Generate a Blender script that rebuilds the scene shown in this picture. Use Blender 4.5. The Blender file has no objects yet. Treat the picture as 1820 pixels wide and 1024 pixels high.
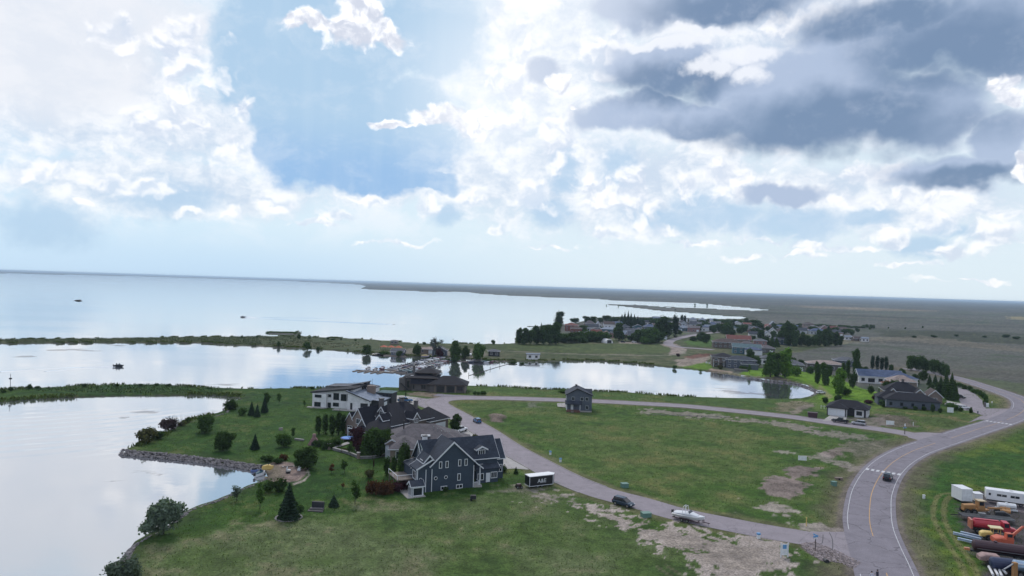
import bpy, bmesh, math, random
import numpy as np
from mathutils import Vector, Matrix

C = bpy.context.scene.collection
S = bpy.context.scene
R = math.radians
random.seed(7)

# ------------------------------------------------------------------ camera
CAM_H = 45.0
FPX, PW, PH = 1230.0, 1820.0, 1024.0
PITCH, ROLL = 0.186, 1.78
cam = bpy.data.cameras.new('camera')
cam_o = bpy.data.objects.new('camera', cam)
C.objects.link(cam_o)
cam.sensor_width = 36.0
cam.lens = 36.0 * FPX / PW
cam.clip_start = 0.5
cam.clip_end = 200000.0
cam_rot = Matrix.Rotation(R(90 - PITCH), 3, 'X') @ Matrix.Rotation(R(ROLL), 3, 'Z')
cam_o.matrix_world = Matrix.Translation((0, 0, CAM_H)) @ cam_rot.to_4x4()
S.camera = cam_o


def ray(px, py):
    return (cam_rot @ Vector(((px - PW / 2) / FPX, -(py - PH / 2) / FPX, -1.0))).normalized()


def at(px, py, z=0.0):
    """Survey helper: the point of the level z that was measured at this spot of the survey photo."""
    d = ray(px, py)
    t = (z - CAM_H) / d.z
    return Vector((d.x * t, d.y * t, z))


# ------------------------------------------------------------------ render settings
S.view_settings.view_transform = 'Standard'
S.view_settings.look = 'None'
S.view_settings.gamma = 1.0
S.view_settings.exposure = 0.14
S.view_settings.use_curve_mapping = False
try:
    S.cycles.use_denoising = True
    S.cycles.max_bounces = 6
    S.cycles.diffuse_bounces = 2
    S.cycles.glossy_bounces = 3
    S.cycles.transmission_bounces = 3
    S.cycles.volume_bounces = 0
    S.cycles.use_adaptive_sampling = True
    S.cycles.adaptive_threshold = 0.02
except Exception:
    pass

# ------------------------------------------------------------------ sun and sky
SUN_AZ, SUN_EL = -14.0, 46.0       # degrees right of the view axis, degrees up
sun = bpy.data.lights.new('sun', 'SUN')
sun.energy = 1.5
sun.angle = R(12)
sun.color = (1.0, 0.95, 0.88)
sun_o = bpy.data.objects.new('sun', sun)
C.objects.link(sun_o)
sd = Vector((math.sin(R(SUN_AZ)) * math.cos(R(SUN_EL)), math.cos(R(SUN_AZ)) * math.cos(R(SUN_EL)), math.sin(R(SUN_EL))))
sun_o.rotation_euler = sd.to_track_quat('Z', 'Y').to_euler()

world = bpy.data.worlds.new('World')
S.world = world
world.use_nodes = True


class NT:
    """small helper for node trees"""
    def __init__(self, tree):
        self.t = tree
        self.n = tree.nodes
        self.l = tree.links

    def node(self, kind, **kw):
        nd = self.n.new(kind)
        for k, v in kw.items():
            setattr(nd, k, v)
        return nd

    def put(self, sock, v):
        if isinstance(v, bpy.types.NodeSocket):
            self.l.new(v, sock)
        elif v is not None:
            if hasattr(sock.default_value, '__len__'):
                v = tuple(v)
                if len(sock.default_value) == 4 and len(v) == 3:
                    v = v + (1.0,)
            sock.default_value = v

    def math(self, op, a, b=None, c=None, clamp=False):
        nd = self.node('ShaderNodeMath', operation=op, use_clamp=clamp)
        for i, v in enumerate((a, b, c)):
            if v is not None:
                self.put(nd.inputs[i], v)
        return nd.outputs[0]

    def vmath(self, op, a, b=None, scale=None):
        nd = self.node('ShaderNodeVectorMath', operation=op)
        self.put(nd.inputs[0], a)
        if b is not None:
            self.put(nd.inputs[1], b)
        if scale is not None:
            self.put(nd.inputs['Scale'], scale)
        return nd.outputs['Value'] if op in ('LENGTH', 'DOT_PRODUCT', 'DISTANCE') else nd.outputs[0]

    def mix(self, f, a, b, blend='MIX'):
        nd = self.node('ShaderNodeMix', data_type='RGBA', blend_type=blend)
        self.put(nd.inputs[0], f)
        self.put(nd.inputs[6], a)
        self.put(nd.inputs[7], b)
        return nd.outputs[2]

    def step(self, v, a, b, lo=0.0, hi=1.0, kind='SMOOTHSTEP'):
        nd = self.node('ShaderNodeMapRange', interpolation_type=kind)
        self.put(nd.inputs[0], v)
        for i, x in enumerate((a, b, lo, hi)):
            self.put(nd.inputs[i + 1], x)
        return nd.outputs[0]

    def noise(self, vec, scale, detail=4, rough=0.5, dist=0.0, out=0):
        nd = self.node('ShaderNodeTexNoise', noise_dimensions='3D')
        self.put(nd.inputs['Vector'], vec)
        nd.inputs['Scale'].default_value = scale
        nd.inputs['Detail'].default_value = detail
        nd.inputs['Roughness'].default_value = rough
        nd.inputs['Distortion'].default_value = dist
        return nd.outputs[out]

    def voro(self, vec, scale, detail=3, rough=0.5):
        nd = self.node('ShaderNodeTexVoronoi', voronoi_dimensions='2D', feature='SMOOTH_F1')
        self.put(nd.inputs['Vector'], vec)
        nd.inputs['Scale'].default_value = scale
        nd.inputs['Detail'].default_value = detail
        nd.inputs['Roughness'].default_value = rough
        nd.inputs['Smoothness'].default_value = 0.35
        return nd.outputs['Distance']


def srgb(r, g, b, k=1.0):
    return tuple(k * (((c / 255) / 12.92) if c / 255 <= 0.04045 else (((c / 255) + 0.055) / 1.055) ** 2.4) for c in (r, g, b))


def build_sky():
    t = NT(world.node_tree)
    t.n.clear()
    out = t.node('ShaderNodeOutputWorld')
    tc = t.node('ShaderNodeTexCoord')
    sep = t.node('ShaderNodeSeparateXYZ')
    t.l.new(tc.outputs['Generated'], sep.inputs[0])
    x, y, z = sep.outputs
    az = t.math('MULTIPLY', t.math('ARCTAN2', x, y), 57.2958)
    el = t.math('MULTIPLY', t.math('ARCSINE', z), 57.2958)
    comb = t.node('ShaderNodeCombineXYZ')
    t.put(comb.inputs[0], az)
    t.put(comb.inputs[1], el)
    P0 = comb.outputs[0]                      # degrees
    # warp
    wn = t.noise(P0, 0.16, 5, 0.6, out=1)
    warp = t.vmath('MULTIPLY', t.vmath('SUBTRACT', wn, (0.5, 0.5, 0.5)), (5.0, 3.4, 0))
    P = t.vmath('ADD', P0, warp)
    wn2 = t.noise(P0, 0.42, 3, 0.5, out=1)
    P2 = t.vmath('ADD', P0, t.vmath('MULTIPLY', t.vmath('SUBTRACT', wn2, (0.5, 0.5, 0.5)), (3.0, 2.6, 0)))

    def sph(px, py):
        d = ray(px, py)
        return math.degrees(math.atan2(d.x, d.y)), math.degrees(math.asin(d.z))

    def field(blobs, pos):
        """1 at the middle of an ellipse, 0 on its rim, the greatest of all"""
        cur = None
        for (px, py, rx, ry) in blobs:
            a, e = sph(px, py)
            kx = math.degrees(rx / FPX) * math.cos(R(a)) ** 2
            ky = math.degrees(ry / FPX) * math.cos(R(a))
            v = t.vmath('LENGTH', t.vmath('MULTIPLY', t.vmath('SUBTRACT', pos, (a, e, 0)), (1 / kx, 1 / ky, 0)))
            cur = v if cur is None else t.math('MINIMUM', cur, v)
        return t.math('SUBTRACT', 1.0, cur)

    # base: pale hazy blue, paler in the middle
    n_big = t.noise(t.vmath('MULTIPLY', P0, (1, 2.6, 1)), 0.05, 6, 0.6)
    n_mid = t.noise(t.vmath('MULTIPLY', P, (1, 1.6, 1)), 0.22, 7, 0.62)
    base = t.mix(t.step(el, 0.0, 5.0), srgb(184, 214, 240), srgb(210, 230, 243))
    base = t.mix(t.step(az, -26.0, 16.0), base, srgb(216, 231, 241))
    base = t.mix(t.math('MULTIPLY', t.step(az, -16.0, -40.0), 0.6), base, srgb(196, 222, 244))
    base = t.mix(t.math('MULTIPLY', t.step(el, 1.5, 7.0), t.step(n_mid, 0.40, 0.62)), base, srgb(232, 239, 248))
    fine0 = t.math('SUBTRACT', t.noise(t.vmath('MULTIPLY', P0, (1, 1.4, 1)), 0.7, 7, 0.6), 0.5)
    # broad white veils
    veil = field([(100, 120, 330, 170), (960, 90, 170, 180), (900, 300, 200, 110), (250, 210, 330, 90), (650, 330, 130, 40),
                  (1100, 330, 330, 100), (1560, 350, 300, 70), (300, 330, 350, 60), (1350, 60, 240, 120)], P)
    veil_m = t.step(t.math('ADD', veil, t.math('MULTIPLY', t.math('SUBTRACT', n_mid, 0.5), 1.3)), -0.15, 0.45)
    veil_c = t.mix(t.step(t.math('ADD', n_mid, t.math('MULTIPLY', fine0, 0.25)), 0.36, 0.64), srgb(200, 214, 232), srgb(248, 250, 253, 1.0))
    col = t.mix(t.math('MULTIPLY', veil_m, 0.9), base, veil_c)
    lil = field([(60, 70, 300, 150), (250, 20, 160, 70)], P)
    col = t.mix(t.math('MULTIPLY', t.step(lil, -0.1, 0.4), 0.8), col, srgb(230, 233, 240))
    # billowing white banks, lit edges from a relief of the noise
    pv = t.vmath('MULTIPLY', P2, (1, 1.15, 0))
    pu = t.math('SUBTRACT', 0.62, t.voro(pv, 0.42, 3, 0.48))
    pu_s = t.math('SUBTRACT', 0.62, t.voro(t.vmath('ADD', pv, (-0.15, 0.7, 0)), 0.42, 3, 0.48))
    relief = t.math('SUBTRACT', pu, pu_s)
    fine = t.math('SUBTRACT', t.noise(t.vmath('MULTIPLY', P0, (1, 1.15, 0)), 0.8, 8, 0.6), 0.5)

    def puffs(col, blobs, amp=0.75, lo=0.0, hi=0.34, bright=1.06, shade=(214, 220, 234), mixin=1.0, crisp=0.26):
        f = field(blobs, P2)
        d = t.math('ADD', f, t.math('MULTIPLY', pu, amp))
        d = t.math('ADD', d, t.math('MULTIPLY', fine, crisp))
        d = t.math('SUBTRACT', d, amp * 0.24)
        m = t.math('MULTIPLY', t.step(d, lo, hi), mixin)
        lit = t.step(t.math('ADD', t.math('MULTIPLY', relief, 0.9), t.math('MULTIPLY', fine, 1.1)), -0.34, 0.32)
        c = t.mix(lit, srgb(*shade), srgb(253, 253, 255, bright))
        return t.mix(m, col, c)

    # blue windows in the cloud: pale, greyer to the right, deeper at the foot
    blue = field([(560, 110, 190, 170), (700, 230, 150, 110), (540, 255, 90, 90), (650, 305, 160, 44), (745, 322, 90, 20),
                  (450, 100, 90, 120), (760, 60, 120, 90)], P2)
    bl_m = t.step(t.math('ADD', blue, t.math('ADD', t.math('MULTIPLY', fine, 0.5), t.math('MULTIPLY', t.math('SUBTRACT', n_mid, 0.5), 0.5))), -0.04, 0.30)
    bc = t.mix(t.step(el, 13.5, 8.4), srgb(168, 199, 226), srgb(142, 182, 224))
    bc = t.mix(t.math('MULTIPLY', t.step(az, -11.0, 2.0), 0.6), bc, srgb(198, 218, 236))
    bc = t.mix(t.math('MULTIPLY', t.step(n_mid, 0.46, 0.70), 0.30), bc, srgb(222, 233, 243))
    shafts = t.noise(t.vmath('MULTIPLY', t.vmath('ADD', P0, t.vmath('MULTIPLY', comb.outputs[0], (0, 0, 0))), (0.55, 0.04, 0)), 1.0, 3, 0.5)
    bc = t.mix(t.math('MULTIPLY', t.step(shafts, 0.45, 0.75), 0.10), bc, srgb(214, 229, 241))
    col = t.mix(t.math('MULTIPLY', bl_m, 0.94), col, bc)
    blue2 = field([(1280, 385, 110, 26), (1420, 400, 130, 32), (1180, 390, 110, 30), (800, 385, 30, 24), (90, 400, 110, 55), (1090, 300, 50, 60),
                   (1640, 440, 80, 22), (300, 350, 130, 40), (1540, 395, 60, 24), (1700, 410, 70, 18), (1240, 360, 60, 30), (980, 380, 50, 30), (1000, 300, 30, 60)], P)
    col = t.mix(t.math('MULTIPLY', t.step(t.math('ADD', blue2, t.math('MULTIPLY', fine, 0.8)), -0.2, 0.6), 0.75), col, srgb(170, 200, 228))
    # white cumulus, near and far
    col = puffs(col, [(330, 110, 110, 120), (210, 60, 70, 50), (300, 220, 130, 70), (425, 188, 50, 34), (400, 255, 70, 50),
                      (920, 130, 80, 140), (880, 215, 120, 56), (1000, 250, 70, 90), (1060, 340, 80, 80), (1130, 350, 70, 90),
                      (1290, 320, 120, 56), (1210, 335, 50, 40), (1540, 310, 90, 44), (1500, 350, 120, 26), (1090, 90, 110, 80),
                      (1600, 425, 60, 30), (1775, 425, 110, 60), (1690, 450, 70, 24), (1570, 415, 60, 34), (1260, 110, 120, 70), (1660, 350, 130, 30), (1400, 30, 120, 60)],
                shade=(206, 217, 234), mixin=0.86, hi=0.5, bright=1.02)
    col = puffs(col, [(600, 385, 60, 16), (330, 378, 50, 14), (420, 380, 40, 22), (150, 365, 24, 8), (880, 410, 34, 11), (560, 400, 80, 12),
                      (760, 365, 30, 26), (650, 350, 90, 10), (1420, 452, 100, 9), (1360, 425, 90, 8), (1560, 400, 30, 18), (1660, 400, 120, 30), (1480, 440, 160, 10), (1180, 405, 50, 22), (1080, 420, 80, 12), (1780, 380, 90, 16), (240, 330, 120, 26), (1330, 455, 90, 10), (1620, 470, 120, 8), (100, 300, 120, 40), (480, 360, 90, 20), (950, 350, 60, 40), (840, 350, 60, 30), (1240, 430, 90, 9), (1720, 500, 120, 6), (980, 440, 90, 8), (700, 430, 120, 8)],
                amp=0.6, shade=(208, 221, 238), mixin=0.85, bright=1.0, hi=0.5)
    # dark banks overhead, soft edged
    dark = field([(1240, 5, 210, 46), (1110, 12, 70, 36), (1600, 60, 240, 74), (1760, 60, 170, 100), (1180, 125, 130, 50), (1330, 150, 130, 56),
                  (1450, 200, 280, 76), (1640, 200, 140, 84), (1420, 160, 230, 84), (1080, 205, 80, 28), (1240, 215, 90, 36), (1160, 195, 80, 34), (1700, 305, 150, 36),
                  (1780, 250, 70, 60), (965, 130, 30, 28), (1390, 345, 90, 18)], P2)
    soft = t.noise(t.vmath('MULTIPLY', P, (1, 1.7, 1)), 0.13, 6, 0.52)
    softd = t.math('SUBTRACT', soft, 0.5)
    dd = t.math('ADD', dark, t.math('MULTIPLY', softd, 0.7))
    dd = t.math('ADD', dd, t.math('MULTIPLY', fine, 0.16))
    dm = t.step(dd, -0.16, 0.40)
    core = field([(1450, 245, 270, 46), (1700, 90, 170, 74), (1200, 150, 120, 34), (1280, 15, 140, 30), (1720, 315, 110, 20), (1480, 215, 190, 54), (1560, 30, 150, 30)], P2)
    dc = t.mix(t.step(t.math('ADD', core, t.math('MULTIPLY', softd, 0.9)), -0.55, 0.5), srgb(172, 188, 214), srgb(112, 136, 168))
    dc = t.mix(t.math('MULTIPLY', t.step(t.math('ADD', soft, fine), 0.50, 0.85), 0.18), dc, srgb(206, 215, 232))
    col = t.mix(t.math('MULTIPLY', dm, 0.97), col, dc)
    # breaks in the bank where the light comes through
    gaps = field([(1330, 95, 90, 22), (1270, 120, 60, 22), (1180, 78, 120, 12), (1240, 60, 90, 10), (1330, 130, 40, 30)], P2)
    gm = t.step(t.math('ADD', gaps, t.math('ADD', t.math('MULTIPLY', fine, 1.0), t.math('MULTIPLY', softd, 0.8))), -0.05, 0.6)
    col = t.mix(t.math('MULTIPLY', gm, 0.9), col, srgb(240, 243, 250))
    # fronts that stand before the dark bank
    col = puffs(col, [(640, 54, 92, 44), (565, 42, 66, 28), (696, 60, 50, 38), (516, 40, 40, 22), (640, 18, 54, 28), (690, 222, 50, 14), (760, 210, 60, 26), (820, 215, 70, 34),
                      (1780, 150, 44, 26), (1800, 170, 30, 22), (1820, 300, 24, 34), (990, 150, 30, 22), (1015, 190, 20, 8)],
                amp=0.45, lo=0.0, hi=0.32, shade=(208, 214, 228), bright=1.1, crisp=0.26)
    # the hidden sun makes the cloud glow high in the middle
    glow = field([(960, -40, 300, 260), (880, 150, 240, 220)], P0)
    col = t.mix(t.math('MULTIPLY', t.step(glow, 0.0, 0.9), 0.32), col, srgb(255, 255, 255, 1.1))
    # out of view the same broken cloud goes on
    n_all = t.noise(t.vmath('MULTIPLY', P0, (1, 1.6, 1)), 0.07, 7, 0.6)
    elsewhere = t.mix(t.step(n_all, 0.46, 0.62), srgb(188, 202, 224), srgb(244, 246, 252))
    elsewhere = t.mix(t.step(n_all, 0.45, 0.36), elsewhere, srgb(166, 200, 232))
    off = t.math('MAXIMUM', t.step(t.math('ABSOLUTE', az), 41.0, 54.0), t.step(el, 24.0, 31.0))
    col = t.mix(off, col, elsewhere)
    below = t.step(el, 0.0, -1.0)
    col = t.mix(below, col, srgb(176, 205, 228))

    sky = t.node('ShaderNodeTexSky', sky_type='NISHITA')
    sky.sun_disc = False
    sky.sun_elevation = R(SUN_EL)
    sky.sun_rotation = R(SUN_AZ)
    sky.altitude = 500
    bg1 = t.node('ShaderNodeBackground')
    t.l.new(sky.outputs[0], bg1.inputs[0])
    bg1.inputs[1].default_value = 0.08
    bg2 = t.node('ShaderNodeBackground')
    t.put(bg2.inputs[0], col)
    bg2.inputs[1].default_value = 1.0
    ms = t.node('ShaderNodeMixShader')
    ms.inputs[0].default_value = 0.93
    t.l.new(bg1.outputs[0], ms.inputs[1])
    t.l.new(bg2.outputs[0], ms.inputs[2])
    t.l.new(ms.outputs[0], out.inputs[0])


build_sky()
world.cycles.sampling_method = 'MANUAL'
world.cycles.sample_map_resolution = 512

# ------------------------------------------------------------------ material helpers
MATS = {}


def mat(name, col, rough=0.7, metal=0.0, vary=0.15, scale=1.5, bump=0.0, spec=0.5, detail=4):
    """plain painted / weathered surface with a little procedural variation"""
    if name in MATS:
        return MATS[name]
    m = bpy.data.materials.new(name)
    m.use_nodes = True
    t = NT(m.node_tree)
    b = t.n['Principled BSDF']
    b.inputs['Roughness'].default_value = rough
    b.inputs['Metallic'].default_value = metal
    b.inputs['Specular IOR Level'].default_value = spec
    if vary:
        tc = t.node('ShaderNodeTexCoord')
        n = t.noise(tc.outputs['Object'], scale, detail, 0.6)
        f = t.step(n, 0.3, 0.7, 1 - vary, 1 + vary, 'LINEAR')
        c = t.vmath('SCALE', tuple(col), scale=f)
        t.l.new(c, b.inputs['Base Color'])
        if bump:
            bn = t.node('ShaderNodeBump')
            bn.inputs['Strength'].default_value = bump
            t.l.new(n, bn.inputs['Height'])
            t.l.new(bn.outputs[0], b.inputs['Normal'])
    else:
        b.inputs['Base Color'].default_value = tuple(col) + (1,)
    MATS[name] = m
    return m


def structure(o):
    o['kind'] = 'structure'
    return o


def link_mesh(name, me, m=None, parent=None):
    o = bpy.data.objects.new(name, me)
    C.objects.link(o)
    if m is not None:
        if len(me.materials) == 0:
            me.materials.append(m)
    if parent is not None:
        o.parent = parent
    return o


def strip_mesh(name, left, right, z=0.0):
    me = bpy.data.meshes.new(name)
    n = len(left)
    vs = [(p[0], p[1], z) for p in left] + [(p[0], p[1], z) for p in right]
    fs = [(i, i + 1, n + i + 1, n + i) for i in range(n - 1)]
    me.from_pydata(vs, [], fs)
    me.update()
    if me.polygons[0].normal.z < 0:
        me.flip_normals()
    return me


def smooth_line(pts, step=2.0):
    """Catmull-Rom through ground points, resampled"""
    P = [np.array(p[:2], float) for p in pts]
    P = [2 * P[0] - P[1]] + P + [2 * P[-1] - P[-2]]
    out = []
    for i in range(1, len(P) - 2):
        p0, p1, p2, p3 = P[i - 1:i + 3]
        n = max(2, int(np.linalg.norm(p2 - p1) / step))
        for k in range(n):
            s = k / n
            out.append(0.5 * ((2 * p1) + (-p0 + p2) * s + (2 * p0 - 5 * p1 + 4 * p2 - p3) * s * s + (-p0 + 3 * p1 - 3 * p2 + p3) * s ** 3))
    out.append(P[-2])
    return np.array(out)


def offset(line, d):
    t = np.gradient(line, axis=0)
    t /= np.linalg.norm(t, axis=1)[:, None] + 1e-9
    return line + np.stack([t[:, 1], -t[:, 0]], 1) * np.asarray(d).reshape(-1, 1)


def px_line(pts, z=0.0, step=2.0):
    return smooth_line([at(x, y, z) for x, y in pts], step)


# ------------------------------------------------------------------ noise on arrays
def vnoise(x, y, seed=0):
    xi = np.floor(x).astype(np.int64)
    yi = np.floor(y).astype(np.int64)
    fx, fy = x - xi, y - yi
    fx = fx * fx * (3 - 2 * fx)
    fy = fy * fy * (3 - 2 * fy)

    def h(a, b):
        n = (a * 374761393 + b * 668265263 + seed * 974711) & 0x7fffffff
        n = ((n ^ (n >> 13)) * 1274126177) & 0x7fffffff
        return ((n ^ (n >> 16)) & 0xffff) / 65535.0
    return (h(xi, yi) * (1 - fx) + h(xi + 1, yi) * fx) * (1 - fy) + (h(xi, yi + 1) * (1 - fx) + h(xi + 1, yi + 1) * fx) * fy


def fbm(x, y, scale, octv=5, seed=0, rough=0.55):
    v = np.zeros_like(x)
    a, s, tot = 1.0, 1.0 / scale, 0.0
    for k in range(octv):
        v += a * vnoise(x * s + 17.3 * k, y * s - 9.1 * k, seed + k)
        tot += a
        a *= rough
        s *= 2.03
    return v / tot - 0.5


def sdf(X, Y, poly):
    """signed distance to a closed polygon, > 0 inside"""
    P = np.asarray(poly, float)[:, :2]
    d2 = np.full(X.shape, 1e18)
    ins = np.zeros(X.shape, bool)
    n = len(P)
    for i in range(n):
        ax, ay = P[i]
        bx, by = P[(i + 1) % n]
        ex, ey = bx - ax, by - ay
        wx, wy = X - ax, Y - ay
        tt = np.clip((wx * ex + wy * ey) / (ex * ex + ey * ey + 1e-12), 0, 1)
        dx, dy = wx - ex * tt, wy - ey * tt
        d2 = np.minimum(d2, dx * dx + dy * dy)
        c = ((ay > Y) != (by > Y))
        if ey != 0:
            ins ^= c & (X < ex * (Y - ay) / ey + ax)
    d = np.sqrt(d2)
    return np.where(ins, d, -d)


def line_dist(X, Y, L):
    d2 = np.full(X.shape, 1e18)
    for i in range(len(L) - 1):
        ax, ay = L[i][:2]
        ex, ey = L[i + 1][0] - ax, L[i + 1][1] - ay
        wx, wy = X - ax, Y - ay
        tt = np.clip((wx * ex + wy * ey) / (ex * ex + ey * ey + 1e-12), 0, 1)
        dx, dy = wx - ex * tt, wy - ey * tt
        d2 = np.minimum(d2, dx * dx + dy * dy)
    return np.sqrt(d2)


def pts(seq, z=0.0):
    return [at(x, y, z) for x, y in seq]


# ------------------------------------------------------------------ shorelines (water surface level WZ)
WZ = -0.7
LAKE = [(-900, 468), (-400, 480), (0, 486), (300, 493), (450, 497.5), (560, 502), (640, 506), (650, 509.5), (640, 513), (660, 515), (720, 516.5), (760, 519), (830, 519), (850, 522),
        (920, 526.5), (990, 529), (1060, 531.5), (1100, 535), (1180, 537.5), (1250, 540), (1366, 551), (1340, 552.5), (1270, 549), (1180, 545), (1185, 547), (1235, 549), (1215, 548.5),
        (1130, 541.5), (1070, 541), (1100, 544), (1150, 549.5), (1165, 552), (1210, 555), (1280, 561), (1328, 564), (1325, 566.5), (1260, 567),
        (1180, 564), (1100, 563), (1060, 565), (1020, 575), (995, 577), (960, 580), (935, 579.5), (938, 581), (960, 583), (935, 592), (918, 600), (914, 611), (880, 612), (800, 611.5), (740, 611),
        (700, 607), (640, 603), (560, 600), (530, 596.5), (536, 592), (530, 590), (500, 591), (477, 591.5), (478, 593.5), (510, 594), (528, 597), (520, 599), (480, 598), (400, 599), (300, 600), (200, 602), (100, 603), (0, 604), (-300, 606), (-900, 614)]
MARINA = [(-300, 614), (0, 611), (150, 610), (300, 610), (370, 610), (400, 613), (470, 616), (520, 619), (580, 622), (640, 628), (700, 631), (720, 634), (790, 636), (860, 641), (900, 643), (940, 643),
          (1000, 642), (1060, 642), (1120, 646), (1180, 652), (1230, 657), (1270, 662), (1320, 669), (1360, 673), (1400, 677), (1430, 683), (1452, 694), (1444, 703), (1420, 709), (1380, 710), (1320, 709),
          (1240, 707), (1180, 704), (1120, 699), (1070, 697), (1000, 694), (960, 693), (900, 689), (835, 687), (790, 684), (740, 688), (715, 690), (650, 690), (560, 691), (440, 692), (400, 691),
          (380, 690), (340, 688), (280, 684.5), (200, 685), (150, 686), (60, 691), (0, 694), (-300, 702)]
POND = [(-900, 735), (-300, 722), (0, 716), (60, 711), (120, 707.5), (200, 704.5), (300, 703.5), (380, 704), (425, 707), (428, 712), (408, 714), (396, 719), (402, 727), (385, 735), (360, 741), (330, 748), (312, 757),
        (296, 768), (280, 777), (262, 783), (240, 793), (217, 799), (222, 805), (260, 810), (320, 816), (400, 826), (450, 833), (470, 838), (474, 848), (466, 855), (440, 862), (418, 874), (385, 888),
        (350, 899), (330, 908), (318, 922), (300, 935), (270, 945), (240, 962), (218, 990), (205, 1030), (190, 1100), (-300, 1400), (-1500, 1300)]
# one small pool among the reeds right of the village
WATERS = [pts(LAKE, WZ), pts(MARINA, WZ), pts(POND, WZ)]

# ------------------------------------------------------------------ roads
ROAD_MAIN = [(1600, 1100), (1582, 1040), (1569, 1000), (1554, 960), (1546, 930), (1546, 900), (1551, 872), (1567, 842), (1590, 820), (1620, 803), (1650, 792), (1690, 779), (1735, 764), (1775, 751.5),
             (1810, 737), (1822, 724), (1814, 711), (1785, 699), (1740, 684), (1700, 672), (1660, 663), (1610, 655)]
ROAD_LOOP = [(1548, 985), (1500, 970), (1440, 958), (1380, 948), (1320, 937), (1207, 914), (1134, 893), (1067, 875), (1008, 852), (958, 826), (905, 797), (862, 768), (832, 750), (806, 735), (786, 724), (776, 716),
             (786, 710.5), (815, 707.8), (880, 707.8), (990, 711), (1060, 713.5), (1120, 716.5), (1210, 721.5), (1290, 729), (1386, 739), (1440, 746), (1487, 753), (1573, 764.5), (1631, 774.5), (1676, 781)]
ROAD_VILL = [(1280, 590), (1250, 593.5), (1222, 598), (1200, 603), (1188, 608.5), (1192, 614), (1212, 617.5), (1240, 619.5), (1268, 622)]
TRACK_FAR = [(1212, 621), (1214, 629), (1195, 631), (1150, 631.5), (1060, 630), (1000, 628.5), (940, 625.5), (880, 623), (830, 621)]
L_MAIN = px_line(ROAD_MAIN)
L_LOOP = px_line(ROAD_LOOP)
L_VILL = px_line(ROAD_VILL)
L_FAR = px_line(TRACK_FAR, step=6)
W_MAIN, W_LOOP, W_VILL = 4.9, 4.1, 4.2

# ------------------------------------------------------------------ ground sheet
vrow = np.concatenate([np.arange(1.3, 20, 0.8), np.arange(20, 230, 1.05), np.arange(230, 470, 1.7), np.arange(470, 640, 4)])
yrow = 45.0 * 1230.0 / vrow
trow = np.concatenate([np.arange(-2.6, -0.86, 0.06), np.arange(-0.86, 0.86, 2.2 / 1230.0), np.arange(0.86, 2.6, 0.06)])
TT, YY = np.meshgrid(trow, yrow)
XX = TT * YY
NR, NC = XX.shape
near = YY < 1300
WD = np.full(XX.shape, -1e9)
for k, W_ in enumerate(WATERS):
    WD = np.maximum(WD, sdf(XX, YY, W_))
# ragged shore
rag = fbm(XX, YY, 9.0, 4, 3) * np.clip(YY / 120.0, 1.0, 6.0) * 1.1
WD = WD + rag
GZ = np.where(WD > 0, WZ - np.minimum(1.6, WD * 0.5) - 0.02, WZ + np.minimum(0.7, -WD * 0.42))
dm = np.full(XX.shape, 1e9)
sel = near & (WD < 30)
for L_, w_ in ((L_MAIN, W_MAIN), (L_LOOP, W_LOOP), (L_VILL, W_VILL)):
    Ls = L_[::2] if len(L_) > 60 else L_
    dm[sel] = np.minimum(dm[sel], line_dist(XX[sel], YY[sel], list(Ls) + [L_[-1]]) - w_)
relief = (fbm(XX, YY, 14.0, 5, 11) * 0.55 + fbm(XX, YY, 2.2, 3, 5) * 0.14 - 0.12)
keep = np.clip((dm - 1.0) / 9.0, 0, 1) * np.clip((-WD - 0.5) / 5.0, 0, 1)
GZ = GZ + np.where(near, np.minimum(relief, 0.10) * keep, 0)
BUMPS = []          # (x, y, radius, height) – mounds and terraces
for px, py, r_, h_ in ((985, 0, 0, 0),):
    pass


def mound(px, py, rx, ry, h, rot=0.0):
    p = at(px, py)
    BUMPS.append((p.x, p.y, rx, ry, h, rot))


mound(885, 742, 5.0, 3.0, 1.2)       # spoil heap beside the loop road
mound(1585, 748, 7.5, 4.0, 2.0)      # brown spoil heap beside the new house
mound(1385, 862, 9, 5, 0.5)
mound(1420, 838, 9, 4, 0.5)
mound(1485, 805, 8, 3, 0.5)
mound(1700, 757, 13, 5, 1.2)
mound(1262, 632, 18, 8, 1.2)
for (bx, by, rx, ry, bh, rot) in BUMPS:
    g = np.exp(-(((XX - bx) / rx) ** 2 + ((YY - by) / ry) ** 2))
    GZ = GZ + bh * g * (1 + 1.2 * fbm(XX, YY, 2.5, 3, 21)) * np.clip((dm - 0.3) / 3, 0, 1)
# dry ditch along the inside of the main road
DITCH = px_line([(1478, 940), (1482, 905), (1492, 870), (1510, 830), (1545, 800), (1600, 786)])
dd_ = np.full(XX.shape, 1e9)
dd_[sel] = line_dist(XX[sel], YY[sel], DITCH[::2])
GZ = GZ - 0.5 * np.exp(-(dd_ / 2.2) ** 2) * np.clip((dm - 0.5) / 2, 0, 1)


def ground_z(x, y):
    """height of the ground sheet at a place"""
    v = 45.0 * 1230.0 / max(y, 90.0)
    i = int(np.clip(np.searchsorted(vrow, v), 1, NR - 1))
    fi = (v - vrow[i - 1]) / (vrow[i] - vrow[i - 1])
    tt = x / max(y, 1.0)
    j = int(np.clip(np.searchsorted(trow, tt), 1, NC - 1))
    fj = (tt - trow[j - 1]) / (trow[j] - trow[j - 1])
    fi, fj = min(max(fi, 0), 1), min(max(fj, 0), 1)
    a = GZ[i - 1, j - 1] * (1 - fj) + GZ[i - 1, j] * fj
    b = GZ[i, j - 1] * (1 - fj) + GZ[i, j] * fj
    return float(a * (1 - fi) + b * fi)


def gp(px, py):
    p = at(px, py)
    return Vector((p.x, p.y, ground_z(p.x, p.y)))


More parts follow.
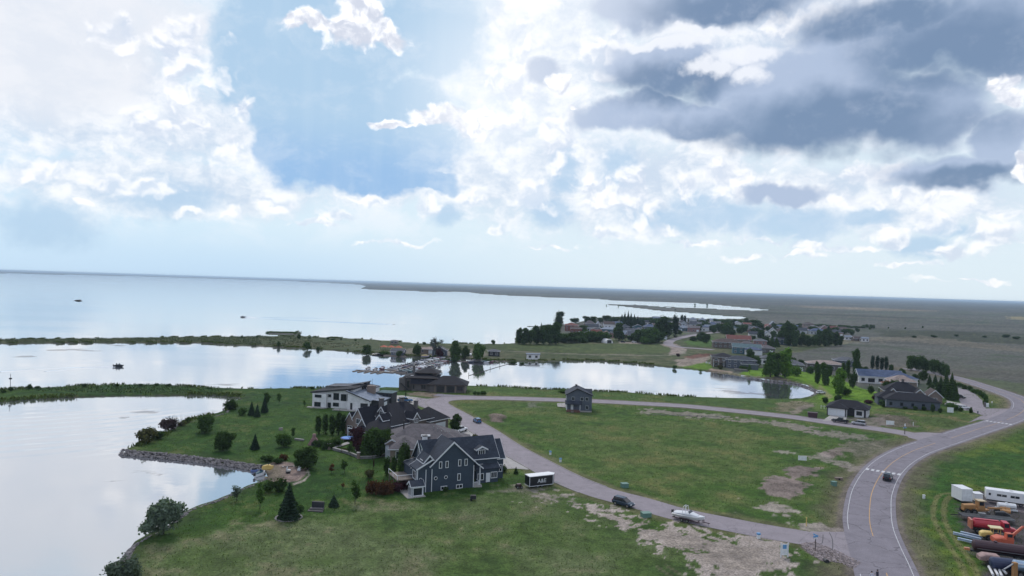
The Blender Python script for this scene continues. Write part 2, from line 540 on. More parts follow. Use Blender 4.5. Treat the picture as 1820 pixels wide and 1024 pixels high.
# ---- what grows or lies where
A = lambda *c: np.array(c)
GRASS_DARK = A(0.019, 0.058, 0.008)
GRASS_MID = A(0.050, 0.104, 0.016)
GRASS_DULL = A(0.074, 0.108, 0.030)
OLIVE = A(0.105, 0.102, 0.036)
DIRT = A(0.265, 0.225, 0.205)
DIRT_DARK = A(0.150, 0.118, 0.108)
SAND = A(0.215, 0.160, 0.140)
MARSH = A(0.086, 0.087, 0.077)
MARSH_G = A(0.052, 0.068, 0.046)
STRAW = A(0.24, 0.20, 0.115)
SUNLIT_LAWN = A(0.120, 0.225, 0.016)  # mown grass with the sunshine put into its colour
REED = A(0.040, 0.056, 0.018)
MUD = A(0.07, 0.065, 0.055)
GRAVEL = A(0.105, 0.088, 0.095)

n1 = fbm(XX, YY, 38.0, 6, 31)
n2 = fbm(XX, YY, 7.0, 5, 41)
n3 = fbm(XX, YY, 1.6, 4, 51)
n4 = fbm(XX * 0.35, YY * 1.4, 120.0, 6, 61)
nf = fbm(XX * 0.4, YY * 1.2, 900.0, 6, 71)


def lerp(a, b, f):
    f = np.clip(f, 0, 1)[..., None]
    return a * (1 - f) + b * f


def ss(v, a, b):
    t_ = np.clip((v - a) / (b - a), 0, 1)
    return t_ * t_ * (3 - 2 * t_)


COL = lerp(np.broadcast_to(MARSH, XX.shape + (3,)), MARSH_G, ss(n1 * 0.7 + nf + n2 * 0.3, -0.02, 0.2))
COL = lerp(COL, A(0.135, 0.118, 0.098), ss(n4 + 0.4 * nf, 0.10, 0.30) * 0.55)
COL = lerp(COL, A(0.045, 0.050, 0.042), ss(n4 - 0.5 * nf, 0.12, 0.30) * 0.6)
# far plain darker, with streaks
far_f = ss(YY, 1500, 5000)
COL = lerp(COL, lerp(np.broadcast_to(A(0.050, 0.056, 0.056), XX.shape + (3,)), A(0.085, 0.083, 0.070), ss(nf + 0.5 * n4, -0.05, 0.25)), far_f * 0.8)


def paint(poly, c, edge=3.0, rough_amp=4.0, f=1.0, noise_=None, limit=None):
    global COL
    P = np.array([[p[0], p[1]] for p in pts(poly)])
    x0, y0 = P.min(0) - 60
    x1, y1 = P.max(0) + 60
    s_ = (XX > x0) & (XX < x1) & (YY > y0) & (YY < y1)
    if not s_.any():
        return
    d = sdf(XX[s_], YY[s_], P)
    nn = n2 if noise_ is None else noise_
    d = d + (nn[s_] + 0.9 * n3[s_] * min(1.0, rough_amp / 2)) * rough_amp * 2
    m = ss(d, -edge / 2, edge / 2) * f
    cc = c[s_] if getattr(c, 'ndim', 1) == 3 else np.broadcast_to(c, (s_.sum(), 3))
    COL[s_] = COL[s_] * (1 - m[:, None]) + cc * m[:, None]


grass_lush = lerp(lerp(np.broadcast_to(GRASS_DARK, XX.shape + (3,)), GRASS_MID * 0.78, ss(n1 + n2 * 0.5, -0.15, 0.25)), A(0.055, 0.065, 0.02), ss(n2 + 0.6 * n3, 0.14, 0.34) * 0.6)
grass_field = lerp(lerp(np.broadcast_to(GRASS_MID * 0.92, XX.shape + (3,)), GRASS_DULL, ss(n1 * 0.8 + n2 * 0.6, -0.1, 0.2)), OLIVE, ss(n2 * 0.8 + n1 * 0.5 + n3 * 0.4, 0.10, 0.32) * 0.75)
grass_field = lerp(grass_field, A(0.028, 0.058, 0.016), ss(-n2 - n1 * 0.6, 0.08, 0.3) * 0.6)
grass_near = lerp(lerp(np.broadcast_to(A(0.060, 0.100, 0.024), XX.shape + (3,)), A(0.090, 0.116, 0.048), ss(n1 + n2 * 0.5, -0.12, 0.15)), A(0.115, 0.105, 0.062), ss(n2 * 0.9 + n3 * 0.5 + 0.4 * n1, 0.08, 0.3) * 0.7)
grass_near = lerp(grass_near, A(0.036, 0.070, 0.018), ss(-n2 * 0.8 - n1, 0.10, 0.32) * 0.7)
far_bank = lerp(np.broadcast_to(A(0.050, 0.068, 0.028), XX.shape + (3,)), A(0.088, 0.088, 0.048), ss(n1 + n2, -0.1, 0.25))

# the far spit and the village shore
paint([(-900, 618), (-900, 600), (0, 600), (300, 596), (600, 596), (760, 606), (930, 608), (1000, 600), (1190, 600), (1290, 590), (1500, 596), (1530, 606), (1400, 628), (1290, 640), (1300, 670), (1240, 660), (1000, 646), (700, 640), (0, 615)], far_bank, 6, 6)
paint([(870, 612), (930, 611), (1180, 611), (1200, 625), (1150, 629), (1000, 626), (880, 622)], A(0.058, 0.085, 0.026), 4, 4, 0.8)
paint([(1215, 607), (1262, 597), (1280, 612), (1262, 617), (1222, 613)], A(0.05, 0.10, 0.02), 3, 2)
paint([(1120, 607), (1185, 600), (1230, 592), (1200, 590), (1140, 596)], A(0.06, 0.09, 0.03), 3, 3, 0.8)
paint([(930, 640), (1060, 637), (1180, 646), (1250, 655), (1240, 664), (1100, 652), (940, 648)], A(0.070, 0.082, 0.034), 3, 3, 0.7)
paint([(700, 619), (830, 620), (870, 628), (860, 636), (740, 632), (690, 627)], A(0.17, 0.145, 0.12), 5, 6, 0.7)
# strip between marina channel and loop road, mid field
paint([(-900, 760), (-900, 690), (0, 690), (200, 680), (440, 686), (860, 680), (1000, 690), (1250, 700), (1440, 700), (1500, 690), (1560, 700), (1800, 700), (1850, 740), (1700, 790), (1640, 800), (1540, 840), (1500, 960), (1500, 1200), (-400, 1400), (-400, 1000), (180, 900), (200, 760)], grass_field, 8, 5)
paint([(800, 690), (1000, 692), (1180, 704), (1440, 708), (1420, 740), (1240, 722), (1000, 709), (830, 704)], lerp(np.broadcast_to(A(0.052, 0.098, 0.022), XX.shape + (3,)), OLIVE, ss(n2, 0.0, 0.3) * 0.7), 4, 2)
# right of the main road
paint([(1600, 1100), (1580, 980), (1565, 900), (1590, 850), (1640, 812), (1750, 770), (1850, 740), (2100, 760), (2100, 1100)], lerp(np.broadcast_to(A(0.030, 0.082, 0.011), XX.shape + (3,)), A(0.085, 0.120, 0.018), ss(n2 + n1, 0.0, 0.3)), 5, 3)
# lush lawns on the peninsula
paint([(-900, 740), (-900, 686), (0, 690), (160, 682), (300, 682), (400, 688), (700, 690), (718, 700), (560, 745), (450, 735), (300, 705), (0, 714)], grass_lush, 3, 2)
paint([(200, 1050), (215, 980), (250, 950), (330, 900), (430, 865), (480, 840), (250, 812), (280, 770), (330, 740), (405, 715), (440, 690), (560, 688), (720, 692), (745, 712), (700, 760), (690, 830), (720, 884), (880, 852), (950, 838), (975, 856), (905, 866), (760, 893), (700, 880), (620, 915), (480, 930), (340, 950), (270, 985), (255, 1050)], grass_lush, 5, 4)
paint([(190, 1100), (230, 1000), (270, 970), (420, 940), (640, 905), (780, 890), (940, 862), (1060, 900), (1230, 960), (1500, 985), (1540, 1100)], grass_near, 8, 8)
paint([(860, 700), (1060, 712), (1240, 728), (1440, 750), (1580, 770), (1620, 782), (1560, 815), (1520, 850), (1500, 935), (1320, 920), (1120, 885), (1000, 840), (900, 790), (830, 745), (790, 716)], grass_field, 5, 3)
# brighter mown strip in the ditch inside the bend
paint([(1560, 800), (1618, 785), (1640, 786), (1600, 803), (1552, 833), (1534, 850), (1520, 846), (1535, 815)], A(0.062, 0.105, 0.022), 3, 2, 0.8)
paint([(1470, 940), (1474, 900), (1490, 860), (1500, 862), (1487, 905), (1485, 942)], A(0.030, 0.075, 0.012), 2, 1, 0.85)
paint([(1492, 940), (1490, 900), (1505, 860), (1520, 848), (1512, 900), (1505, 942)], A(0.105, 0.105, 0.045), 3, 2, 0.8)
# band of dry growth inside both edges of main road
band = ss(7.5 - (dm + n2 * 5), 0, 4)
dmain = np.full(XX.shape, 1e9)
dmain[sel] = line_dist(XX[sel], YY[sel], L_MAIN[::2]) - W_MAIN
COL = lerp(COL, A(0.125, 0.108, 0.070), ss(7.0 - (dmain + n2 * 6), 0, 5) * 0.75)
COL = lerp(COL, A(0.150, 0.125, 0.110), ss(1.6 - (dmain + n3 * 1.5), 0, 1.0) * 0.8)
dloop = np.full(XX.shape, 1e9)
dloop[sel] = line_dist(XX[sel], YY[sel], list(L_LOOP[::3]) + [L_LOOP[-1]]) - W_LOOP
COL = lerp(COL, A(0.14, 0.122, 0.07), ss(3.2 - (dloop + n2 * 7), 0, 2.2) * 0.6)
paint([(985, 842), (1010, 846), (1160, 888), (1150, 893), (1100, 880), (1000, 850)], STRAW * 0.8, 2, 3, 0.55)
# lawns by the little bay, sunshine between cloud shade painted into their green
lawn_sunlit = lerp(np.broadcast_to(SUNLIT_LAWN, XX.shape + (3,)), A(0.095, 0.185, 0.02), ss(n2 + n1, -0.1, 0.2))
paint([(1190, 651), (1255, 644), (1268, 650), (1262, 657), (1215, 656)], lawn_sunlit * 0.8, 2, 1.5)
paint([(1305, 668), (1330, 656), (1370, 654), (1385, 662), (1372, 671)], lawn_sunlit, 1.5, 1)
paint([(1385, 668), (1420, 660), (1470, 664), (1530, 690), (1560, 697), (1568, 712), (1530, 718), (1480, 722), (1440, 716), (1455, 696), (1430, 682), (1400, 675)], lawn_sunlit, 2, 1.5)
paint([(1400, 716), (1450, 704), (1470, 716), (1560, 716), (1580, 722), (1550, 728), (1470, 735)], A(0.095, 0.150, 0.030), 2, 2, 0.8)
paint([(1456, 683), (1463, 688), (1475, 700), (1480, 706), (1462, 712), (1466, 704), (1455, 694)], A(0.26, 0.21, 0.13), 1.2, 1, 0.6)
# beaches and banks
paint([(1255, 661), (1262, 655), (1300, 660), (1306, 668), (1290, 667)], A(0.27, 0.20, 0.165), 1, 1)
paint([(1270, 662), (1330, 672), (1400, 680), (1440, 690), (1450, 700), (1462, 700), (1440, 683), (1400, 673), (1330, 667), (1290, 660)], A(0.24, 0.20, 0.14), 1, 1, 0.85)
paint([(1380, 717), (1410, 712), (1452, 716), (1440, 722), (1400, 730), (1385, 733)], A(0.15, 0.13, 0.085), 3, 3, 0.9)
paint([(1402, 733), (1420, 722), (1445, 716), (1450, 722), (1425, 730), (1410, 738)], A(0.22, 0.18, 0.15), 1.2, 1, 0.8)
paint([(1200, 640), (1240, 632), (1262, 634), (1258, 642), (1225, 650), (1205, 652)], A(0.24, 0.195, 0.165), 2, 2, 0.9)
paint([(1215, 634), (1262, 628), (1270, 632), (1230, 638)], A(0.12, 0.055, 0.042), 2, 1, 0.9)
paint([(1170, 612), (1200, 611), (1222, 622), (1205, 632), (1190, 630), (1192, 618)], A(0.25, 0.2, 0.18), 1.5, 1.5, 0.9)
paint([(1100, 607), (1145, 607), (1150, 611), (1100, 610)], A(0.26, 0.22, 0.19), 1.5, 1)
# sandpit beach on the peninsula
paint([(468, 826), (490, 819), (520, 821), (541, 832), (546, 843), (530, 854), (500, 858), (478, 856), (473, 848)], SAND, 0.8, 0.6)
paint([(530, 824), (545, 834), (548, 844), (536, 854), (541, 855), (551, 844), (547, 832), (534, 822)], A(0.34, 0.29, 0.26), 0.5, 0.3)
paint([(520, 858), (536, 853), (538, 856), (522, 862)], A(0.34, 0.29, 0.26), 0.5, 0.3)
# spoil and bare patches in the fields
paint([(945, 870), (1000, 880), (1015, 890), (985, 888), (950, 880)], DIRT * 0.9, 2, 6, 0.75, n3)
paint([(880, 872), (905, 866), (935, 870), (920, 878), (885, 880)], A(0.13, 0.12, 0.10), 4, 6, 0.6, n2)
PATCH = [(1020, 896), (1080, 905), (1110, 915), (1150, 930), (1200, 938), (1290, 955), (1370, 962), (1402, 972), (1408, 1000), (1380, 1030), (1380, 1100), (1290, 1100), (1240, 1024), (1222, 985), (1180, 970), (1130, 950), (1080, 935), (1060, 915)]
paint(PATCH, DIRT * 1.15, 1.0, 6.5, 0.95, n2 + 0.9 * n3 - 0.05)
paint([(1060, 905), (1200, 936), (1400, 968), (1390, 1024), (1280, 1024), (1160, 960)], A(0.16, 0.135, 0.11), 1.2, 5, 0.5, n3 - 0.30)
paint([(1350, 857), (1378, 846), (1444, 861), (1436, 874), (1400, 883), (1358, 879)], DIRT_DARK * 1.25, 0.8, 2.4, 0.95)
paint([(1388, 835), (1418, 827), (1462, 834), (1458, 847), (1412, 850)], DIRT_DARK * 1.2, 0.8, 2.2, 0.95)
paint([(1355, 898), (1380, 894), (1405, 904), (1390, 914), (1362, 908)], DIRT, 1.2, 5, 0.8)
paint([(1365, 915), (1400, 915), (1408, 925), (1370, 922)], DIRT, 1.2, 5, 0.6)
paint([(1300, 908), (1320, 908), (1320, 914), (1302, 913)], DIRT * 1.2, 1, 2, 0.8)
paint([(1465, 805), (1490, 795), (1512, 797), (1505, 808), (1475, 814)], DIRT_DARK * 1.2, 1, 3, 0.9)
paint([(1430, 812), (1460, 808), (1520, 826), (1560, 832), (1530, 840), (1480, 824)], DIRT * 0.9, 1.5, 4, 0.7)
paint([(1375, 800), (1400, 800), (1415, 806), (1385, 805)], DIRT, 1, 2, 0.7)
paint([(1150, 727), (1250, 734), (1290, 740), (1270, 744), (1200, 738), (1145, 733)], A(0.20, 0.175, 0.15), 1, 5, 0.85)
paint([(1320, 744), (1400, 752), (1450, 760), (1440, 768), (1360, 752), (1310, 748)], A(0.20, 0.17, 0.15), 1, 6, 0.8)
paint([(1440, 762), (1500, 768), (1540, 776), (1560, 786), (1500, 782), (1470, 776)], A(0.18, 0.155, 0.14), 1.5, 9, 0.75)
paint([(1500, 782), (1575, 780), (1590, 790), (1545, 806), (1520, 812), (1500, 800)], A(0.125, 0.115, 0.085), 2, 4, 0.85)
paint([(1420, 932), (1470, 932), (1512, 940), (1512, 945), (1440, 942)], DIRT * 0.95, 1, 2.5, 0.85)
paint([(1420, 970), (1445, 962), (1480, 975), (1530, 1000), (1520, 1010), (1490, 995), (1450, 990)], A(0.16, 0.13, 0.115), 1, 1, 0.95)
paint([(1240, 902), (1300, 912), (1290, 920), (1240, 910)], OLIVE * 1.3, 2, 5, 0.5)
paint([(935, 715), (960, 714), (960, 724), (935, 724)], A(0.16, 0.15, 0.13), 2, 3, 0.6)
paint([(868, 742), (885, 738), (900, 744), (895, 750), (872, 750)], A(0.15, 0.115, 0.10), 1.2, 1.5, 0.95)
paint([(720, 698), (760, 696), (800, 703), (830, 706), (770, 708), (724, 703)], A(0.17, 0.125, 0.105), 1.5, 2, 0.8)
paint([(724, 702), (770, 706), (765, 709), (745, 714), (728, 710)], A(0.05, 0.088, 0.022), 2, 2, 0.85)
paint([(1560, 735), (1620, 738), (1630, 760), (1570, 757), (1556, 748)], A(0.115, 0.095, 0.078), 2, 4, 0.9)
paint([(1500, 742), (1560, 740), (1575, 756), (1540, 762)], A(0.16, 0.135, 0.12), 2, 2, 0.8)
paint([(1560, 728), (1640, 733), (1740, 745), (1760, 748), (1690, 765), (1640, 755), (1620, 742)], lerp(np.broadcast_to(A(0.060, 0.094, 0.026), XX.shape + (3,)), A(0.13, 0.10, 0.05), ss(n2 + n3 * .5, 0.02, 0.25) * 0.8), 2, 2, 0.9)
# machine yard
paint([(1708, 880), (1740, 872), (1900, 880), (1900, 1100), (1790, 1100), (1735, 985), (1700, 930)], GRAVEL * 0.62, 1.5, 2, 0.95)
paint([(1745, 888), (1830, 896), (1830, 912), (1760, 905)], GRAVEL * 1.5, 2, 2, 0.7)
# wheel tracks of the yard
for off in (-0.95, 0.95):
    tr = offset(px_line([(1702, 878), (1680, 880), (1670, 895), (1670, 925), (1690, 960), (1715, 995), (1735, 1040)]), off)
    dtr = line_dist(XX[sel], YY[sel], tr[::2])
    m_ = ss(0.75 - (dtr + n3[sel] * 0.7), 0, 0.45)[:, None] * 0.7
    COL[sel] = COL[sel] * (1 - m_) + A(0.15, 0.14, 0.06) * m_
for off in (-0.9, 0.9):
    tr = offset(px_line([(1176, 1005), (1205, 1024), (1225, 1060)]), off)
    dtr = line_dist(XX[sel], YY[sel], tr[::2])
    m_ = ss(0.5 - dtr, 0, 0.4)[:, None] * 0.5
    COL[sel] = COL[sel] * (1 - m_) + A(0.17, 0.14, 0.10) * m_
# gravel path along the far bank
dtr = line_dist(XX, YY, L_FAR[::3])
m_ = ss(2.6 - dtr, 0, 1.5)[..., None] * 0.75
COL = COL * (1 - m_) + A(0.22, 0.2, 0.165) * m_
# pale stripe fields far right
paint([(1400, 543), (1470, 544.5), (1640, 551), (1680, 553.5), (1560, 552.5), (1450, 548)], A(0.20, 0.155, 0.105), 30, 60, 0.7)
paint([(1790, 563), (1900, 563), (1900, 571), (1800, 568)], A(0.24, 0.20, 0.10), 20, 20, 0.8)
paint([(1330, 554), (1440, 557), (1640, 565), (1640, 567), (1500, 562), (1330, 557)], A(0.03, 0.036, 0.026), 20, 20, 0.75)
paint([(1560, 588), (1700, 590), (1900, 605), (1900, 616), (1700, 606), (1570, 598)], A(0.034, 0.042, 0.026), 8, 12, 0.85)
paint([(1500, 583), (1680, 588), (1900, 596), (1900, 599), (1660, 591), (1500, 586)], A(0.035, 0.045, 0.028), 6, 8, 0.7)
paint([(1430, 604), (1640, 597), (1900, 628), (1900, 634), (1600, 606), (1440, 612)], A(0.135, 0.118, 0.088), 8, 20, 0.6)
paint([(1700, 668), (1900, 690), (1900, 740), (1810, 700)], A(0.07, 0.085, 0.045), 6, 6, 0.8)
# shores: reeds on most, wet mud at the rim
rim = ss(-WD, 6.0, 2.0) * ss(-WD, 0.0, 0.6)
reedy = np.clip(ss(n1 + n2 * 0.4, -0.3, 0.0), 0, 1)
shore_near = YY < 900
COL = np.where(shore_near[..., None], lerp(COL, REED, rim * 0.45 * reedy), COL)
COL = lerp(COL, A(0.028, 0.036, 0.016), ss(YY, 700, 1200) * ss(-WD, 30, 4) * 0.8)
COL = lerp(COL, MUD * 0.8, ss(-WD, 0.7, 0.0))
del n4, nf
# grain that the grid can carry
COL = COL * (1 + 0.95 * n3[..., None] + 0.50 * n2[..., None] + 0.30 * n1[..., None])
fine_far = fbm(XX * 0.3, YY * 1.1, 26.0, 5, 91)
COL = COL * (1 + 0.9 * (fine_far * ss(YY, 350, 700))[..., None])
yel = ss(n3 + 0.6 * n2 - 0.4 * n1, 0.10, 0.30)[..., None] * (COL[..., 1:2] > COL[..., 0:1] * 1.12) * 0.35
COL = COL * (1 - yel) + yel * A(0.10, 0.105, 0.035)
COL = np.clip(COL, 0.004, 0.9)

me = bpy.data.meshes.new('ground')
vv = np.stack([XX, YY, GZ], -1).reshape(-1, 3)
ii = np.arange(NR * NC).reshape(NR, NC)
q = np.stack([ii[1:, :-1], ii[1:, 1:], ii[:-1, 1:], ii[:-1, :-1]], -1).reshape(-1, 4)
me.vertices.add(len(vv))
me.vertices.foreach_set('co', vv.ravel().astype(np.float32))
me.loops.add(q.size)
me.loops.foreach_set('vertex_index', q.ravel().astype(np.int32))
me.polygons.add(len(q))
me.polygons.foreach_set('loop_start', np.arange(0, q.size, 4, dtype=np.int32))
me.polygons.foreach_set('use_smooth', np.ones(len(q), bool))
me.update(calc_edges=True)
at_ = me.color_attributes.new('soil', 'FLOAT_COLOR', 'POINT')
ca = np.ones((NR * NC, 4), np.float32)
ca[:, :3] = COL.reshape(-1, 3)
at_.data.foreach_set('color', ca.ravel())
m_ground = bpy.data.materials.new('meadow_and_soil')
m_ground.use_nodes = True
t = NT(m_ground.node_tree)
b = t.n['Principled BSDF']
b.inputs['Roughness'].default_value = 0.95
b.inputs['Specular IOR Level'].default_value = 0.15
ac = t.node('ShaderNodeAttribute', attribute_name='soil')
tc = t.node('ShaderNodeTexCoord')
g1 = t.noise(tc.outputs['Object'], 2.6, 6, 0.7)
g2 = t.noise(tc.outputs['Object'], 0.35, 5, 0.6)
gf = t.math('MULTIPLY', t.step(g1, 0.3, 0.7, 0.42, 1.58, 'LINEAR'), t.step(g2, 0.3, 0.7, 0.78, 1.22, 'LINEAR'))
t.l.new(t.vmath('SCALE', ac.outputs['Color'], scale=gf), b.inputs['Base Color'])
bn = t.node('ShaderNodeBump')
bn.inputs['Strength'].default_value = 0.5
bn.inputs['Distance'].default_value = 0.25
t.l.new(g1, bn.inputs['Height'])
t.l.new(bn.outputs[0], b.inputs['Normal'])
ground = structure(link_mesh('ground', me, m_ground))
del vv, q, ca

# land behind and beside the survey, so that the sheet has no edge near the viewer
me = bpy.data.meshes.new('field')
Yn = float(yrow[-1])
me.from_pydata([(-60000, -3000, -0.25), (60000, -3000, -0.25), (60000, Yn * 0.2, -0.25), (2.6 * Yn, Yn, -0.25), (-2.6 * Yn, Yn, -0.25), (-60000, Yn * 0.2, -0.25)], [], [(0, 1, 2, 3, 4, 5)])
structure(link_mesh('field', me, mat('dry_grass', (0.06, 0.08, 0.03), 0.95, vary=0.3, scale=0.05)))

# ------------------------------------------------------------------ water
me = bpy.data.meshes.new('lake_water')
me.from_pydata([(-90000, 80, WZ), (90000, 80, WZ), (90000, 44000, WZ), (-90000, 44000, WZ)], [], [(0, 1, 2, 3)])
m = bpy.data.materials.new('lake_water')
m.use_nodes = True
t = NT(m.node_tree)
t.n.clear()
out = t.node('ShaderNodeOutputMaterial')
geo = t.node('ShaderNodeNewGeometry')
pos = geo.outputs['Position']
# ruffled and calm lanes change the polish of the surface
lane = t.noise(t.vmath('MULTIPLY', pos, (0.004, 0.016, 0)), 1.0, 5, 0.6, 0.4)
rip = t.noise(t.vmath('MULTIPLY', pos, (0.5, 0.9, 0)), 1.0, 3, 0.6)
rip2 = t.noise(t.vmath('MULTIPLY', pos, (0.05, 0.13, 0)), 1.0, 3, 0.5)
hgt = t.math('ADD', t.math('MULTIPLY', rip, 0.010), t.math('MULTIPLY', rip2, 0.05))
wc = at(150, 650, WZ)
dd0 = t.vmath('LENGTH', t.vmath('SUBTRACT', pos, (wc.x - 40, wc.y + 30, WZ)))
dd0 = t.math('ADD', dd0, t.math('MULTIPLY', t.noise(t.vmath('MULTIPLY', pos, (0.02, 0.02, 0)), 1.0, 2), 14))
pa = at(150, 765, WZ)
wmask = t.step(t.vmath('LENGTH', t.vmath('MULTIPLY', t.vmath('SUBTRACT', pos, (pa.x, pa.y, WZ)), (0.02, 0.022, 0))), 1.0, 0.3)
hgt = t.math('ADD', hgt, t.math('MULTIPLY', t.math('MULTIPLY', t.math('SINE', t.math('MULTIPLY', dd0, 0.9)), 0.10), wmask))
bn = t.node('ShaderNodeBump')
bn.inputs['Strength'].default_value = 0.5
bn.inputs['Distance'].default_value = 1.0
t.l.new(hgt, bn.inputs['Height'])
gl = t.node('ShaderNodeBsdfGlossy')
gl.inputs['Color'].default_value = (1.0, 1.0, 1.0, 1)
t.l.new(t.step(lane, 0.40, 0.62, 0.03, 0.10), gl.inputs['Roughness'])
t.l.new(bn.outputs[0], gl.inputs['Normal'])
df = t.node('ShaderNodeBsdfDiffuse')
df.inputs['Color'].default_value = (0.13, 0.14, 0.165, 1)
weed = None
for (wx, wy, rx, ry) in ((90, 723, 50, 7), (240, 834, 90, 26), (270, 732, 60, 8), (225, 742, 40, 8), (370, 735, 40, 10), (640, 680, 60, 5), (390, 684, 60, 4), (120, 622, 150, 6), (40, 634, 60, 4), (230, 615, 60, 3), (1330, 700, 60, 10), (1290, 694, 50, 8), (960, 690, 80, 4), (1150, 697, 90, 4)):
    wp = at(wx, wy, WZ)
    ex = rx / FPX * wp.y
    ey = ry * wp.y * wp.y / (45.7 * FPX)
    dv = t.vmath('LENGTH', t.vmath('MULTIPLY', t.vmath('SUBTRACT', pos, (wp.x, wp.y, WZ)), (1 / ex, 1 / ey, 0)))
    weed = dv if weed is None else t.math('MINIMUM', weed, dv)
wn_ = t.noise(t.vmath('MULTIPLY', pos, (0.06, 0.10, 0)), 1.0, 7, 0.66, 0.8)
weed_m = t.step(t.math('SUBTRACT', wn_, t.math('MULTIPLY', weed, 0.26)), 0.40, 0.52)
lw = t.node('ShaderNodeFresnel')
lw.inputs['IOR'].default_value = 1.33
fac = t.math('ADD', t.math('MULTIPLY', t.math('POWER', lw.outputs[0], 0.22), 0.95), 0.03, clamp=True)
fac = t.math('MULTIPLY', fac, t.math('SUBTRACT', 1.0, t.math('MULTIPLY', weed_m, 0.42)))
t.l.new(t.mix(weed_m, (0.13, 0.14, 0.165), (0.10, 0.078, 0.074)), df.inputs['Color'])
ms = t.node('ShaderNodeMixShader')
t.l.new(fac, ms.inputs[0])
t.l.new(df.outputs[0], ms.inputs[1])
t.l.new(gl.outputs[0], ms.inputs[2])
t.l.new(ms.outputs[0], out.inputs[0])
water = structure(link_mesh('lake_water', me, m))

# ------------------------------------------------------------------ road surfaces
def road_material(name, base, crack=0.5):
    m = bpy.data.materials.new(name)
    m.use_nodes = True
    t = NT(m.node_tree)
    b = t.n['Principled BSDF']
    b.inputs['Roughness'].default_value = 0.85
    b.inputs['Specular IOR Level'].default_value = 0.25
    tc = t.node('ShaderNodeTexCoord')
    n = t.noise(tc.outputs['Object'], 0.35, 6, 0.65)
    g = t.noise(tc.outputs['Object'], 6.0, 3, 0.7)
    v = t.node('ShaderNodeTexVoronoi', feature='DISTANCE_TO_EDGE')
    t.l.new(t.vmath('ADD', tc.outputs['Object'], t.vmath('SCALE', t.noise(tc.outputs['Object'], 0.5, 3, out=1), scale=2.0)), v.inputs['Vector'])
    v.inputs['Scale'].default_value = 0.14
    cr = t.step(v.outputs['Distance'], 0.0, 0.016, 1 - crack, 1.0)
    f = t.math('MULTIPLY', t.math('MULTIPLY', t.step(n, 0.3, 0.7, 0.86, 1.14, 'LINEAR'), t.step(g, 0.25, 0.75, 0.82, 1.18, 'LINEAR')), cr)
    t.l.new(t.vmath('SCALE', tuple(base), scale=f), b.inputs['Base Color'])
    return m


m_asph = road_material('worn_asphalt', (0.195, 0.178, 0.205))
m_asph2 = road_material('street_asphalt', (0.245, 0.217, 0.240), 0.25)
m_conc = mat('concrete', (0.34, 0.32, 0.31), 0.9, vary=0.15, scale=0.6)
m_kerb = mat('kerb_concrete', (0.24, 0.22, 0.215), 0.9, vary=0.15, scale=0.8)
m_white = mat('road_paint_white', (0.50, 0.50, 0.52), 0.7, vary=0.35, scale=3.0)
m_orange = mat('road_paint_yellow', (0.52, 0.30, 0.10), 0.7, vary=0.25, scale=3.0)


def road(name, L, hw, m, z):
    me = strip_mesh(name, offset(L, -hw), offset(L, hw), z)
    return structure(link_mesh(name, me, m))


main_road = road('main_road', L_MAIN, W_MAIN, m_asph, 0.050)
cut = 4
loop_road = road('street', L_LOOP, W_LOOP, m_asph2, 0.042)
vill_road = road('village_street', L_VILL, W_VILL, m_asph2, 0.042)


def flared(name, px_poly, m, z):
    me = bpy.data.meshes.new(name)
    P = pts(px_poly)
    me.from_pydata([(p.x, p.y, z) for p in P], [], [list(range(len(P)))])
    me.update()
    if me.polygons[0].normal.z < 0:
        me.flip_normals()
    return structure(link_mesh(name, me, m))


flared('road_junction', [(1440, 945), (1478, 945.5), (1508, 945.5), (1522, 941), (1535, 940), (1545, 1010), (1526, 1007), (1505, 993), (1480, 981.5), (1440, 973)], m_asph2, 0.046)
flared('road_junction', [(1608, 771), (1640, 768.5), (1670, 770), (1700, 768), (1710, 780), (1640, 797), (1618, 793), (1634, 783), (1615, 778)], m_asph2, 0.046)
flared('road_junction', [(1700, 757), (1720, 752), (1740, 741), (1762, 733), (1797, 729), (1805, 745), (1770, 754), (1762, 746), (1740, 746)], m_asph2, 0.046)
# the wide drive and parking strip behind the far right row of houses
flared('parking_lane', [(1703, 690), (1716, 692), (1735, 702), (1748, 714), (1752, 726), (1800, 727), (1800, 736), (1745, 738), (1715, 728), (1706, 714), (1702, 703)], m_asph2, 0.044)
flared('drive', [(737, 712), (742, 707), (760, 709), (790, 706), (790, 712), (776, 719), (792, 730), (776, 733), (745, 722)], m_asph2, 0.038)
flared('drive', [(770, 703.5), (778, 700), (806, 702), (832, 703), (862, 704.5), (862, 709), (800, 708), (790, 706)], road_material('purple_pavers', (0.18, 0.165, 0.20), 0.1), 0.030)
flared('drive', [(879, 826), (905, 822), (925, 818), (940, 835), (915, 833), (890, 834)], m_conc, 0.030)
flared('drive', [(858, 812), (880, 800), (906, 800), (930, 822), (905, 826), (882, 826)], m_conc, 0.026)
flared('drive', [(816, 762), (836, 756), (868, 775), (880, 795), (846, 792), (822, 778)], m_conc, 0.026)
flared('drive', [(700, 703), (716, 703), (752, 708), (757, 714), (745, 720), (702, 716)], m_conc, 0.022)
flared('drive', [(1476, 738), (1506, 739), (1502, 751), (1462, 747.5)], m_conc, 0.046)
flared('drive', [(990, 717), (1010, 716), (1012, 725), (991, 723)], m_conc, 0.036)
flared('drive', [(1682, 712), (1712, 718), (1718, 730), (1690, 726)], m_conc, 0.036)


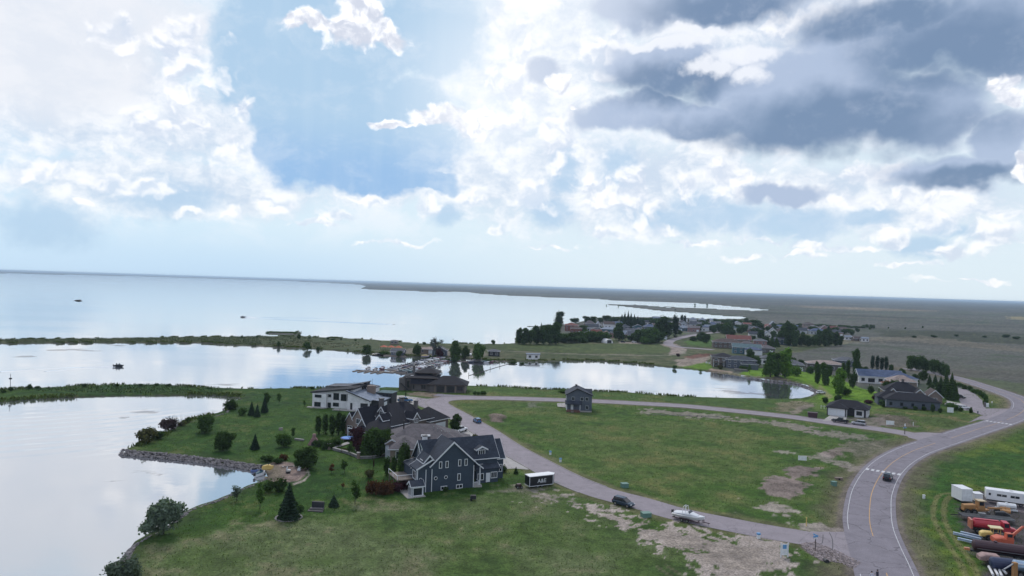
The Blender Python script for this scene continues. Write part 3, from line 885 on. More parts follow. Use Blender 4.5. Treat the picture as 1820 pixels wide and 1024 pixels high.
def kerb_mesh(L, hw, side, w=0.32, h=0.12):
    a = offset(L, side * hw)
    c = offset(L, side * (hw + w))
    n = len(a)
    vs = [(p[0], p[1], 0.0) for p in a] + [(p[0], p[1], h) for p in a] + [(p[0], p[1], h) for p in c] + [(p[0], p[1], -0.2) for p in c]
    fs = []
    for i in range(n - 1):
        for k in range(3):
            fs.append((k * n + i, k * n + i + 1, (k + 1) * n + i + 1, (k + 1) * n + i))
    me = bpy.data.meshes.new('kerb')
    me.from_pydata(vs, [], fs)
    me.update()
    return me


for (i0, i1, side) in ((24, len(L_LOOP) - 12, -1), (24, len(L_LOOP) - 12, 1)):
    structure(link_mesh('kerb', kerb_mesh(L_LOOP[i0:i1], W_LOOP, side), m_kerb))


def paint_line(name, L, d, w, m, z, parent, i0=0, i1=None, gaps=()):
    L = L[i0:i1]
    me = strip_mesh(name, offset(L, d - w / 2), offset(L, d + w / 2), z)
    return link_mesh(name, me, m, parent)


def cum_pos(L, p):
    return int(np.argmin(((L - np.array([p.x, p.y])) ** 2).sum(1)))


iA = cum_pos(L_MAIN, at(1552, 1004))
iB = cum_pos(L_MAIN, at(1551, 950))
iC = cum_pos(L_MAIN, at(1655, 789))
iD = cum_pos(L_MAIN, at(1690, 779))
iE = cum_pos(L_MAIN, at(1785, 748))
iF = cum_pos(L_MAIN, at(1820, 730))
NM = len(L_MAIN)
# outer edge line runs on, inner edge line opens at the side streets
paint_line('edge_line', L_MAIN, 4.0, 0.11, m_white, 0.056, main_road, 2, NM)
sL = -4.0
for a_, b_ in ((2, iA - 1), (iB, iC), (iD + 3, iE), (iF, NM)):
    if b_ - a_ > 3:
        paint_line('edge_line', L_MAIN, sL, 0.11, m_white, 0.056, main_road, a_, b_)
for a_, b_ in ((2, iA), (iB - 1, iC + 2), (iD, iE), (iE + 2, NM)):
    if b_ - a_ > 3:
        paint_line('centre_line', L_MAIN, 0.0, 0.13, m_orange, 0.056, main_road, a_, b_)


def zebra(ix, n=7, parent=main_road):
    c = L_MAIN[ix]
    tn = L_MAIN[ix + 1] - L_MAIN[ix - 1]
    tn = tn / np.linalg.norm(tn)
    nn = np.array([tn[1], -tn[0]])
    for k in range(n):
        o_ = (k - (n - 1) / 2) * 1.2
        a_ = c + nn * (o_ - 0.34) - tn * 1.0
        b_ = c + nn * (o_ + 0.34) - tn * 1.0
        me = bpy.data.meshes.new('crossing_stripe')
        q_ = [a_, b_, b_ + tn * 2.0, a_ + tn * 2.0]
        me.from_pydata([(v[0], v[1], 0.061) for v in q_], [], [(0, 1, 2, 3)])
        me.update()
        if me.polygons[0].normal.z < 0:
            me.flip_normals()
        link_mesh('crossing_stripe', me, m_white, parent)


zebra(cum_pos(L_MAIN, at(1571, 838)))
zebra(cum_pos(L_MAIN, at(1775, 751.5)))

M_TAR = mat('tar_seam', (0.035, 0.033, 0.038), 0.6, vary=0.1)
for ln in ([(1474, 947), (1479, 958), (1480, 972), (1479, 979)], [(1463, 951), (1461, 966), (1452, 968), (1448, 974)]):
    Lq = px_line(ln, step=0.5)
    link_mesh('tar_seam', strip_mesh('tar_seam', offset(Lq, -0.07), offset(Lq, 0.07), 0.058), M_TAR, loop_road)

# ------------------------------------------------------------------ mesh builder and things
class MB:
    def __init__(self):
        self.v, self.f = [], []

    def add(self, vs, fs):
        n = len(self.v)
        self.v += [tuple(p) for p in vs]
        self.f += [tuple(i + n for i in f) for f in fs]
        return self

    def box(self, x0, x1, y0, y1, z0, z1):
        vs = [(x0, y0, z0), (x1, y0, z0), (x1, y1, z0), (x0, y1, z0), (x0, y0, z1), (x1, y0, z1), (x1, y1, z1), (x0, y1, z1)]
        return self.add(vs, [(0, 3, 2, 1), (4, 5, 6, 7), (0, 1, 5, 4), (1, 2, 6, 5), (2, 3, 7, 6), (3, 0, 4, 7)])

    def prism(self, prof, axis, a0, a1):
        """profile of (s, z) points run along an axis; s is the other level axis"""
        n = len(prof)
        if axis == 'y':
            vs = [(s, a0, z) for s, z in prof] + [(s, a1, z) for s, z in prof]
        else:
            vs = [(a0, s, z) for s, z in prof] + [(a1, s, z) for s, z in prof]
        fs = [tuple(range(n)), tuple(range(2 * n - 1, n - 1, -1))] + [(i, n + i, n + (i + 1) % n, (i + 1) % n) for i in range(n)]
        return self.add(vs, fs)

    def tube(self, p, q, r0, r1=None, n=8):
        r1 = r0 if r1 is None else r1
        p, q = Vector(p), Vector(q)
        d = (q - p).normalized()
        a = d.orthogonal().normalized()
        b_ = d.cross(a)
        vs = []
        for c_, r_ in ((p, r0), (q, r1)):
            for k in range(n):
                t_ = 2 * math.pi * k / n
                vs.append(c_ + (a * math.cos(t_) + b_ * math.sin(t_)) * r_)
        return self.add(vs, [tuple(range(n - 1, -1, -1)), tuple(range(n, 2 * n))] + [(i, (i + 1) % n, n + (i + 1) % n, n + i) for i in range(n)])

    def loft(self, rings):
        """rings: equal-length closed loops of points"""
        n = len(rings[0])
        vs = [p for r_ in rings for p in r_]
        fs = [tuple(range(n - 1, -1, -1)), tuple(range((len(rings) - 1) * n, len(rings) * n))]
        for k in range(len(rings) - 1):
            for i in range(n):
                fs.append((k * n + i, k * n + (i + 1) % n, (k + 1) * n + (i + 1) % n, (k + 1) * n + i))
        return self.add(vs, fs)

    def mesh(self, name):
        me = bpy.data.meshes.new(name)
        me.from_pydata(self.v, [], self.f)
        me.validate()
        bm = bmesh.new()
        bm.from_mesh(me)
        bmesh.ops.recalc_face_normals(bm, faces=bm.faces)
        bm.to_mesh(me)
        bm.free()
        return me


def part(name, mb, m, parent, smooth=False, bevel=0.0):
    me = mb.mesh(name) if isinstance(mb, MB) else mb
    if len(me.materials) == 0:
        me.materials.append(m)
    o = bpy.data.objects.new(name, me)
    C.objects.link(o)
    o.parent = parent
    if smooth:
        me.polygons.foreach_set('use_smooth', np.ones(len(me.polygons), bool))
    if bevel:
        bv = o.modifiers.new('bevel', 'BEVEL')
        bv.width = bevel
        bv.segments = 2
    return o


def thing(name, label, cat, loc=(0, 0, 0), rz=0.0, group=None):
    o = bpy.data.objects.new(name, None)
    o.empty_display_size = 0.3
    C.objects.link(o)
    o.location = loc
    o.rotation_euler = (0, 0, R(rz))
    o['label'] = label
    o['category'] = cat
    if group:
        o['group'] = group
    return o


def copy_thing(src, label=None, loc=None, rz=None, scale=None):
    def cp(o, parent):
        c = o.copy()
        C.objects.link(c)
        c.parent = parent
        for ch in KIDS.get(o.name, []):
            cp(ch, c)
        return c
    KIDS = {}
    stack = [src]
    while stack:
        o = stack.pop()
        KIDS[o.name] = list(o.children)
        stack += KIDS[o.name]
    c = cp(src, None)
    if label:
        c['label'] = label
    if loc is not None:
        c.location = loc
    if rz is not None:
        c.rotation_euler = (0, 0, R(rz))
    if scale is not None:
        c.scale = scale
    return c


# ------------------------------------------------------------------ building materials
def glass_mat():
    m = bpy.data.materials.new('window_glass')
    m.use_nodes = True
    b = m.node_tree.nodes['Principled BSDF']
    b.inputs['Base Color'].default_value = (0.018, 0.022, 0.030, 1)
    b.inputs['Roughness'].default_value = 0.08
    b.inputs['Specular IOR Level'].default_value = 0.7
    return m


M_GLASS = glass_mat()


def siding(name, col, pitch=0.20, depth=0.22):
    """lap siding: fine horizontal courses"""
    m = bpy.data.materials.new(name)
    m.use_nodes = True
    t = NT(m.node_tree)
    b = t.n['Principled BSDF']
    b.inputs['Roughness'].default_value = 0.75
    tc = t.node('ShaderNodeTexCoord')
    sep = t.node('ShaderNodeSeparateXYZ')
    t.l.new(tc.outputs['Object'], sep.inputs[0])
    fr = t.math('FRACT', t.math('DIVIDE', sep.outputs[2], pitch))
    n = t.noise(tc.outputs['Object'], 0.8, 5, 0.6)
    f = t.math('MULTIPLY', t.step(fr, 0.0, 0.18, 1 - depth, 1.0), t.step(n, 0.3, 0.7, 0.86, 1.14, 'LINEAR'))
    t.l.new(t.vmath('SCALE', tuple(col), scale=f), b.inputs['Base Color'])
    return m


def shingle(name, col):
    m = bpy.data.materials.new(name)
    m.use_nodes = True
    t = NT(m.node_tree)
    b = t.n['Principled BSDF']
    b.inputs['Roughness'].default_value = 0.8
    b.inputs['Specular IOR Level'].default_value = 0.2
    tc = t.node('ShaderNodeTexCoord')
    br = t.node('ShaderNodeTexVoronoi', feature='F1', distance='CHEBYCHEV')
    t.l.new(t.vmath('MULTIPLY', tc.outputs['Object'], (1, 1, 1.6)), br.inputs['Vector'])
    br.inputs['Scale'].default_value = 2.2
    sep = t.node('ShaderNodeSeparateColor')
    t.l.new(br.outputs['Color'], sep.inputs[0])
    n = t.noise(tc.outputs['Object'], 0.5, 5, 0.6)
    f = t.math('MULTIPLY', t.step(sep.outputs[0], 0, 1, 0.82, 1.18, 'LINEAR'), t.step(n, 0.3, 0.7, 0.82, 1.18, 'LINEAR'))
    t.l.new(t.vmath('SCALE', tuple(col), scale=f), b.inputs['Base Color'])
    return m


MS = {
    'navy': siding('navy_lap_siding', (0.032, 0.050, 0.076)),
    'white': siding('white_stucco', (0.66, 0.66, 0.68), 2.2, 0.06),
    'grey': siding('grey_lap_siding', (0.085, 0.10, 0.135)),
    'pale': siding('pale_siding', (0.42, 0.45, 0.50)),
    'tan': siding('tan_stone', (0.20, 0.155, 0.135), 0.35, 0.16),
    'brown': siding('brown_stucco', (0.11, 0.085, 0.075), 0.5, 0.1),
    'stone': siding('grey_stone', (0.105, 0.096, 0.098), 0.3, 0.25),
    'dark': siding('charcoal_cladding', (0.030, 0.032, 0.040), 0.3, 0.2),
    'brick': siding('red_brick', (0.16, 0.055, 0.045), 0.3, 0.18),
    'pink': siding('pink_brick', (0.26, 0.15, 0.15), 0.3, 0.18),
    'teal': siding('teal_siding', (0.06, 0.13, 0.17)),
    'wood': siding('brown_wood', (0.10, 0.055, 0.04), 0.2, 0.25),
}
MR = {
    'navy': shingle('slate_blue_shingles', (0.036, 0.044, 0.062)),
    'black': shingle('black_shingles', (0.011, 0.012, 0.020)),
    'purple': shingle('weathered_grey_shingles', (0.105, 0.095, 0.105)),
    'grey': shingle('grey_shingles', (0.10, 0.105, 0.125)),
    'blue': shingle('blue_grey_shingles', (0.070, 0.095, 0.165)),
    'brown': shingle('brown_shingles', (0.075, 0.055, 0.055)),
    'red': shingle('red_brown_shingles', (0.15, 0.055, 0.050)),
    'tan': shingle('tan_shingles', (0.25, 0.20, 0.185)),
    'pale': shingle('pale_grey_metal', (0.20, 0.23, 0.29)),
    'teal': shingle('teal_grey_shingles', (0.08, 0.13, 0.15)),
}
M_TRIM = mat('white_trim', (0.62, 0.64, 0.68), 0.6, vary=0.06)
M_DTRIM = mat('dark_trim', (0.018, 0.019, 0.025), 0.6, vary=0.1)
M_BTRIM = mat('brown_trim', (0.07, 0.05, 0.045), 0.7, vary=0.1)
M_STEEL = mat('steel', (0.32, 0.33, 0.35), 0.4, 0.8, vary=0.1)
M_TYRE = mat('tyre_rubber', (0.012, 0.012, 0.013), 0.9, vary=0.1)
M_BARK = mat('bark', (0.045, 0.036, 0.030), 0.95, vary=0.3, scale=4)
M_WOOD = mat('weathered_boards', (0.16, 0.135, 0.12), 0.9, vary=0.25, scale=3)


class House:
    def __init__(self, name, label, loc, rz, wall, roof, trim=M_TRIM, group=None, cat='house', frame=0.11):
        self.t = thing(name, label, cat, loc, rz, group)
        self.wm, self.rm, self.tm, self.fw = MS[wall], MR[roof], trim, frame

    def wm_(self, m):
        return self.wm if m is None else (MS[m] if isinstance(m, str) else m)

    def rm_(self, m):
        return self.rm if m is None else (MR[m] if isinstance(m, str) else m)

    def box(self, x0, x1, y0, y1, z0, z1, m=None, name='wall'):
        return part(name, MB().box(x0, x1, y0, y1, z0, z1), self.wm_(m), self.t)

    def gable(self, x0, x1, y0, y1, ze, zr, axis='x', z0=-0.4, over=0.45, m=None, rm=None, trim=None, peak=0.5):
        """walls with gable ends, two roof slabs, bargeboards"""
        lo, hi = (y0, y1) if axis == 'x' else (x0, x1)
        a0, a1 = (x0, x1) if axis == 'x' else (y0, y1)
        mid = lo + (hi - lo) * peak
        part('wall', MB().prism([(lo, z0), (hi, z0), (hi, ze), (mid, zr), (lo, ze)], axis, a0, a1), self.wm_(m), self.t)
        mb = MB()
        th = 0.2
        sl, sr = (zr - ze) / (mid - lo), (zr - ze) / (hi - mid)
        e = 0.03
        zl, zh = ze - over * sl, ze - over * sr
        mb.prism([(lo - over, zl + e), (mid, zr + e), (mid, zr + th + e), (lo - over, zl + th + e)], axis, a0 - over, a1 + over)
        mb.prism([(mid + 0.002, zr + e), (hi + over, zh + e), (hi + over, zh + th + e), (mid + 0.002, zr + th + e)], axis, a0 - over, a1 + over)
        rf = part('roof', mb, self.rm_(rm), self.t)
        fm = trim or self.tm
        for a in (a0 - over - 0.06, a1 + over + 0.005):
            part('fascia', MB().prism([(lo - over - 0.03, zl - 0.12), (mid, zr - 0.16), (mid, zr + th + 0.05), (lo - over - 0.03, zl + th + 0.03)], axis, a, a + 0.055), fm, self.t)
            part('fascia', MB().prism([(mid + 0.003, zr - 0.16), (hi + over + 0.03, zh - 0.12), (hi + over + 0.03, zh + th + 0.03), (mid + 0.003, zr + th + 0.05)], axis, a, a + 0.055), fm, self.t)
        if axis == 'x':
            part('gutter', MB().box(a0 - over, a1 + over, lo - over - 0.06, lo - over - 0.005, zl, zl + 0.2), fm, self.t)
            part('gutter', MB().box(a0 - over, a1 + over, hi + over + 0.005, hi + over + 0.06, zh, zh + 0.2), fm, self.t)
        else:
            part('gutter', MB().box(lo - over - 0.06, lo - over - 0.005, a0 - over, a1 + over, zl, zl + 0.2), fm, self.t)
            part('gutter', MB().box(hi + over + 0.005, hi + over + 0.06, a0 - over, a1 + over, zh, zh + 0.2), fm, self.t)
        return rf

    def hip(self, x0, x1, y0, y1, ze, zr, z0=-0.4, over=0.5, m=None, rm=None, trim=None, wall=True, ridge=None):
        if wall:
            part('wall', MB().box(x0, x1, y0, y1, z0, ze), self.wm_(m), self.t)
        X0, X1, Y0, Y1 = x0 - over, x1 + over, y0 - over, y1 + over
        w, d = X1 - X0, Y1 - Y0
        if w >= d:
            k = d / 2 if ridge is None else (w - ridge) / 2
            r0, r1 = (X0 + k, (Y0 + Y1) / 2, zr), (X1 - k, (Y0 + Y1) / 2, zr)
        else:
            k = w / 2 if ridge is None else (d - ridge) / 2
            r0, r1 = ((X0 + X1) / 2, Y0 + k, zr), ((X0 + X1) / 2, Y1 - k, zr)
        zb = ze + 0.02
        zt = zb + 0.18
        vs = [(X0, Y0, zb), (X1, Y0, zb), (X1, Y1, zb), (X0, Y1, zb), (X0, Y0, zt), (X1, Y0, zt), (X1, Y1, zt), (X0, Y1, zt), r0, r1]
        fs = [(0, 3, 2, 1), (0, 1, 5, 4), (1, 2, 6, 5), (2, 3, 7, 6), (3, 0, 4, 7)]
        if w >= d:
            fs += [(4, 5, 9, 8), (5, 6, 9), (6, 7, 8, 9), (7, 4, 8)]
        else:
            fs += [(4, 5, 8), (5, 6, 9, 8), (6, 7, 9), (7, 4, 8, 9)]
        part('roof', MB().add(vs, fs), self.rm_(rm), self.t)
        gb = MB()
        g = 0.06
        gb.box(X0 - g, X1 + g, Y0 - g, Y0 - 0.005, zb - 0.03, zb + 0.15).box(X0 - g, X1 + g, Y1 + 0.005, Y1 + g, zb - 0.03, zb + 0.15)
        gb.box(X0 - g, X0 - 0.005, Y0, Y1, zb - 0.03, zb + 0.15).box(X1 + 0.005, X1 + g, Y0, Y1, zb - 0.03, zb + 0.15)
        part('gutter', gb, trim or self.tm, self.t)

    def shed(self, x0, x1, y0, y1, za, zb_, axis='x', z0=-0.4, over=0.4, m=None, rm=None, trim=None, wall=True, th=0.25):
        """mono-pitch: height za at the low end of the axis, zb_ at the high end"""
        a0, a1 = (x0, x1) if axis == 'x' else (y0, y1)
        o0, o1 = (y0, y1) if axis == 'x' else (x0, x1)
        ax = 'y' if axis == 'x' else 'x'
        if wall:
            part('wall', MB().prism([(a0, z0), (a1, z0), (a1, zb_), (a0, za)], ax, o0, o1), self.wm_(m), self.t)
        s = (zb_ - za) / (a1 - a0)
        p = [(a0 - over, za - s * over + 0.02), (a1 + over, zb_ + s * over + 0.02), (a1 + over, zb_ + s * over + 0.02 + th), (a0 - over, za - s * over + 0.02 + th)]
        part('roof', MB().prism(p, ax, o0 - over, o1 + over), self.rm_(rm), self.t)
        q = [(x_, z_ + dz) for (x_, z_), dz in zip(p, (-0.05, -0.05, 0.04, 0.04))]
        part('fascia', MB().prism(q, ax, o0 - over - 0.07, o0 - over - 0.005), trim or self.tm, self.t)
        part('fascia', MB().prism(q, ax, o1 + over + 0.005, o1 + over + 0.07), trim or self.tm, self.t)

    def slab(self, side, plane, a, z, w, h, out0, out1):
        """a flat box on a wall: a, z = lower left corner along the wall"""
        mb = MB()
        if side == 'F':
            return mb.box(a, a + w, plane - out1, plane - out0, z, z + h)
        if side == 'B':
            return mb.box(a, a + w, plane + out0, plane + out1, z, z + h)
        if side == 'L':
            return mb.box(plane - out1, plane - out0, a, a + w, z, z + h)
        return mb.box(plane + out0, plane + out1, a, a + w, z, z + h)

    def window(self, side, plane, a, z, w, h, nx=1, nz=1, fm=None, fw=None):
        fw = fw or self.fw
        mb = MB()

        def bar(a_, z_, w_, h_):
            s = self.slab(side, plane, a_, z_, w_, h_, 0.0, 0.09)
            mb.add(s.v, s.f)
        bar(a - fw, z - fw, w + 2 * fw, fw)
        bar(a - fw, z + h, w + 2 * fw, fw)
        bar(a - fw, z, fw, h)
        bar(a + w, z, fw, h)
        for k in range(1, nx):
            bar(a + w * k / nx - fw * 0.3, z, fw * 0.6, h)
        for k in range(1, nz):
            bar(a, z + h * k / nz - fw * 0.3, w, fw * 0.6)
        f = part('window', mb, fm or self.tm, self.t)
        part('pane', self.slab(side, plane, a, z, w, h, 0.0, 0.03), M_GLASS, f)
        return f

    def door(self, side, plane, a, w=1.0, h=2.1, z=0.0, m=None, name='door'):
        d = part(name, self.slab(side, plane, a, z, w, h, 0.0, 0.06), m or M_TRIM, self.t)
        return d

    def garage(self, side, plane, a, w=2.6, h=2.2, m=None, z=0.0):
        d = part('garage_door', self.slab(side, plane, a, z, w, h, 0.0, 0.03), m or M_TRIM, self.t)
        n = 4
        for k in range(n):
            part('panel', self.slab(side, plane, a + 0.05, z + h * k / n + 0.03, w - 0.1, h / n - 0.06, 0.03, 0.06), m or M_TRIM, d)
        return d

    def round_window(self, side, plane, a, z, r):
        mb = MB()
        n = 12
        d = {'F': (0, -1, 0), 'L': (-1, 0, 0), 'R': (1, 0, 0)}[side]
        c = Vector((a, plane, z)) if side == 'F' else Vector((plane, a, z))
        dv = Vector(d)
        mb.tube(c, c + dv * 0.07, r + 0.12, n=n)
        f = part('window', mb, self.tm, self.t)
        part('pane', MB().tube(c + dv * 0.072, c + dv * 0.09, r, n=n), M_GLASS, f)

    def strip(self, side, plane, a, z, w, h, m=None, name='trim'):
        part(name, self.slab(side, plane, a, z, w, h, 0.0, 0.06), m or self.tm, self.t)

    def chimney(self, x, y, z0, z1, w=0.8, d=0.8, m=None, cap=True):
        c = part('chimney', MB().box(x - w / 2, x + w / 2, y - d / 2, y + d / 2, z0, z1), self.wm_(m), self.t)
        if cap:
            part('cap', MB().box(x - w / 2 - 0.1, x + w / 2 + 0.1, y - d / 2 - 0.1, y + d / 2 + 0.1, z1 + 0.002, z1 + 0.15), M_DTRIM, c)
        return c

    def vent(self, x, y, z, h=0.5, r=0.08):
        part('vent_pipe', MB().tube((x, y, z), (x, y, z + h), r), M_STEEL, self.t)


def onsite(px, py, z=0.0):
    p = at(px, py, z)
    return (p.x, p.y, 0.0)

# ================================================================== the near houses
# ---- navy gabled house
H = House('gabled_house', 'navy blue gabled house with white trim, nearest the viewer', (-13.7, 150.8, 0), 26.8, 'navy', 'navy', frame=0.13)
# main range along x behind the big front gable
H.gable(-3.2, 14.6, 3.5, 10.5, 5.5, 9.4, 'x')
# the big front gable, flared lower on the right over the porch
H.gable(-2.9, 7.3, 0.0, 7.0, 5.6, 10.25, 'y', peak=0.5, over=0.35)
H.shed(7.7, 9.0, -0.35, 4.2, 5.15, 4.15, 'x', wall=False, over=0.3, th=0.2)
for yy in (0.0, 4.0):
    part('porch_post', MB().box(8.7, 8.9, yy, yy + 0.2, -0.3, 4.2), M_TRIM, H.t)
part('porch_rail', MB().box(7.4, 8.9, 0.0, 0.1, 0.9, 1.0).box(8.85, 8.95, 0.1, 2.2, 0.9, 1.0).box(7.6, 7.7, 0.0, 0.1, 0, 0.9).box(8.1, 8.2, 0, 0.1, 0, 0.9).box(8.5, 8.6, 0, 0.1, 0, 0.9), M_TRIM, H.t)
part('porch_floor', MB().box(7.32, 9.2, -0.3, 4.4, -0.3, 0.25), m_conc, H.t)
# lower left range with its lean-to roof
H.shed(-6.0, -2.95, 0.02, 3.9, 5.0, 6.6, 'x', over=0.35)
H.gable(-4.3, -2.0, 0.5, 4.6, 6.3, 7.6, 'y', over=0.3, z0=4.8)
H.box(-6.0, -3.3, 3.95, 9.0, -0.4, 4.6)
H.shed(-6.0, -3.3, 3.95, 9.0, 4.4, 4.9, 'x', over=0.3, wall=False)
H.window('L', -4.3, 1.4, 6.0 - 0.55, 1.5, 0.95, 2)
H.window('L', -6.0, 0.8, 2.7, 2.0, 1.6, 2)
H.window('L', -3.2, 5.3, 5.9, 2.2, 1.9, 3)
part('gable_panel', MB().prism([(4.6, 8.0), (9.4, 8.0), (7.0, 9.35)], 'x', -3.28, -3.205), mat('pale_gable', (0.25, 0.30, 0.30)), H.t)
for a, z in ((-0.95, 4.9), (0.55, 4.9), (3.55, 4.9), (5.05, 4.9)):
    H.window('F', 0.0, a, z + (0.0 if a < 3 else 0.1), 0.45, 1.25)
H.window('F', 0.0, 3.45, 1.85, 0.5, 1.3)
for a, z in ((-5.2, 2.75), (-1.75, 2.75), (0.6, 2.75)):
    H.round_window('F', 0.0 + (0.02 if a < -3 else 0), a, z, 0.28)
H.window('F', 0.0, -0.4, 0.1, 1.2, 0.65, 2)
H.window('F', 0.0, 3.2, 0.1, 1.3, 0.65, 2)
for a in (-6.0, -4.1, -2.75, 7.12):
    H.strip('F', 0.02 if a < -3 else 0.0, a, -0.3, 0.16, 5.1, name='corner_board')
H.strip('L', -6.0, 0.02, -0.3, 0.16, 4.9, name='corner_board')
H.strip('F', 0.0, -6.0, -0.35, 13.3, 0.16, m_conc, 'plinth')
# right wing: wall dormer, white dormer and the end with garage
H.window('F', 3.5, 9.6, 3.0 - 0.4, 1.3, 1.2, 2)
H.box(8.8, 14.4, 2.2, 3.48, -0.3, 3.0)
H.shed(8.7, 14.5, 2.2, 3.48, 3.0, 3.6, 'y', wall=False, over=0.3)
H.window('F', 2.2, 9.3, 0.7, 1.3, 1.3, 2)
H.door('F', 2.2, 11.3)
H.window('F', 2.2, 12.6, 0.9, 1.4, 1.2, 3)
H.gable(9.6, 12.0, 3.9, 7.0, 7.15, 7.75, 'y', z0=5.6, over=0.3)
H.window('F', 3.9, 10.05, 5.95, 1.5, 1.0, 3)
H.gable(14.6, 16.6, 4.2, 9.8, 4.9, 8.4, 'x', over=0.35)
H.window('F', 4.2, 15.0, 1.6, 1.2, 1.5, 2)
H.garage('R', 16.6, 5.0, 4.0)
H.chimney(-1.4, 8.6, 7.0, 10.1, 1.0, 0.8, 'white')
H.vent(12.0, 8.6, 8.4)
H.vent(13.4, 8.6, 8.4)
# sun room at the lower left corner
H.gable(-7.9, -5.3, -2.2, 0.0, 2.1, 2.9, 'x', over=0.25)
H.window('L', -7.9, -1.9, 0.15, 1.6, 1.6, 3)
H.window('F', -2.2, -7.5, 0.2, 1.9, 1.5, 1)
for a in (-7.9, -5.45):
    H.strip('F', -2.2, a, -0.3, 0.15, 2.4, name='corner_board')
part('terrace', MB().box(-9.0, -5.0, -2.9, 6.0, -0.35, 0.06), m_conc, H.t)
part('deck', MB().box(-9.6, -6.05, 2.5, 9.0, 2.2, 2.4), M_WOOD, H.t)
for yy in (2.6, 5.6, 8.7):
    part('deck_post', MB().box(-9.5, -9.3, yy, yy + 0.2, 0.0, 2.2), M_WOOD, H.t)
part('deck_rail', MB().box(-9.6, -9.52, 2.5, 9.0, 3.3, 3.4).box(-9.6, -6.05, 2.5, 2.58, 3.3, 3.4).box(-9.6, -9.52, 2.5, 2.58, 2.4, 3.3).box(-9.6, -9.52, 5.6, 5.7, 2.4, 3.3).box(-9.6, -9.52, 8.9, 9.0, 2.4, 3.3), M_TRIM, H.t)

# ---- weathered grey hipped house behind the navy one
H = House('hipped_house', 'low house with weathered grey hipped roof right behind the navy house', (-31.5, 178.5, 0), 8, 'tan', 'purple')
H.hip(0, 19.5, 1.5, 15, 3.0, 6.8)
H.hip(1.5, 8.5, -5.5, 4.0, 3.0, 5.4, over=0.5)
H.hip(13.0, 22.5, 3.0, 11.5, 2.8, 4.9)
H.box(0.2, 2.8, -2.6, 1.4, -0.3, 3.2, 'pale')
H.window('F', -5.5, 3.0, 0.7, 1.0, 1.8, 1)
H.window('F', -5.5, 5.2, 0.7, 1.0, 1.8, 1)
H.window('L', 1.5, -4.6, 0.8, 1.4, 1.6, 2)
H.window('L', 0.0, 4.0, 0.8, 1.8, 1.5, 2)
H.gable(0.3, 3.2, -1.5, 3.0, 3.7, 4.6, 'y', z0=2.6, over=0.3)
for x_, y_, z_ in ((12.5, 6.2, 6.1), (13.6, 5.6, 5.7), (14.6, 5.2, 5.2), (15.6, 5.0, 5.0), (16.8, 5.4, 4.9)):
    H.vent(x_, y_, z_ - 0.5, 0.9, 0.12)
part('flue', MB().tube((4.6, 6.8, 4.8), (4.6, 6.8, 7.9), 0.17), M_DTRIM, H.t)
part('skylight', MB().box(9.2, 11.6, 2.4, 3.4, 4.5, 4.85), M_TRIM, H.t)

# ---- dark house with many steep gables
H = House('manor_house', 'dark roofed brown brick house with many steep gables and dormers', (-35.5, 188.5, 0), 55, 'brown', 'black')
H.hip(0, 13.0, 0.0, 9.0, 3.2, 6.3)
H.hip(7.0, 24.0, 1.5, 14.0, 4.3, 9.4, ridge=7.0)
H.hip(22.0, 30.5, 0.5, 9.5, 3.5, 7.0)
H.gable(3.5, 12.0, 9.2, 13.6, 5.4, 8.4, 'x', m='tan', over=0.25)
H.gable(5.0, 11.0, 14.4, 18.4, 3.6, 6.4, 'x', m='tan', over=0.3)
H.gable(8.5, 15.0, 13.0, 17.0, 4.6, 7.6, 'x', m='tan', over=0.25)
H.gable(1.5, 6.0, 6.0, 9.0, 4.4, 6.4, 'x', m='stone', over=0.2)
H.gable(5.4, 9.0, 3.4, 6.0, 5.8, 7.3, 'x', z0=4.0, m='stone', over=0.18)
H.gable(9.0, 12.0, 6.6, 9.0, 7.3, 8.7, 'x', z0=5.4, m='stone', over=0.18)
H.gable(14.0, 16.5, -0.2, 4.0, 5.6, 7.2, 'y', z0=4.0, m='stone', over=0.18)
H.window('L', 3.5, 10.5, 1.2, 1.7, 1.8, 2)
H.window('L', 3.5, 10.6, 4.2, 1.5, 1.3, 2)
H.window('L', 5.0, 15.5, 1.0, 1.8, 1.6, 2)
H.window('L', 5.4, 4.1, 4.9, 1.1, 1.1, 2)
H.window('L', 9.0, 7.2, 6.5, 1.1, 1.0, 2)
H.window('L', 1.5, 6.7, 1.2, 1.4, 1.8, 2)
H.window('L', 0.0, 1.5, 0.8, 2.6, 1.6, 3)
H.window('F', -0.2, 14.7, 4.5, 1.1, 1.0, 2)
H.chimney(11.5, 10.4, 6.8, 10.5, 1.2, 1.0, 'stone')
H.chimney(17.5, 8.0, 8.0, 10.4, 1.2, 1.0, 'stone')
H.chimney(20.5, 5.0, 6.5, 9.4, 0.9, 0.9, 'stone')
H.garage('F', 0.5, 24.6, 4.6, 2.5, z=0.2)
H.window('F', 0.5, 22.4, 0.9, 1.6, 1.3, 2)
for yy in (10.2, 12.0, 13.4):
    part('pergola_post', MB().box(1.6, 1.78, yy, yy + 0.18, 0, 2.9), M_TRIM, H.t)
part('pergola_beam', MB().box(1.55, 1.85, 10.1, 13.7, 2.903, 3.05), M_TRIM, H.t)
flared('terrace', [(610, 761), (616, 752), (655, 750), (672, 756), (660, 764), (630, 764)], mat('tan_paving', (0.24, 0.19, 0.17)), 0.13)

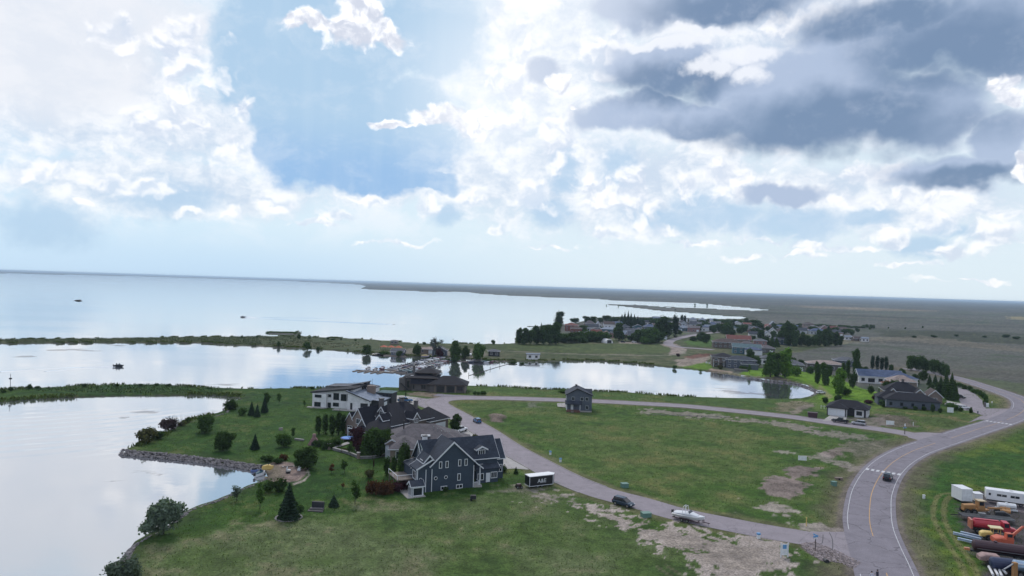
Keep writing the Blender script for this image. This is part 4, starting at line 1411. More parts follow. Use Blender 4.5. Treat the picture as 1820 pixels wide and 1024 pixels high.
# ---- white flat-angled modern house
H = House('modern_house', 'white modern house with dark slanted mono-pitch roofs facing the pond lawn', (-69.2, 245.8, 0), -11, 'white', 'pale', M_DTRIM)
H.shed(0.0, 15.0, 0.0, 9.0, 4.95, 6.9, 'x', over=0.9, th=0.42, rm='black')
H.box(-0.02, 5.2, -1.0, 0.0, -0.3, 4.85)
H.shed(13.5, 21.6, -1.6, 9.4, 6.2, 3.5, 'x', over=0.5)
H.shed(21.65, 25.0, 0.5, 8.8, 3.3, 3.1, 'x', over=0.4, m='dark')
H.shed(1.5, 10.0, 7.6, 14.0, 6.0, 6.5, 'x', over=0.6, rm='grey')
H.shed(8.0, 15.5, 9.5, 13.5, 6.2, 7.9, 'x', over=0.3, m='dark', z0=3.0, rm='grey')
H.shed(15.6, 19.0, 9.5, 14.0, 6.6, 6.2, 'x', over=0.3, rm='grey', z0=3.0)
H.hip(20.0, 25.5, 9.6, 15.0, 4.6, 5.0, rm='teal', m='dark', over=0.4)
H.box(17.0, 19.8, 7.0, 8.6, 4.6, 7.4, 'tan', 'chimney')
H.box(14.2, 15.4, 7.2, 8.4, 5.8, 7.9, 'dark', 'chimney')
part('antenna', MB().tube((18.6, 8.0, 7.402), (18.6, 8.0, 9.8), 0.05), M_DTRIM, H.t)
H.window('F', -1.0, 1.0, 3.5, 2.3, 0.8)
H.window('F', -1.0, 0.9, 0.3, 2.2, 1.4, 2)
H.window('F', 0.0, 5.6, 3.7, 0.9, 0.8)
H.window('F', 0.0, 5.5, 0.0, 1.0, 1.6)
H.window('F', 0.0, 7.6, 2.9, 1.9, 2.2, 2)
H.window('F', 0.0, 10.4, 2.7, 1.9, 2.2, 2)
H.window('F', 0.0, 7.5, 0.6, 2.0, 1.1, 2)
H.window('F', 0.0, 12.7, 2.8, 0.7, 2.2)
H.door('F', -1.6, 14.6, 0.8, 2.4, m=M_DTRIM)
H.garage('F', -1.6, 18.4, 2.7, 2.5, m=M_DTRIM)
H.window('R', 21.6, -0.9, 1.0, 1.1, 1.2)
H.garage('R', 25.0, 1.5, 5.0, 2.4, m=M_TRIM)
H.window('F', 9.6, 22.0, 3.4, 2.2, 1.0, 2)
part('patio', MB().box(9.0, 22.5, -4.0, -1.62, -0.3, 0.08).box(-1.5, 5.0, -2.2, -1.02, -0.3, 0.08), m_conc, H.t)

# ---- brown lakeside villa with the lookout storey
H = House('villa', 'brown villa with stepped dark roofs and small lookout storey by the marina', (-46.0, 288.5, 0), 0, 'stone', 'black', M_BTRIM)
H.hip(2.0, 15.5, 2.0, 14.0, 5.0, 7.2, over=0.8)
H.box(0.0, 2.4, 0.6, 4.0, -0.3, 5.0)
H.hip(7.2, 15.2, 5.5, 12.5, 6.8, 8.8, over=1.2, z0=5.0)
H.window('F', 5.5, 9.0, 6.2, 4.5, 0.6, 4)
H.gable(5.5, 14.0, 0.0, 5.5, 3.2, 5.2, 'x', over=0.7)
H.chimney(5.0, 9.0, 6.0, 9.2, 1.0, 0.9)
H.window('F', 0.0, 9.5, 0.9, 1.7, 1.6, 2)
H.window('F', 2.0, 3.2, 1.0, 1.0, 2.6, 1)
H.window('F', 0.0, 6.0, 0.8, 0.5, 1.8, 1)
part('stair', MB().add([(0.4, 0.3, 3.0), (1.0, 0.3, 3.0), (4.4, 0.3, 0.0), (3.8, 0.3, 0.0), (0.4, 0.55, 3.0), (1.0, 0.55, 3.0), (4.4, 0.55, 0.0), (3.8, 0.55, 0.0)], [(0, 1, 2, 3), (4, 5, 6, 7), (0, 3, 7, 4), (1, 2, 6, 5)]), M_DTRIM, H.t)
part('skylight', MB().box(4.4, 5.6, 3.2, 4.2, 5.75, 5.95), M_TRIM, H.t)
part('wing_wall', MB().box(14.0, 14.4, -0.6, 2.0, -0.3, 3.1), MS['stone'], H.t)
wing = House('garage_wing', 'x', (0, 0, 0), 0, 'stone', 'black', M_BTRIM)
C.objects.unlink(wing.t)
bpy.data.objects.remove(wing.t)
H2_ = House.__new__(House)
H2_.t = H.t
H2_.wm, H2_.rm, H2_.tm, H2_.fw = H.wm, H.rm, H.tm, H.fw
H2_.hip(13.2, 28.0, -1.5, 8.5, 3.0, 6.2, over=0.9)
H2_.garage('F', -1.5, 16.2, 2.9, 2.4, m=M_DTRIM)
H2_.garage('F', -1.5, 20.4, 2.9, 2.5, m=M_DTRIM)
H2_.window('F', -1.5, 24.6, 0.9, 2.2, 1.5, 3)
for a in (15.2, 19.5, 23.7, 27.6):
    part('pillar', MB().box(a, a + 0.4, -2.0, -1.52, -0.3, 2.9), MS['tan'], H.t)

# ---- grey two-storey house inside the loop
H = House('two_storey_house', 'grey two-storey house standing alone on the field inside the loop street', (21.2, 252.6, 0), -3, 'grey', 'navy', M_DTRIM)
H.gable(0, 9.2, 0, 9.0, 5.9, 8.1, 'y', over=0.4, peak=0.42)
H.gable(5.5, 9.1, 3.0, 8.0, 5.7, 7.3, 'x', over=0.35)
H.shed(-0.3, 5.3, -1.7, 0.0, 2.7, 3.5, 'y', wall=False, over=0.2)
part('porch_deck', MB().box(0.0, 5.0, -1.7, -0.01, -0.3, 0.5), mat('red_brown_deck', (0.13, 0.06, 0.045)), H.t)
part('porch_stair', MB().box(1.6, 2.6, -2.9, -1.72, -0.2, 0.25).box(1.6, 2.6, -2.3, -1.72, 0.25, 0.45), M_WOOD, H.t)
for a in (0.0, 4.8):
    part('porch_post', MB().box(a, a + 0.18, -1.65, -1.47, 0.5, 2.75), M_TRIM, H.t)
H.door('F', 0.0, 1.6, 0.9, 2.1, 0.5, M_TRIM)
for a, z in ((1.9, 3.95), (5.1, 3.95), (6.9, 3.95), (7.0, 0.9)):
    H.window('F', 0.0, a, z, 1.0, 1.15, 2, fm=M_TRIM, fw=0.05)
H.window('L', 0.0, 2.0, 3.9, 1.2, 1.2, 1, fm=M_TRIM)
H.window('L', 0.0, 5.0, 1.0, 1.4, 1.2, 2, fm=M_TRIM)
H.strip('F', 0.0, 0.0, -0.3, 9.2, 0.55, m_conc, 'plinth')
H.strip('L', 0.0, 0.0, 0.3, 0.2, 5.5, M_TRIM, 'corner_board')
H.garage('L', 0.0, 3.0, 3.0, 2.3)
H.chimney(3.6, 6.0, 7.0, 8.8, 0.6, 0.6, 'dark')
H.vent(4.6, 3.2, 7.6, 0.5)

# ---- small white bungalow with dark hipped roof
H = House('bungalow', 'white bungalow with black hipped roof beside the black pickup', (120.3, 261.2, 0), -31, 'white', 'black', M_DTRIM)
H.hip(0, 13.6, 3.9, 12.4, 2.9, 5.4)
H.hip(0.0, 6.6, 0.0, 5.5, 2.85, 4.6)
H.hip(9.2, 13.0, 2.4, 5.5, 2.8, 4.1)
H.box(6.62, 9.18, 3.86, 3.95, -0.3, 2.85, 'dark')
H.garage('F', 0.0, 0.5, 2.6, 2.2)
H.garage('F', 0.0, 3.4, 2.6, 2.2)
H.strip('F', 0.0, 6.2, -0.3, 0.4, 3.1, MS['dark'], 'pilaster')
H.strip('F', 0.0, 0.0, -0.3, 0.35, 3.1, MS['dark'], 'pilaster')
H.strip('F', 2.4, 12.3, -0.3, 0.7, 3.05, MS['dark'], 'pilaster')
H.window('F', 2.4, 9.9, 0.8, 1.7, 1.3, 2)
H.window('R', 13.6, 7.4, 1.0, 0.7, 1.5, 1)
H.strip('R', 13.6, 3.9, -0.35, 8.5, 0.5, MS['stone'], 'plinth')
H.door('F', 3.86, 7.4, m=M_DTRIM)

# ---- long charcoal bungalow
H = House('long_house', 'long grey bungalow with dark hipped roof, front row beside the parking lane', (155.0, 284.4, 0), -19, 'grey', 'black', M_DTRIM)
H.hip(0, 19.6, 0, 10.5, 3.2, 5.9)
H.hip(-2.0, 8.0, 5.5, 13.5, 3.1, 5.7)
for a in (1.5, 5.4, 9.4, 13.2, 16.6):
    H.window('F', 0.0, a, 1.0, 0.9, 1.2, 1)
H.strip('F', 0.0, 0.0, -0.3, 19.6, 0.5, MS['stone'], 'plinth')
H.strip('F', 0.0, 0.0, 0.3, 0.18, 2.8, M_TRIM, 'corner_board')

H = House('steep_house', 'dark steep-roofed house with tan gables between the long grey bungalow and the blue roof', (164, 302, 0), -19, 'tan', 'black', M_TRIM)
H.hip(0, 15, 0, 11, 4.2, 8.0)
H.gable(10.5, 15.5, -2.5, 5, 3.6, 6.0, 'y')
H.gable(1.0, 5.0, -1.6, 4, 3.4, 5.6, 'y')
H.gable(17.0, 22.5, 2.0, 10.0, 3.0, 5.6, 'y', rm='brown')
H.window('F', -2.5, 12.2, 1.0, 1.6, 1.4, 2)
H.window('F', -1.6, 2.2, 1.0, 1.6, 1.4, 2)
H.window('F', 2.0, 18.6, 0.9, 1.8, 1.4, 2)
H.chimney(8.0, 6.0, 6.5, 9.0, 0.9, 0.9, 'stone')

H = House('tan_house', 'tan hipped-roof house behind the dark steep-roofed one', (184, 334, 0), -15, 'tan', 'tan', M_TRIM)
H.hip(0, 11.5, 0, 9.5, 4.6, 7.4)
H.hip(-3.0, 4.0, -2.5, 5, 3.2, 5.2, rm='red')
H.window('F', -2.5, -1.6, 0.9, 1.8, 1.5, 2)
H.window('F', 0.0, 6.4, 2.6, 1.8, 1.4, 2)
H.window('F', 0.0, 8.8, 0.8, 1.8, 1.4, 2)

H = House('white_house', 'long white house under a blue-grey roof at the back of the bright lawn', (183.3, 362.5, 0), -13, 'white', 'blue', M_TRIM)
H.gable(0, 21.0, 0, 11.0, 3.6, 6.5, 'x')
H.hip(14.0, 27.0, -2.5, 8.5, 3.5, 6.0)
H.window('F', 0.0, 1.2, 1.0, 1.4, 1.5, 1, fm=M_DTRIM)
H.window('F', 0.0, 4.4, 0.6, 3.0, 1.9, 3, fm=M_DTRIM)
H.window('F', 0.0, 9.4, 0.9, 1.8, 1.5, 2, fm=M_DTRIM)
H.window('F', 0.0, 12.4, 1.6, 1.2, 0.9, 1, fm=M_DTRIM)
H.window('L', 0.0, 4.0, 3.2, 1.4, 1.4, 2, fm=M_DTRIM)
H.window('F', -2.5, 20.0, 0.8, 2.2, 1.4, 2)


# ================================================================== the village, simpler houses
def simple_house(px, py, w, d, ze, zr, rz, wall, roof, label, kind='hip', name='house', group=None, storeys=1, z=0.0):
    p = at(px, py)
    h = House(name, label, (p.x, p.y, 0), rz, wall, roof, M_TRIM if wall not in ('white', 'pale') else M_DTRIM, group)
    if kind == 'hip':
        h.hip(0, w, 0, d, ze, zr)
    elif kind == 'gx':
        h.gable(0, w, 0, d, ze, zr, 'x')
    else:
        h.gable(0, w, 0, d, ze, zr, 'y')
    zs = [0.9] if storeys == 1 else [0.9, 3.6]
    n = max(2, int(w / 3.4))
    for zz in zs:
        for k in range(n):
            a = w * (k + 0.5) / n - 0.65
            if zz < 1 and k == n - 1 and w > 9 and storeys == 1:
                h.garage('F', 0.0, a - 0.6, 2.6, 2.2)
            else:
                h.window('F', 0.0, a, zz, 1.3, 1.2, 2)
    h.window('L', 0.0, d * 0.4, zs[-1], 1.4, 1.2, 2)
    return h


# front group by the swimming bay
h = simple_house(1266, 651, 13, 12, 5.6, 8.0, -12, 'brown', 'black', 'large dark brown house with tall veranda, left end of the front row above the bay', storeys=2)
for k in range(5):
    part('veranda_post', MB().box(0.4 + k * 3.0, 0.65 + k * 3.0, -2.2, -1.95, -0.3, 4.6), M_TRIM, h.t)
part('veranda', MB().box(0.2, 12.8, -2.3, -0.05, 2.6, 2.85), M_WOOD, h.t)
h = simple_house(1291, 654, 17, 12, 5.0, 7.2, -10, 'grey', 'navy', 'grey house with slate roof next to the tall veranda house', storeys=2)
h.hip(8.5, 17.5, -3.5, 3, 3.0, 4.8)
simple_house(1302, 628, 20, 10, 4.8, 7.0, -14, 'teal', 'teal', 'teal-grey long house behind the slate roofed one', 'gx', storeys=2)
simple_house(1324, 630, 12, 9, 3.4, 5.4, -14, 'white', 'blue', 'white bungalow with blue-grey roof and long deck')
simple_house(1268, 618, 22, 13, 4.6, 7.4, -10, 'brown', 'brown', 'wide brown roofed house beside the village street bend', storeys=2)
simple_house(1292, 612, 20, 12, 4.6, 7.8, -12, 'tan', 'red', 'house with long red-brown roof in the middle of the village', 'gx', storeys=2)
simple_house(1332, 600, 14, 9, 3.6, 6.0, -10, 'white', 'navy', 'white gabled house right of the red-brown roof', 'gx')
simple_house(1340, 618, 10, 8, 5.8, 7.6, -14, 'pink', 'grey', 'pink brick two-storey house among the dark conifers', storeys=2)
simple_house(1318, 618, 9, 8, 3.4, 5.6, -14, 'pale', 'purple', 'pale small house left of the pink brick one')
simple_house(1358, 600, 7, 8, 3.4, 6.5, -10, 'white', 'pale', 'small white gabled shed house beside the tall white gable', 'gy')
simple_house(1366, 598, 9, 10, 5.2, 9.2, -18, 'white', 'pale', 'tall bright white steep gabled house in the village', 'gy', storeys=2)
simple_house(1374, 612, 15, 10, 4.8, 7.0, -16, 'navy', 'navy', 'dark navy house in front of the tall white gable', storeys=2)
simple_house(1369, 583, 7, 8, 5.0, 8.8, -10, 'grey', 'pale', 'narrow grey steep-gabled house behind the white gable', 'gy')
simple_house(1352, 647, 9, 9, 3.6, 5.8, -16, 'white', 'grey', 'white walled house half hidden behind the two big lawn trees')
simple_house(1378, 657, 16, 12, 3.4, 6.2, -16, 'stone', 'grey', 'house with broad grey roof right behind the big lawn trees')
simple_house(1436, 656, 20, 12, 3.4, 5.4, -16, 'stone', 'tan', 'low house with pale tan hipped roof above the bright lawn')
simple_house(1484, 650, 14, 10, 3.4, 5.6, -16, 'grey', 'grey', 'grey roofed house behind the lawn poplars')
simple_house(1352, 627, 10, 9, 3.6, 5.8, -14, 'stone', 'purple', 'purple-grey roofed house near the conifers')
# right part of the village
simple_house(1412, 592, 14, 10, 3.6, 6.2, -12, 'pale', 'navy', 'pale house left of the bright blue roof', 'gx')
simple_house(1440, 594, 18, 12, 3.6, 6.8, -12, 'pale', 'blue', 'house with wide bright blue roof at the right of the village')
simple_house(1468, 596, 18, 12, 3.6, 6.6, -12, 'pink', 'navy', 'pink walled house with dark roof at the far right of the village')
simple_house(1428, 580, 14, 10, 3.4, 5.8, -12, 'tan', 'brown', 'brown roofed house behind the bright blue roof')
simple_house(1398, 581, 12, 9, 3.4, 5.6, -12, 'tan', 'purple', 'tan house with purple-grey roof at the back of the village')
simple_house(1452, 606, 12, 9, 3.4, 5.6, -12, 'stone', 'black', 'small black roofed house behind the front conifers')
simple_house(1429, 606, 10, 8, 3.2, 5.2, -12, 'grey', 'grey', 'small grey house behind the conifers')
# centre-left of the village
simple_house(1004, 588, 13, 12, 5.8, 8.6, -6, 'brick', 'red', 'large red brick house at the left end of the village', storeys=2)
simple_house(1014, 592, 11, 10, 4.4, 6.8, -6, 'brick', 'brown', 'brown roofed annex house beside the red brick one')
CL = [(1042, 588, 13, 'pale', 'navy', 'gx', 'pale house with navy roof right of the red brick one'),
      (1052, 594, 9, 'pale', 'purple', 'gy', 'small pale gabled house between bushes'),
      (1066, 593, 16, 'teal', 'pale', 'hip', 'teal walled house with pale metal roof'),
      (1060, 582, 6, 'white', 'pale', 'gy', 'narrow white house with a tall front'),
      (1074, 583, 12, 'white', 'brown', 'gx', 'white house under a brown roof by the lakeshore'),
      (1088, 582, 15, 'white', 'blue', 'gx', 'white lakeshore house with light blue roof'),
      (1086, 592, 9, 'grey', 'navy', 'gy', 'grey steep gabled house with cream front'),
      (1038, 580, 12, 'tan', 'purple', 'hip', 'tan lakeshore house behind the round trees'),
      (1112, 596, 14, 'pale', 'grey', 'gx', 'pale two-tone house below the spruce clump'),
      (1130, 594, 9, 'pale', 'purple', 'gy', 'lilac grey gabled house below the spruces'),
      (1146, 588, 12, 'grey', 'blue', 'hip', 'blue-grey house right of the spruce clump'),
      (1158, 594, 10, 'stone', 'grey', 'hip', 'stone house hidden behind the green shrubs'),
      (1178, 580, 9, 'white', 'navy', 'gx', 'white cottage left of the tall narrow spruce'),
      (1188, 590, 11, 'pale', 'blue', 'hip', 'pale blue cottage left of the tall narrow spruce'),
      (1208, 588, 12, 'teal', 'pale', 'hip', 'mint green cottage right of the tall narrow spruce'),
      (1222, 589, 13, 'pink', 'purple', 'gx', 'lilac cottage with purple-grey roof by the street'),
      (1236, 588, 15, 'white', 'blue', 'hip', 'bright pale blue cottage by the street'),
      (1252, 588, 12, 'white', 'pale', 'gx', 'white cottage with pale metal roof'),
      (1266, 586, 13, 'pale', 'blue', 'gx', 'pale cottage with light blue roof'),
      (1282, 584, 11, 'brick', 'brown', 'gx', 'red-brown cottage beside the row of spruces'),
      (1300, 590, 12, 'white', 'teal', 'hip', 'white cottage with teal roof'),
      (1314, 588, 12, 'white', 'grey', 'gx', 'white cottage with grey roof near the lone spruce'),
      (1210, 572, 10, 'white', 'pale', 'hip', 'white roofed cottage at the back, left'),
      (1226, 572.5, 10, 'white', 'pale', 'hip', 'white roofed cottage at the back, by the paired spruces'),
      (1242, 573, 10, 'pale', 'pale', 'hip', 'pale roofed cottage at the back, middle'),
      (1262, 574, 10, 'white', 'pale', 'gx', 'white roofed cottage at the back, right'),
      (1160, 570, 9, 'white', 'pale', 'gx', 'small white hut on the lakeshore beyond the shrubs'),
      (1172, 571, 9, 'white', 'pale', 'gx', 'second small white hut on the lakeshore'),
      (1334, 590, 12, 'stone', 'navy', 'hip', 'slate roofed house behind the village trees'),
      (1386, 592, 10, 'tan', 'black', 'hip', 'black roofed house behind the tallest conifers')]
random.seed(11)
for (px, py, w, wl, rf, kd, lb) in CL:
    simple_house(px, py, w, random.uniform(8, 11), random.choice([3.2, 3.6, 4.6]), random.uniform(5.8, 7.2), random.uniform(-18, 4), wl, rf, lb, kd)

WN = {'white': 'white', 'pale': 'pale', 'grey': 'blue-grey', 'tan': 'tan', 'teal': 'teal', 'pink': 'pinkish', 'brick': 'brick red', 'stone': 'stone grey'}
RN = {'navy': 'slate', 'blue': 'blue-grey', 'pale': 'pale metal', 'purple': 'weathered grey', 'grey': 'grey', 'brown': 'brown', 'red': 'red-brown', 'teal': 'greenish', 'black': 'black'}
OR_ = ['first', 'second', 'third', 'fourth', 'fifth', 'sixth', 'seventh', 'eighth', 'ninth', 'tenth', 'eleventh', 'twelfth', 'thirteenth', 'fourteenth', 'fifteenth']
random.seed(31)
for row, x0_, x1_, y0_, n_, nm in ((0, 1120, 1345, 577.5, 14, 'back lane'), (1, 1096, 1340, 584.5, 13, 'middle lane'), (2, 1030, 1170, 599.5, 9, 'meadow-side lane'), (3, 1350, 1500, 586, 9, 'eastern lane')):
    for k in range(n_):
        x_ = x0_ + (x1_ - x0_) * (k + .5) / n_ + random.uniform(-2, 2)
        wl = random.choice(['white', 'pale', 'grey', 'tan', 'teal', 'pale', 'white', 'pink', 'stone'])
        rf = random.choice(['navy', 'blue', 'pale', 'purple', 'grey', 'brown', 'navy', 'red', 'grey'])
        simple_house(x_, y0_ + (x_ - x0_) * .022 + random.uniform(-1, 1), random.uniform(8, 13), random.uniform(7, 10), random.choice([3.0, 3.4, 4.4]), random.uniform(5.4, 7.2), random.uniform(-20, 8), wl, rf,
                     '%s cottage with %s roof, %s from the left in the village %s' % (WN[wl], RN[rf], OR_[k], nm), random.choice(['gx', 'hip', 'gy', 'gx']))

# ================================================================== trees and shrubs
def leaf_mat(name, col, vary=0.35):
    m = bpy.data.materials.new(name)
    m.use_nodes = True
    t = NT(m.node_tree)
    t.n.clear()
    out = t.node('ShaderNodeOutputMaterial')
    tc = t.node('ShaderNodeTexCoord')
    oi = t.node('ShaderNodeObjectInfo')
    n = t.noise(tc.outputs['Object'], 1.1, 3, 0.7)
    f = t.math('MULTIPLY', t.step(n, 0.32, 0.68, 1 - vary * 1.5, 1 + vary * 1.6, 'LINEAR'), t.step(oi.outputs['Random'], 0, 1, 0.78, 1.25, 'LINEAR'))
    c = t.vmath('SCALE', tuple(col), scale=f)
    d = t.node('ShaderNodeBsdfDiffuse')
    tr = t.node('ShaderNodeBsdfTranslucent')
    t.l.new(c, d.inputs[0])
    t.l.new(t.vmath('MULTIPLY', c, (1.1, 1.3, 0.6)), tr.inputs[0])
    ms = t.node('ShaderNodeMixShader')
    ms.inputs[0].default_value = 0.3
    t.l.new(d.outputs[0], ms.inputs[1])
    t.l.new(tr.outputs[0], ms.inputs[2])
    t.l.new(ms.outputs[0], out.inputs[0])
    return m


LM = {
    'dark': leaf_mat('dark_green_leaves', (0.046, 0.080, 0.026)),
    'mid': leaf_mat('green_leaves', (0.058, 0.105, 0.030)),
    'bright': leaf_mat('fresh_green_leaves', (0.095, 0.175, 0.030)),
    'silver': leaf_mat('silver_green_leaves', (0.115, 0.150, 0.115)),
    'spruce': leaf_mat('blue_green_needles', (0.036, 0.060, 0.040)),
    'maroon': leaf_mat('maroon_leaves', (0.055, 0.022, 0.030)),
    'rust': leaf_mat('rust_brown_leaves', (0.105, 0.052, 0.030)),
    'olive': leaf_mat('olive_leaves', (0.085, 0.085, 0.040)),
    'greyish': leaf_mat('grey_thin_leaves', (0.085, 0.095, 0.105)),
    'dusky': leaf_mat('dusky_purple_grey_leaves', (0.085, 0.062, 0.070)),
    'reed': leaf_mat('reed_blades', (0.060, 0.078, 0.025)),
}


def leaf_cloud(lobes, n, size, seed, up=0.35, core=0.66, shell=0.55, kind='leaf'):
    rng = np.random.default_rng(seed)
    vol = np.array([l[3] * l[4] * l[5] for l in lobes]) ** (2 / 3)
    which = rng.choice(len(lobes), n, p=vol / vol.sum())
    L = np.array(lobes)[which]
    d = rng.normal(size=(n, 3))
    d /= np.linalg.norm(d, axis=1)[:, None]
    r_ = shell + (1.10 - shell) * rng.random(n) ** 0.6 + 0.22 * (rng.random(n) < 0.12)
    lump = 1 + 0.24 * np.sin(d[:, 0] * 5 + seed) * np.cos(d[:, 1] * 6 + d[:, 2] * 4)
    c = L[:, :3] + d * L[:, 3:6] * (r_ * lump)[:, None]
    nrm = d + rng.normal(size=(n, 3)) * 0.65
    nrm[:, 2] += up
    nrm /= np.linalg.norm(nrm, axis=1)[:, None]
    a = np.cross(nrm, rng.normal(size=(n, 3)))
    a /= np.linalg.norm(a, axis=1)[:, None]
    b_ = np.cross(nrm, a)
    s = size * (0.6 + 0.8 * rng.random(n))[:, None]
    p0 = c - a * s * 0.5
    p1 = c - b_ * s * 0.42
    p2 = c + a * s * 0.6 - nrm * s * 0.15
    p3 = c + b_ * s * 0.42
    vs = np.stack([p0, p1, p2, p3], 1).reshape(-1, 3)
    keep_z = 0.05
    vs[:, 2] = np.maximum(vs[:, 2], keep_z)
    fs = np.arange(4 * n).reshape(n, 4)
    V, F = vs.tolist(), fs.tolist()
    if core:
        for (cx, cy, cz, rx, ry, rz) in lobes:
            bm = bmesh.new()
            bmesh.ops.create_icosphere(bm, subdivisions=2, radius=1.0)
            k = len(V)
            for v in bm.verts:
                w_ = 1 + 0.22 * math.sin(v.co.x * 4 + seed) * math.cos(v.co.y * 5 + v.co.z * 3)
                V.append((cx + v.co.x * rx * core * w_, cy + v.co.y * ry * core * w_, max(0.05, cz + v.co.z * rz * core * w_)))
            for f in bm.faces:
                F.append([v.index + k for v in f.verts])
            bm.free()
    me = bpy.data.meshes.new('crown')
    me.from_pydata(V, [], F)
    me.update()
    return me


def trunk_mesh(h, r, limbs=4, top=0.6, seed=0):
    rng = random.Random(seed)
    mb = MB()
    mb.tube((0, 0, -0.15), (0, 0, h * 0.5), r, r * 0.7, 6)
    mb.tube((0, 0, h * 0.5), (0.05 * h * rng.uniform(-1, 1), 0.05 * h, h * top + 0.3 * h), r * 0.7, r * 0.2, 6)
    for k in range(limbs):
        a = k * 2.4 + seed
        z = h * (0.3 + 0.1 * k)
        mb.tube((0, 0, z), (math.cos(a) * h * 0.25, math.sin(a) * h * 0.25, z + h * 0.28), r * 0.45, r * 0.1, 5)
    return mb.mesh('trunk')


PROTO = {}


def proto(kind, colour, variant):
    key = (kind, colour, variant)
    if key in PROTO:
        return PROTO[key]
    rng = random.Random(hash((kind, variant)) % 1000 if False else sum(map(ord, kind)) * 7 + variant * 131)
    sd_ = rng.randrange(10000)
    u = lambda a, b_: rng.uniform(a, b_)
    if kind == 'round':            # 8 m tall, 7 m wide
        lobes = [(0, 0, 3.9, 2.4, 2.4, 3.2)] + [(u(-2.1, 2.1), u(-2.1, 2.1), u(1.3, 6.5), u(0.9, 1.7), u(0.9, 1.7), u(0.9, 1.7)) for _ in range(11)]
        me = leaf_cloud(lobes, 3000, 0.52, sd_)
        tr, H0, W0 = trunk_mesh(5.5, 0.22, seed=variant), 8.0, 7.0
    elif kind == 'tall':           # 12 m tall, 6 m wide
        lobes = [(0, 0, 5.4, 1.9, 1.9, 4.9)] + [(u(-1.8, 1.8), u(-1.8, 1.8), u(1.3, 10.4), u(0.8, 1.5), u(0.8, 1.5), u(1.0, 2.0)) for _ in range(14)]
        me = leaf_cloud(lobes, 3600, 0.55, sd_)
        tr, H0, W0 = trunk_mesh(8.0, 0.28, seed=variant), 12.0, 6.0
    elif kind == 'column':         # 8 m tall, 1.9 m wide
        lobes = [(0, 0, 3.7, 0.72, 0.72, 3.7)] + [(u(-.25, .25), u(-.25, .25), u(1.2, 6.6), u(.5, .75), u(.5, .75), u(1, 1.5)) for _ in range(6)]
        me = leaf_cloud(lobes, 1500, 0.36, sd_, up=0.8)
        tr, H0, W0 = trunk_mesh(5.0, 0.12, limbs=0, seed=variant), 8.0, 1.9
    elif kind == 'spruce':         # 8 m tall, 4.6 m wide
        lobes = []
        n_ = 11
        for k in range(n_):
            z = 0.7 + 6.9 * k / n_
            rr = 2.15 * (1 - (k / n_)) ** 0.85 + 0.18
            m_ = max(3, int(7 - k * 0.4))
            for q_ in range(m_):
                a = q_ * 2 * math.pi / m_ + k * 1.1 + u(-.2, .2)
                lobes.append((math.cos(a) * rr * 0.5, math.sin(a) * rr * 0.5, z - 0.1 * rr, rr * 0.55 * u(.85, 1.15), rr * 0.55 * u(.85, 1.15), 0.38))
        lobes.append((0, 0, 7.5, 0.2, 0.2, 0.6))
        me = leaf_cloud(lobes, 3400, 0.34, sd_, up=0.1, core=0.8)
        tr, H0, W0 = trunk_mesh(6.5, 0.16, limbs=0, seed=variant), 8.1, 4.6
    elif kind == 'shrub':          # 2.2 m tall, 3 m wide
        lobes = [(0, 0, 0.95, 1.0, 1.0, 0.95)] + [(u(-.8, .8), u(-.8, .8), u(.6, 1.5), u(.4, .7), u(.4, .7), u(.4, .65)) for _ in range(6)]
        me = leaf_cloud(lobes, 900, 0.28, sd_)
        tr, H0, W0 = trunk_mesh(1.4, 0.06, seed=variant), 2.2, 3.0
    elif kind == 'sapling':        # 5 m tall, 2.6 m wide, thin
        lobes = [(u(-.5, .5), u(-.5, .5), u(1.6, 4.4), u(.4, .7), u(.4, .7), u(.45, .8)) for _ in range(8)] + [(0, 0, 3.0, .6, .6, 1.6)]
        me = leaf_cloud(lobes, 620, 0.30, sd_, core=0, shell=0.2)
        tr, H0, W0 = trunk_mesh(3.6, 0.07, limbs=5, seed=variant), 5.0, 2.6
    elif kind == 'sparse':         # 10 m tall, 6 m wide, see-through
        lobes = [(u(-2, 2), u(-2, 2), u(3, 9), u(.7, 1.3), u(.7, 1.3), u(.7, 1.4)) for _ in range(14)]
        me = leaf_cloud(lobes, 1500, 0.36, sd_, core=0, shell=0.1)
        tr, H0, W0 = trunk_mesh(8.0, 0.2, limbs=8, seed=variant), 10.0, 6.0
    else:                          # bare: twiggy bush, 4 m
        rr = random.Random(5 + variant)
        mb = MB()
        for k in range(70):
            a, e = rr.uniform(0, 6.3), rr.uniform(0.2, 1.2)
            l_ = rr.uniform(1.5, 4.2)
            q = Vector((math.cos(a) * math.cos(e), math.sin(a) * math.cos(e), math.sin(e))) * l_
            mb.tube((0, 0, 0.1), q * 0.6, 0.05, 0.03, 3)
            mb.tube(q * 0.6, q + Vector((rr.uniform(-.5, .5), rr.uniform(-.5, .5), rr.uniform(0, .4))), 0.03, 0.01, 3)
        me = mb.mesh('crown')
        tr, H0, W0 = trunk_mesh(2.0, 0.08, seed=variant), 4.0, 5.0
    me.materials.append(LM[colour])
    if len(tr.materials) == 0:
        tr.materials.append(M_BARK)
    PROTO[key] = (me, tr, H0, W0)
    return PROTO[key]


NTREE = [0]


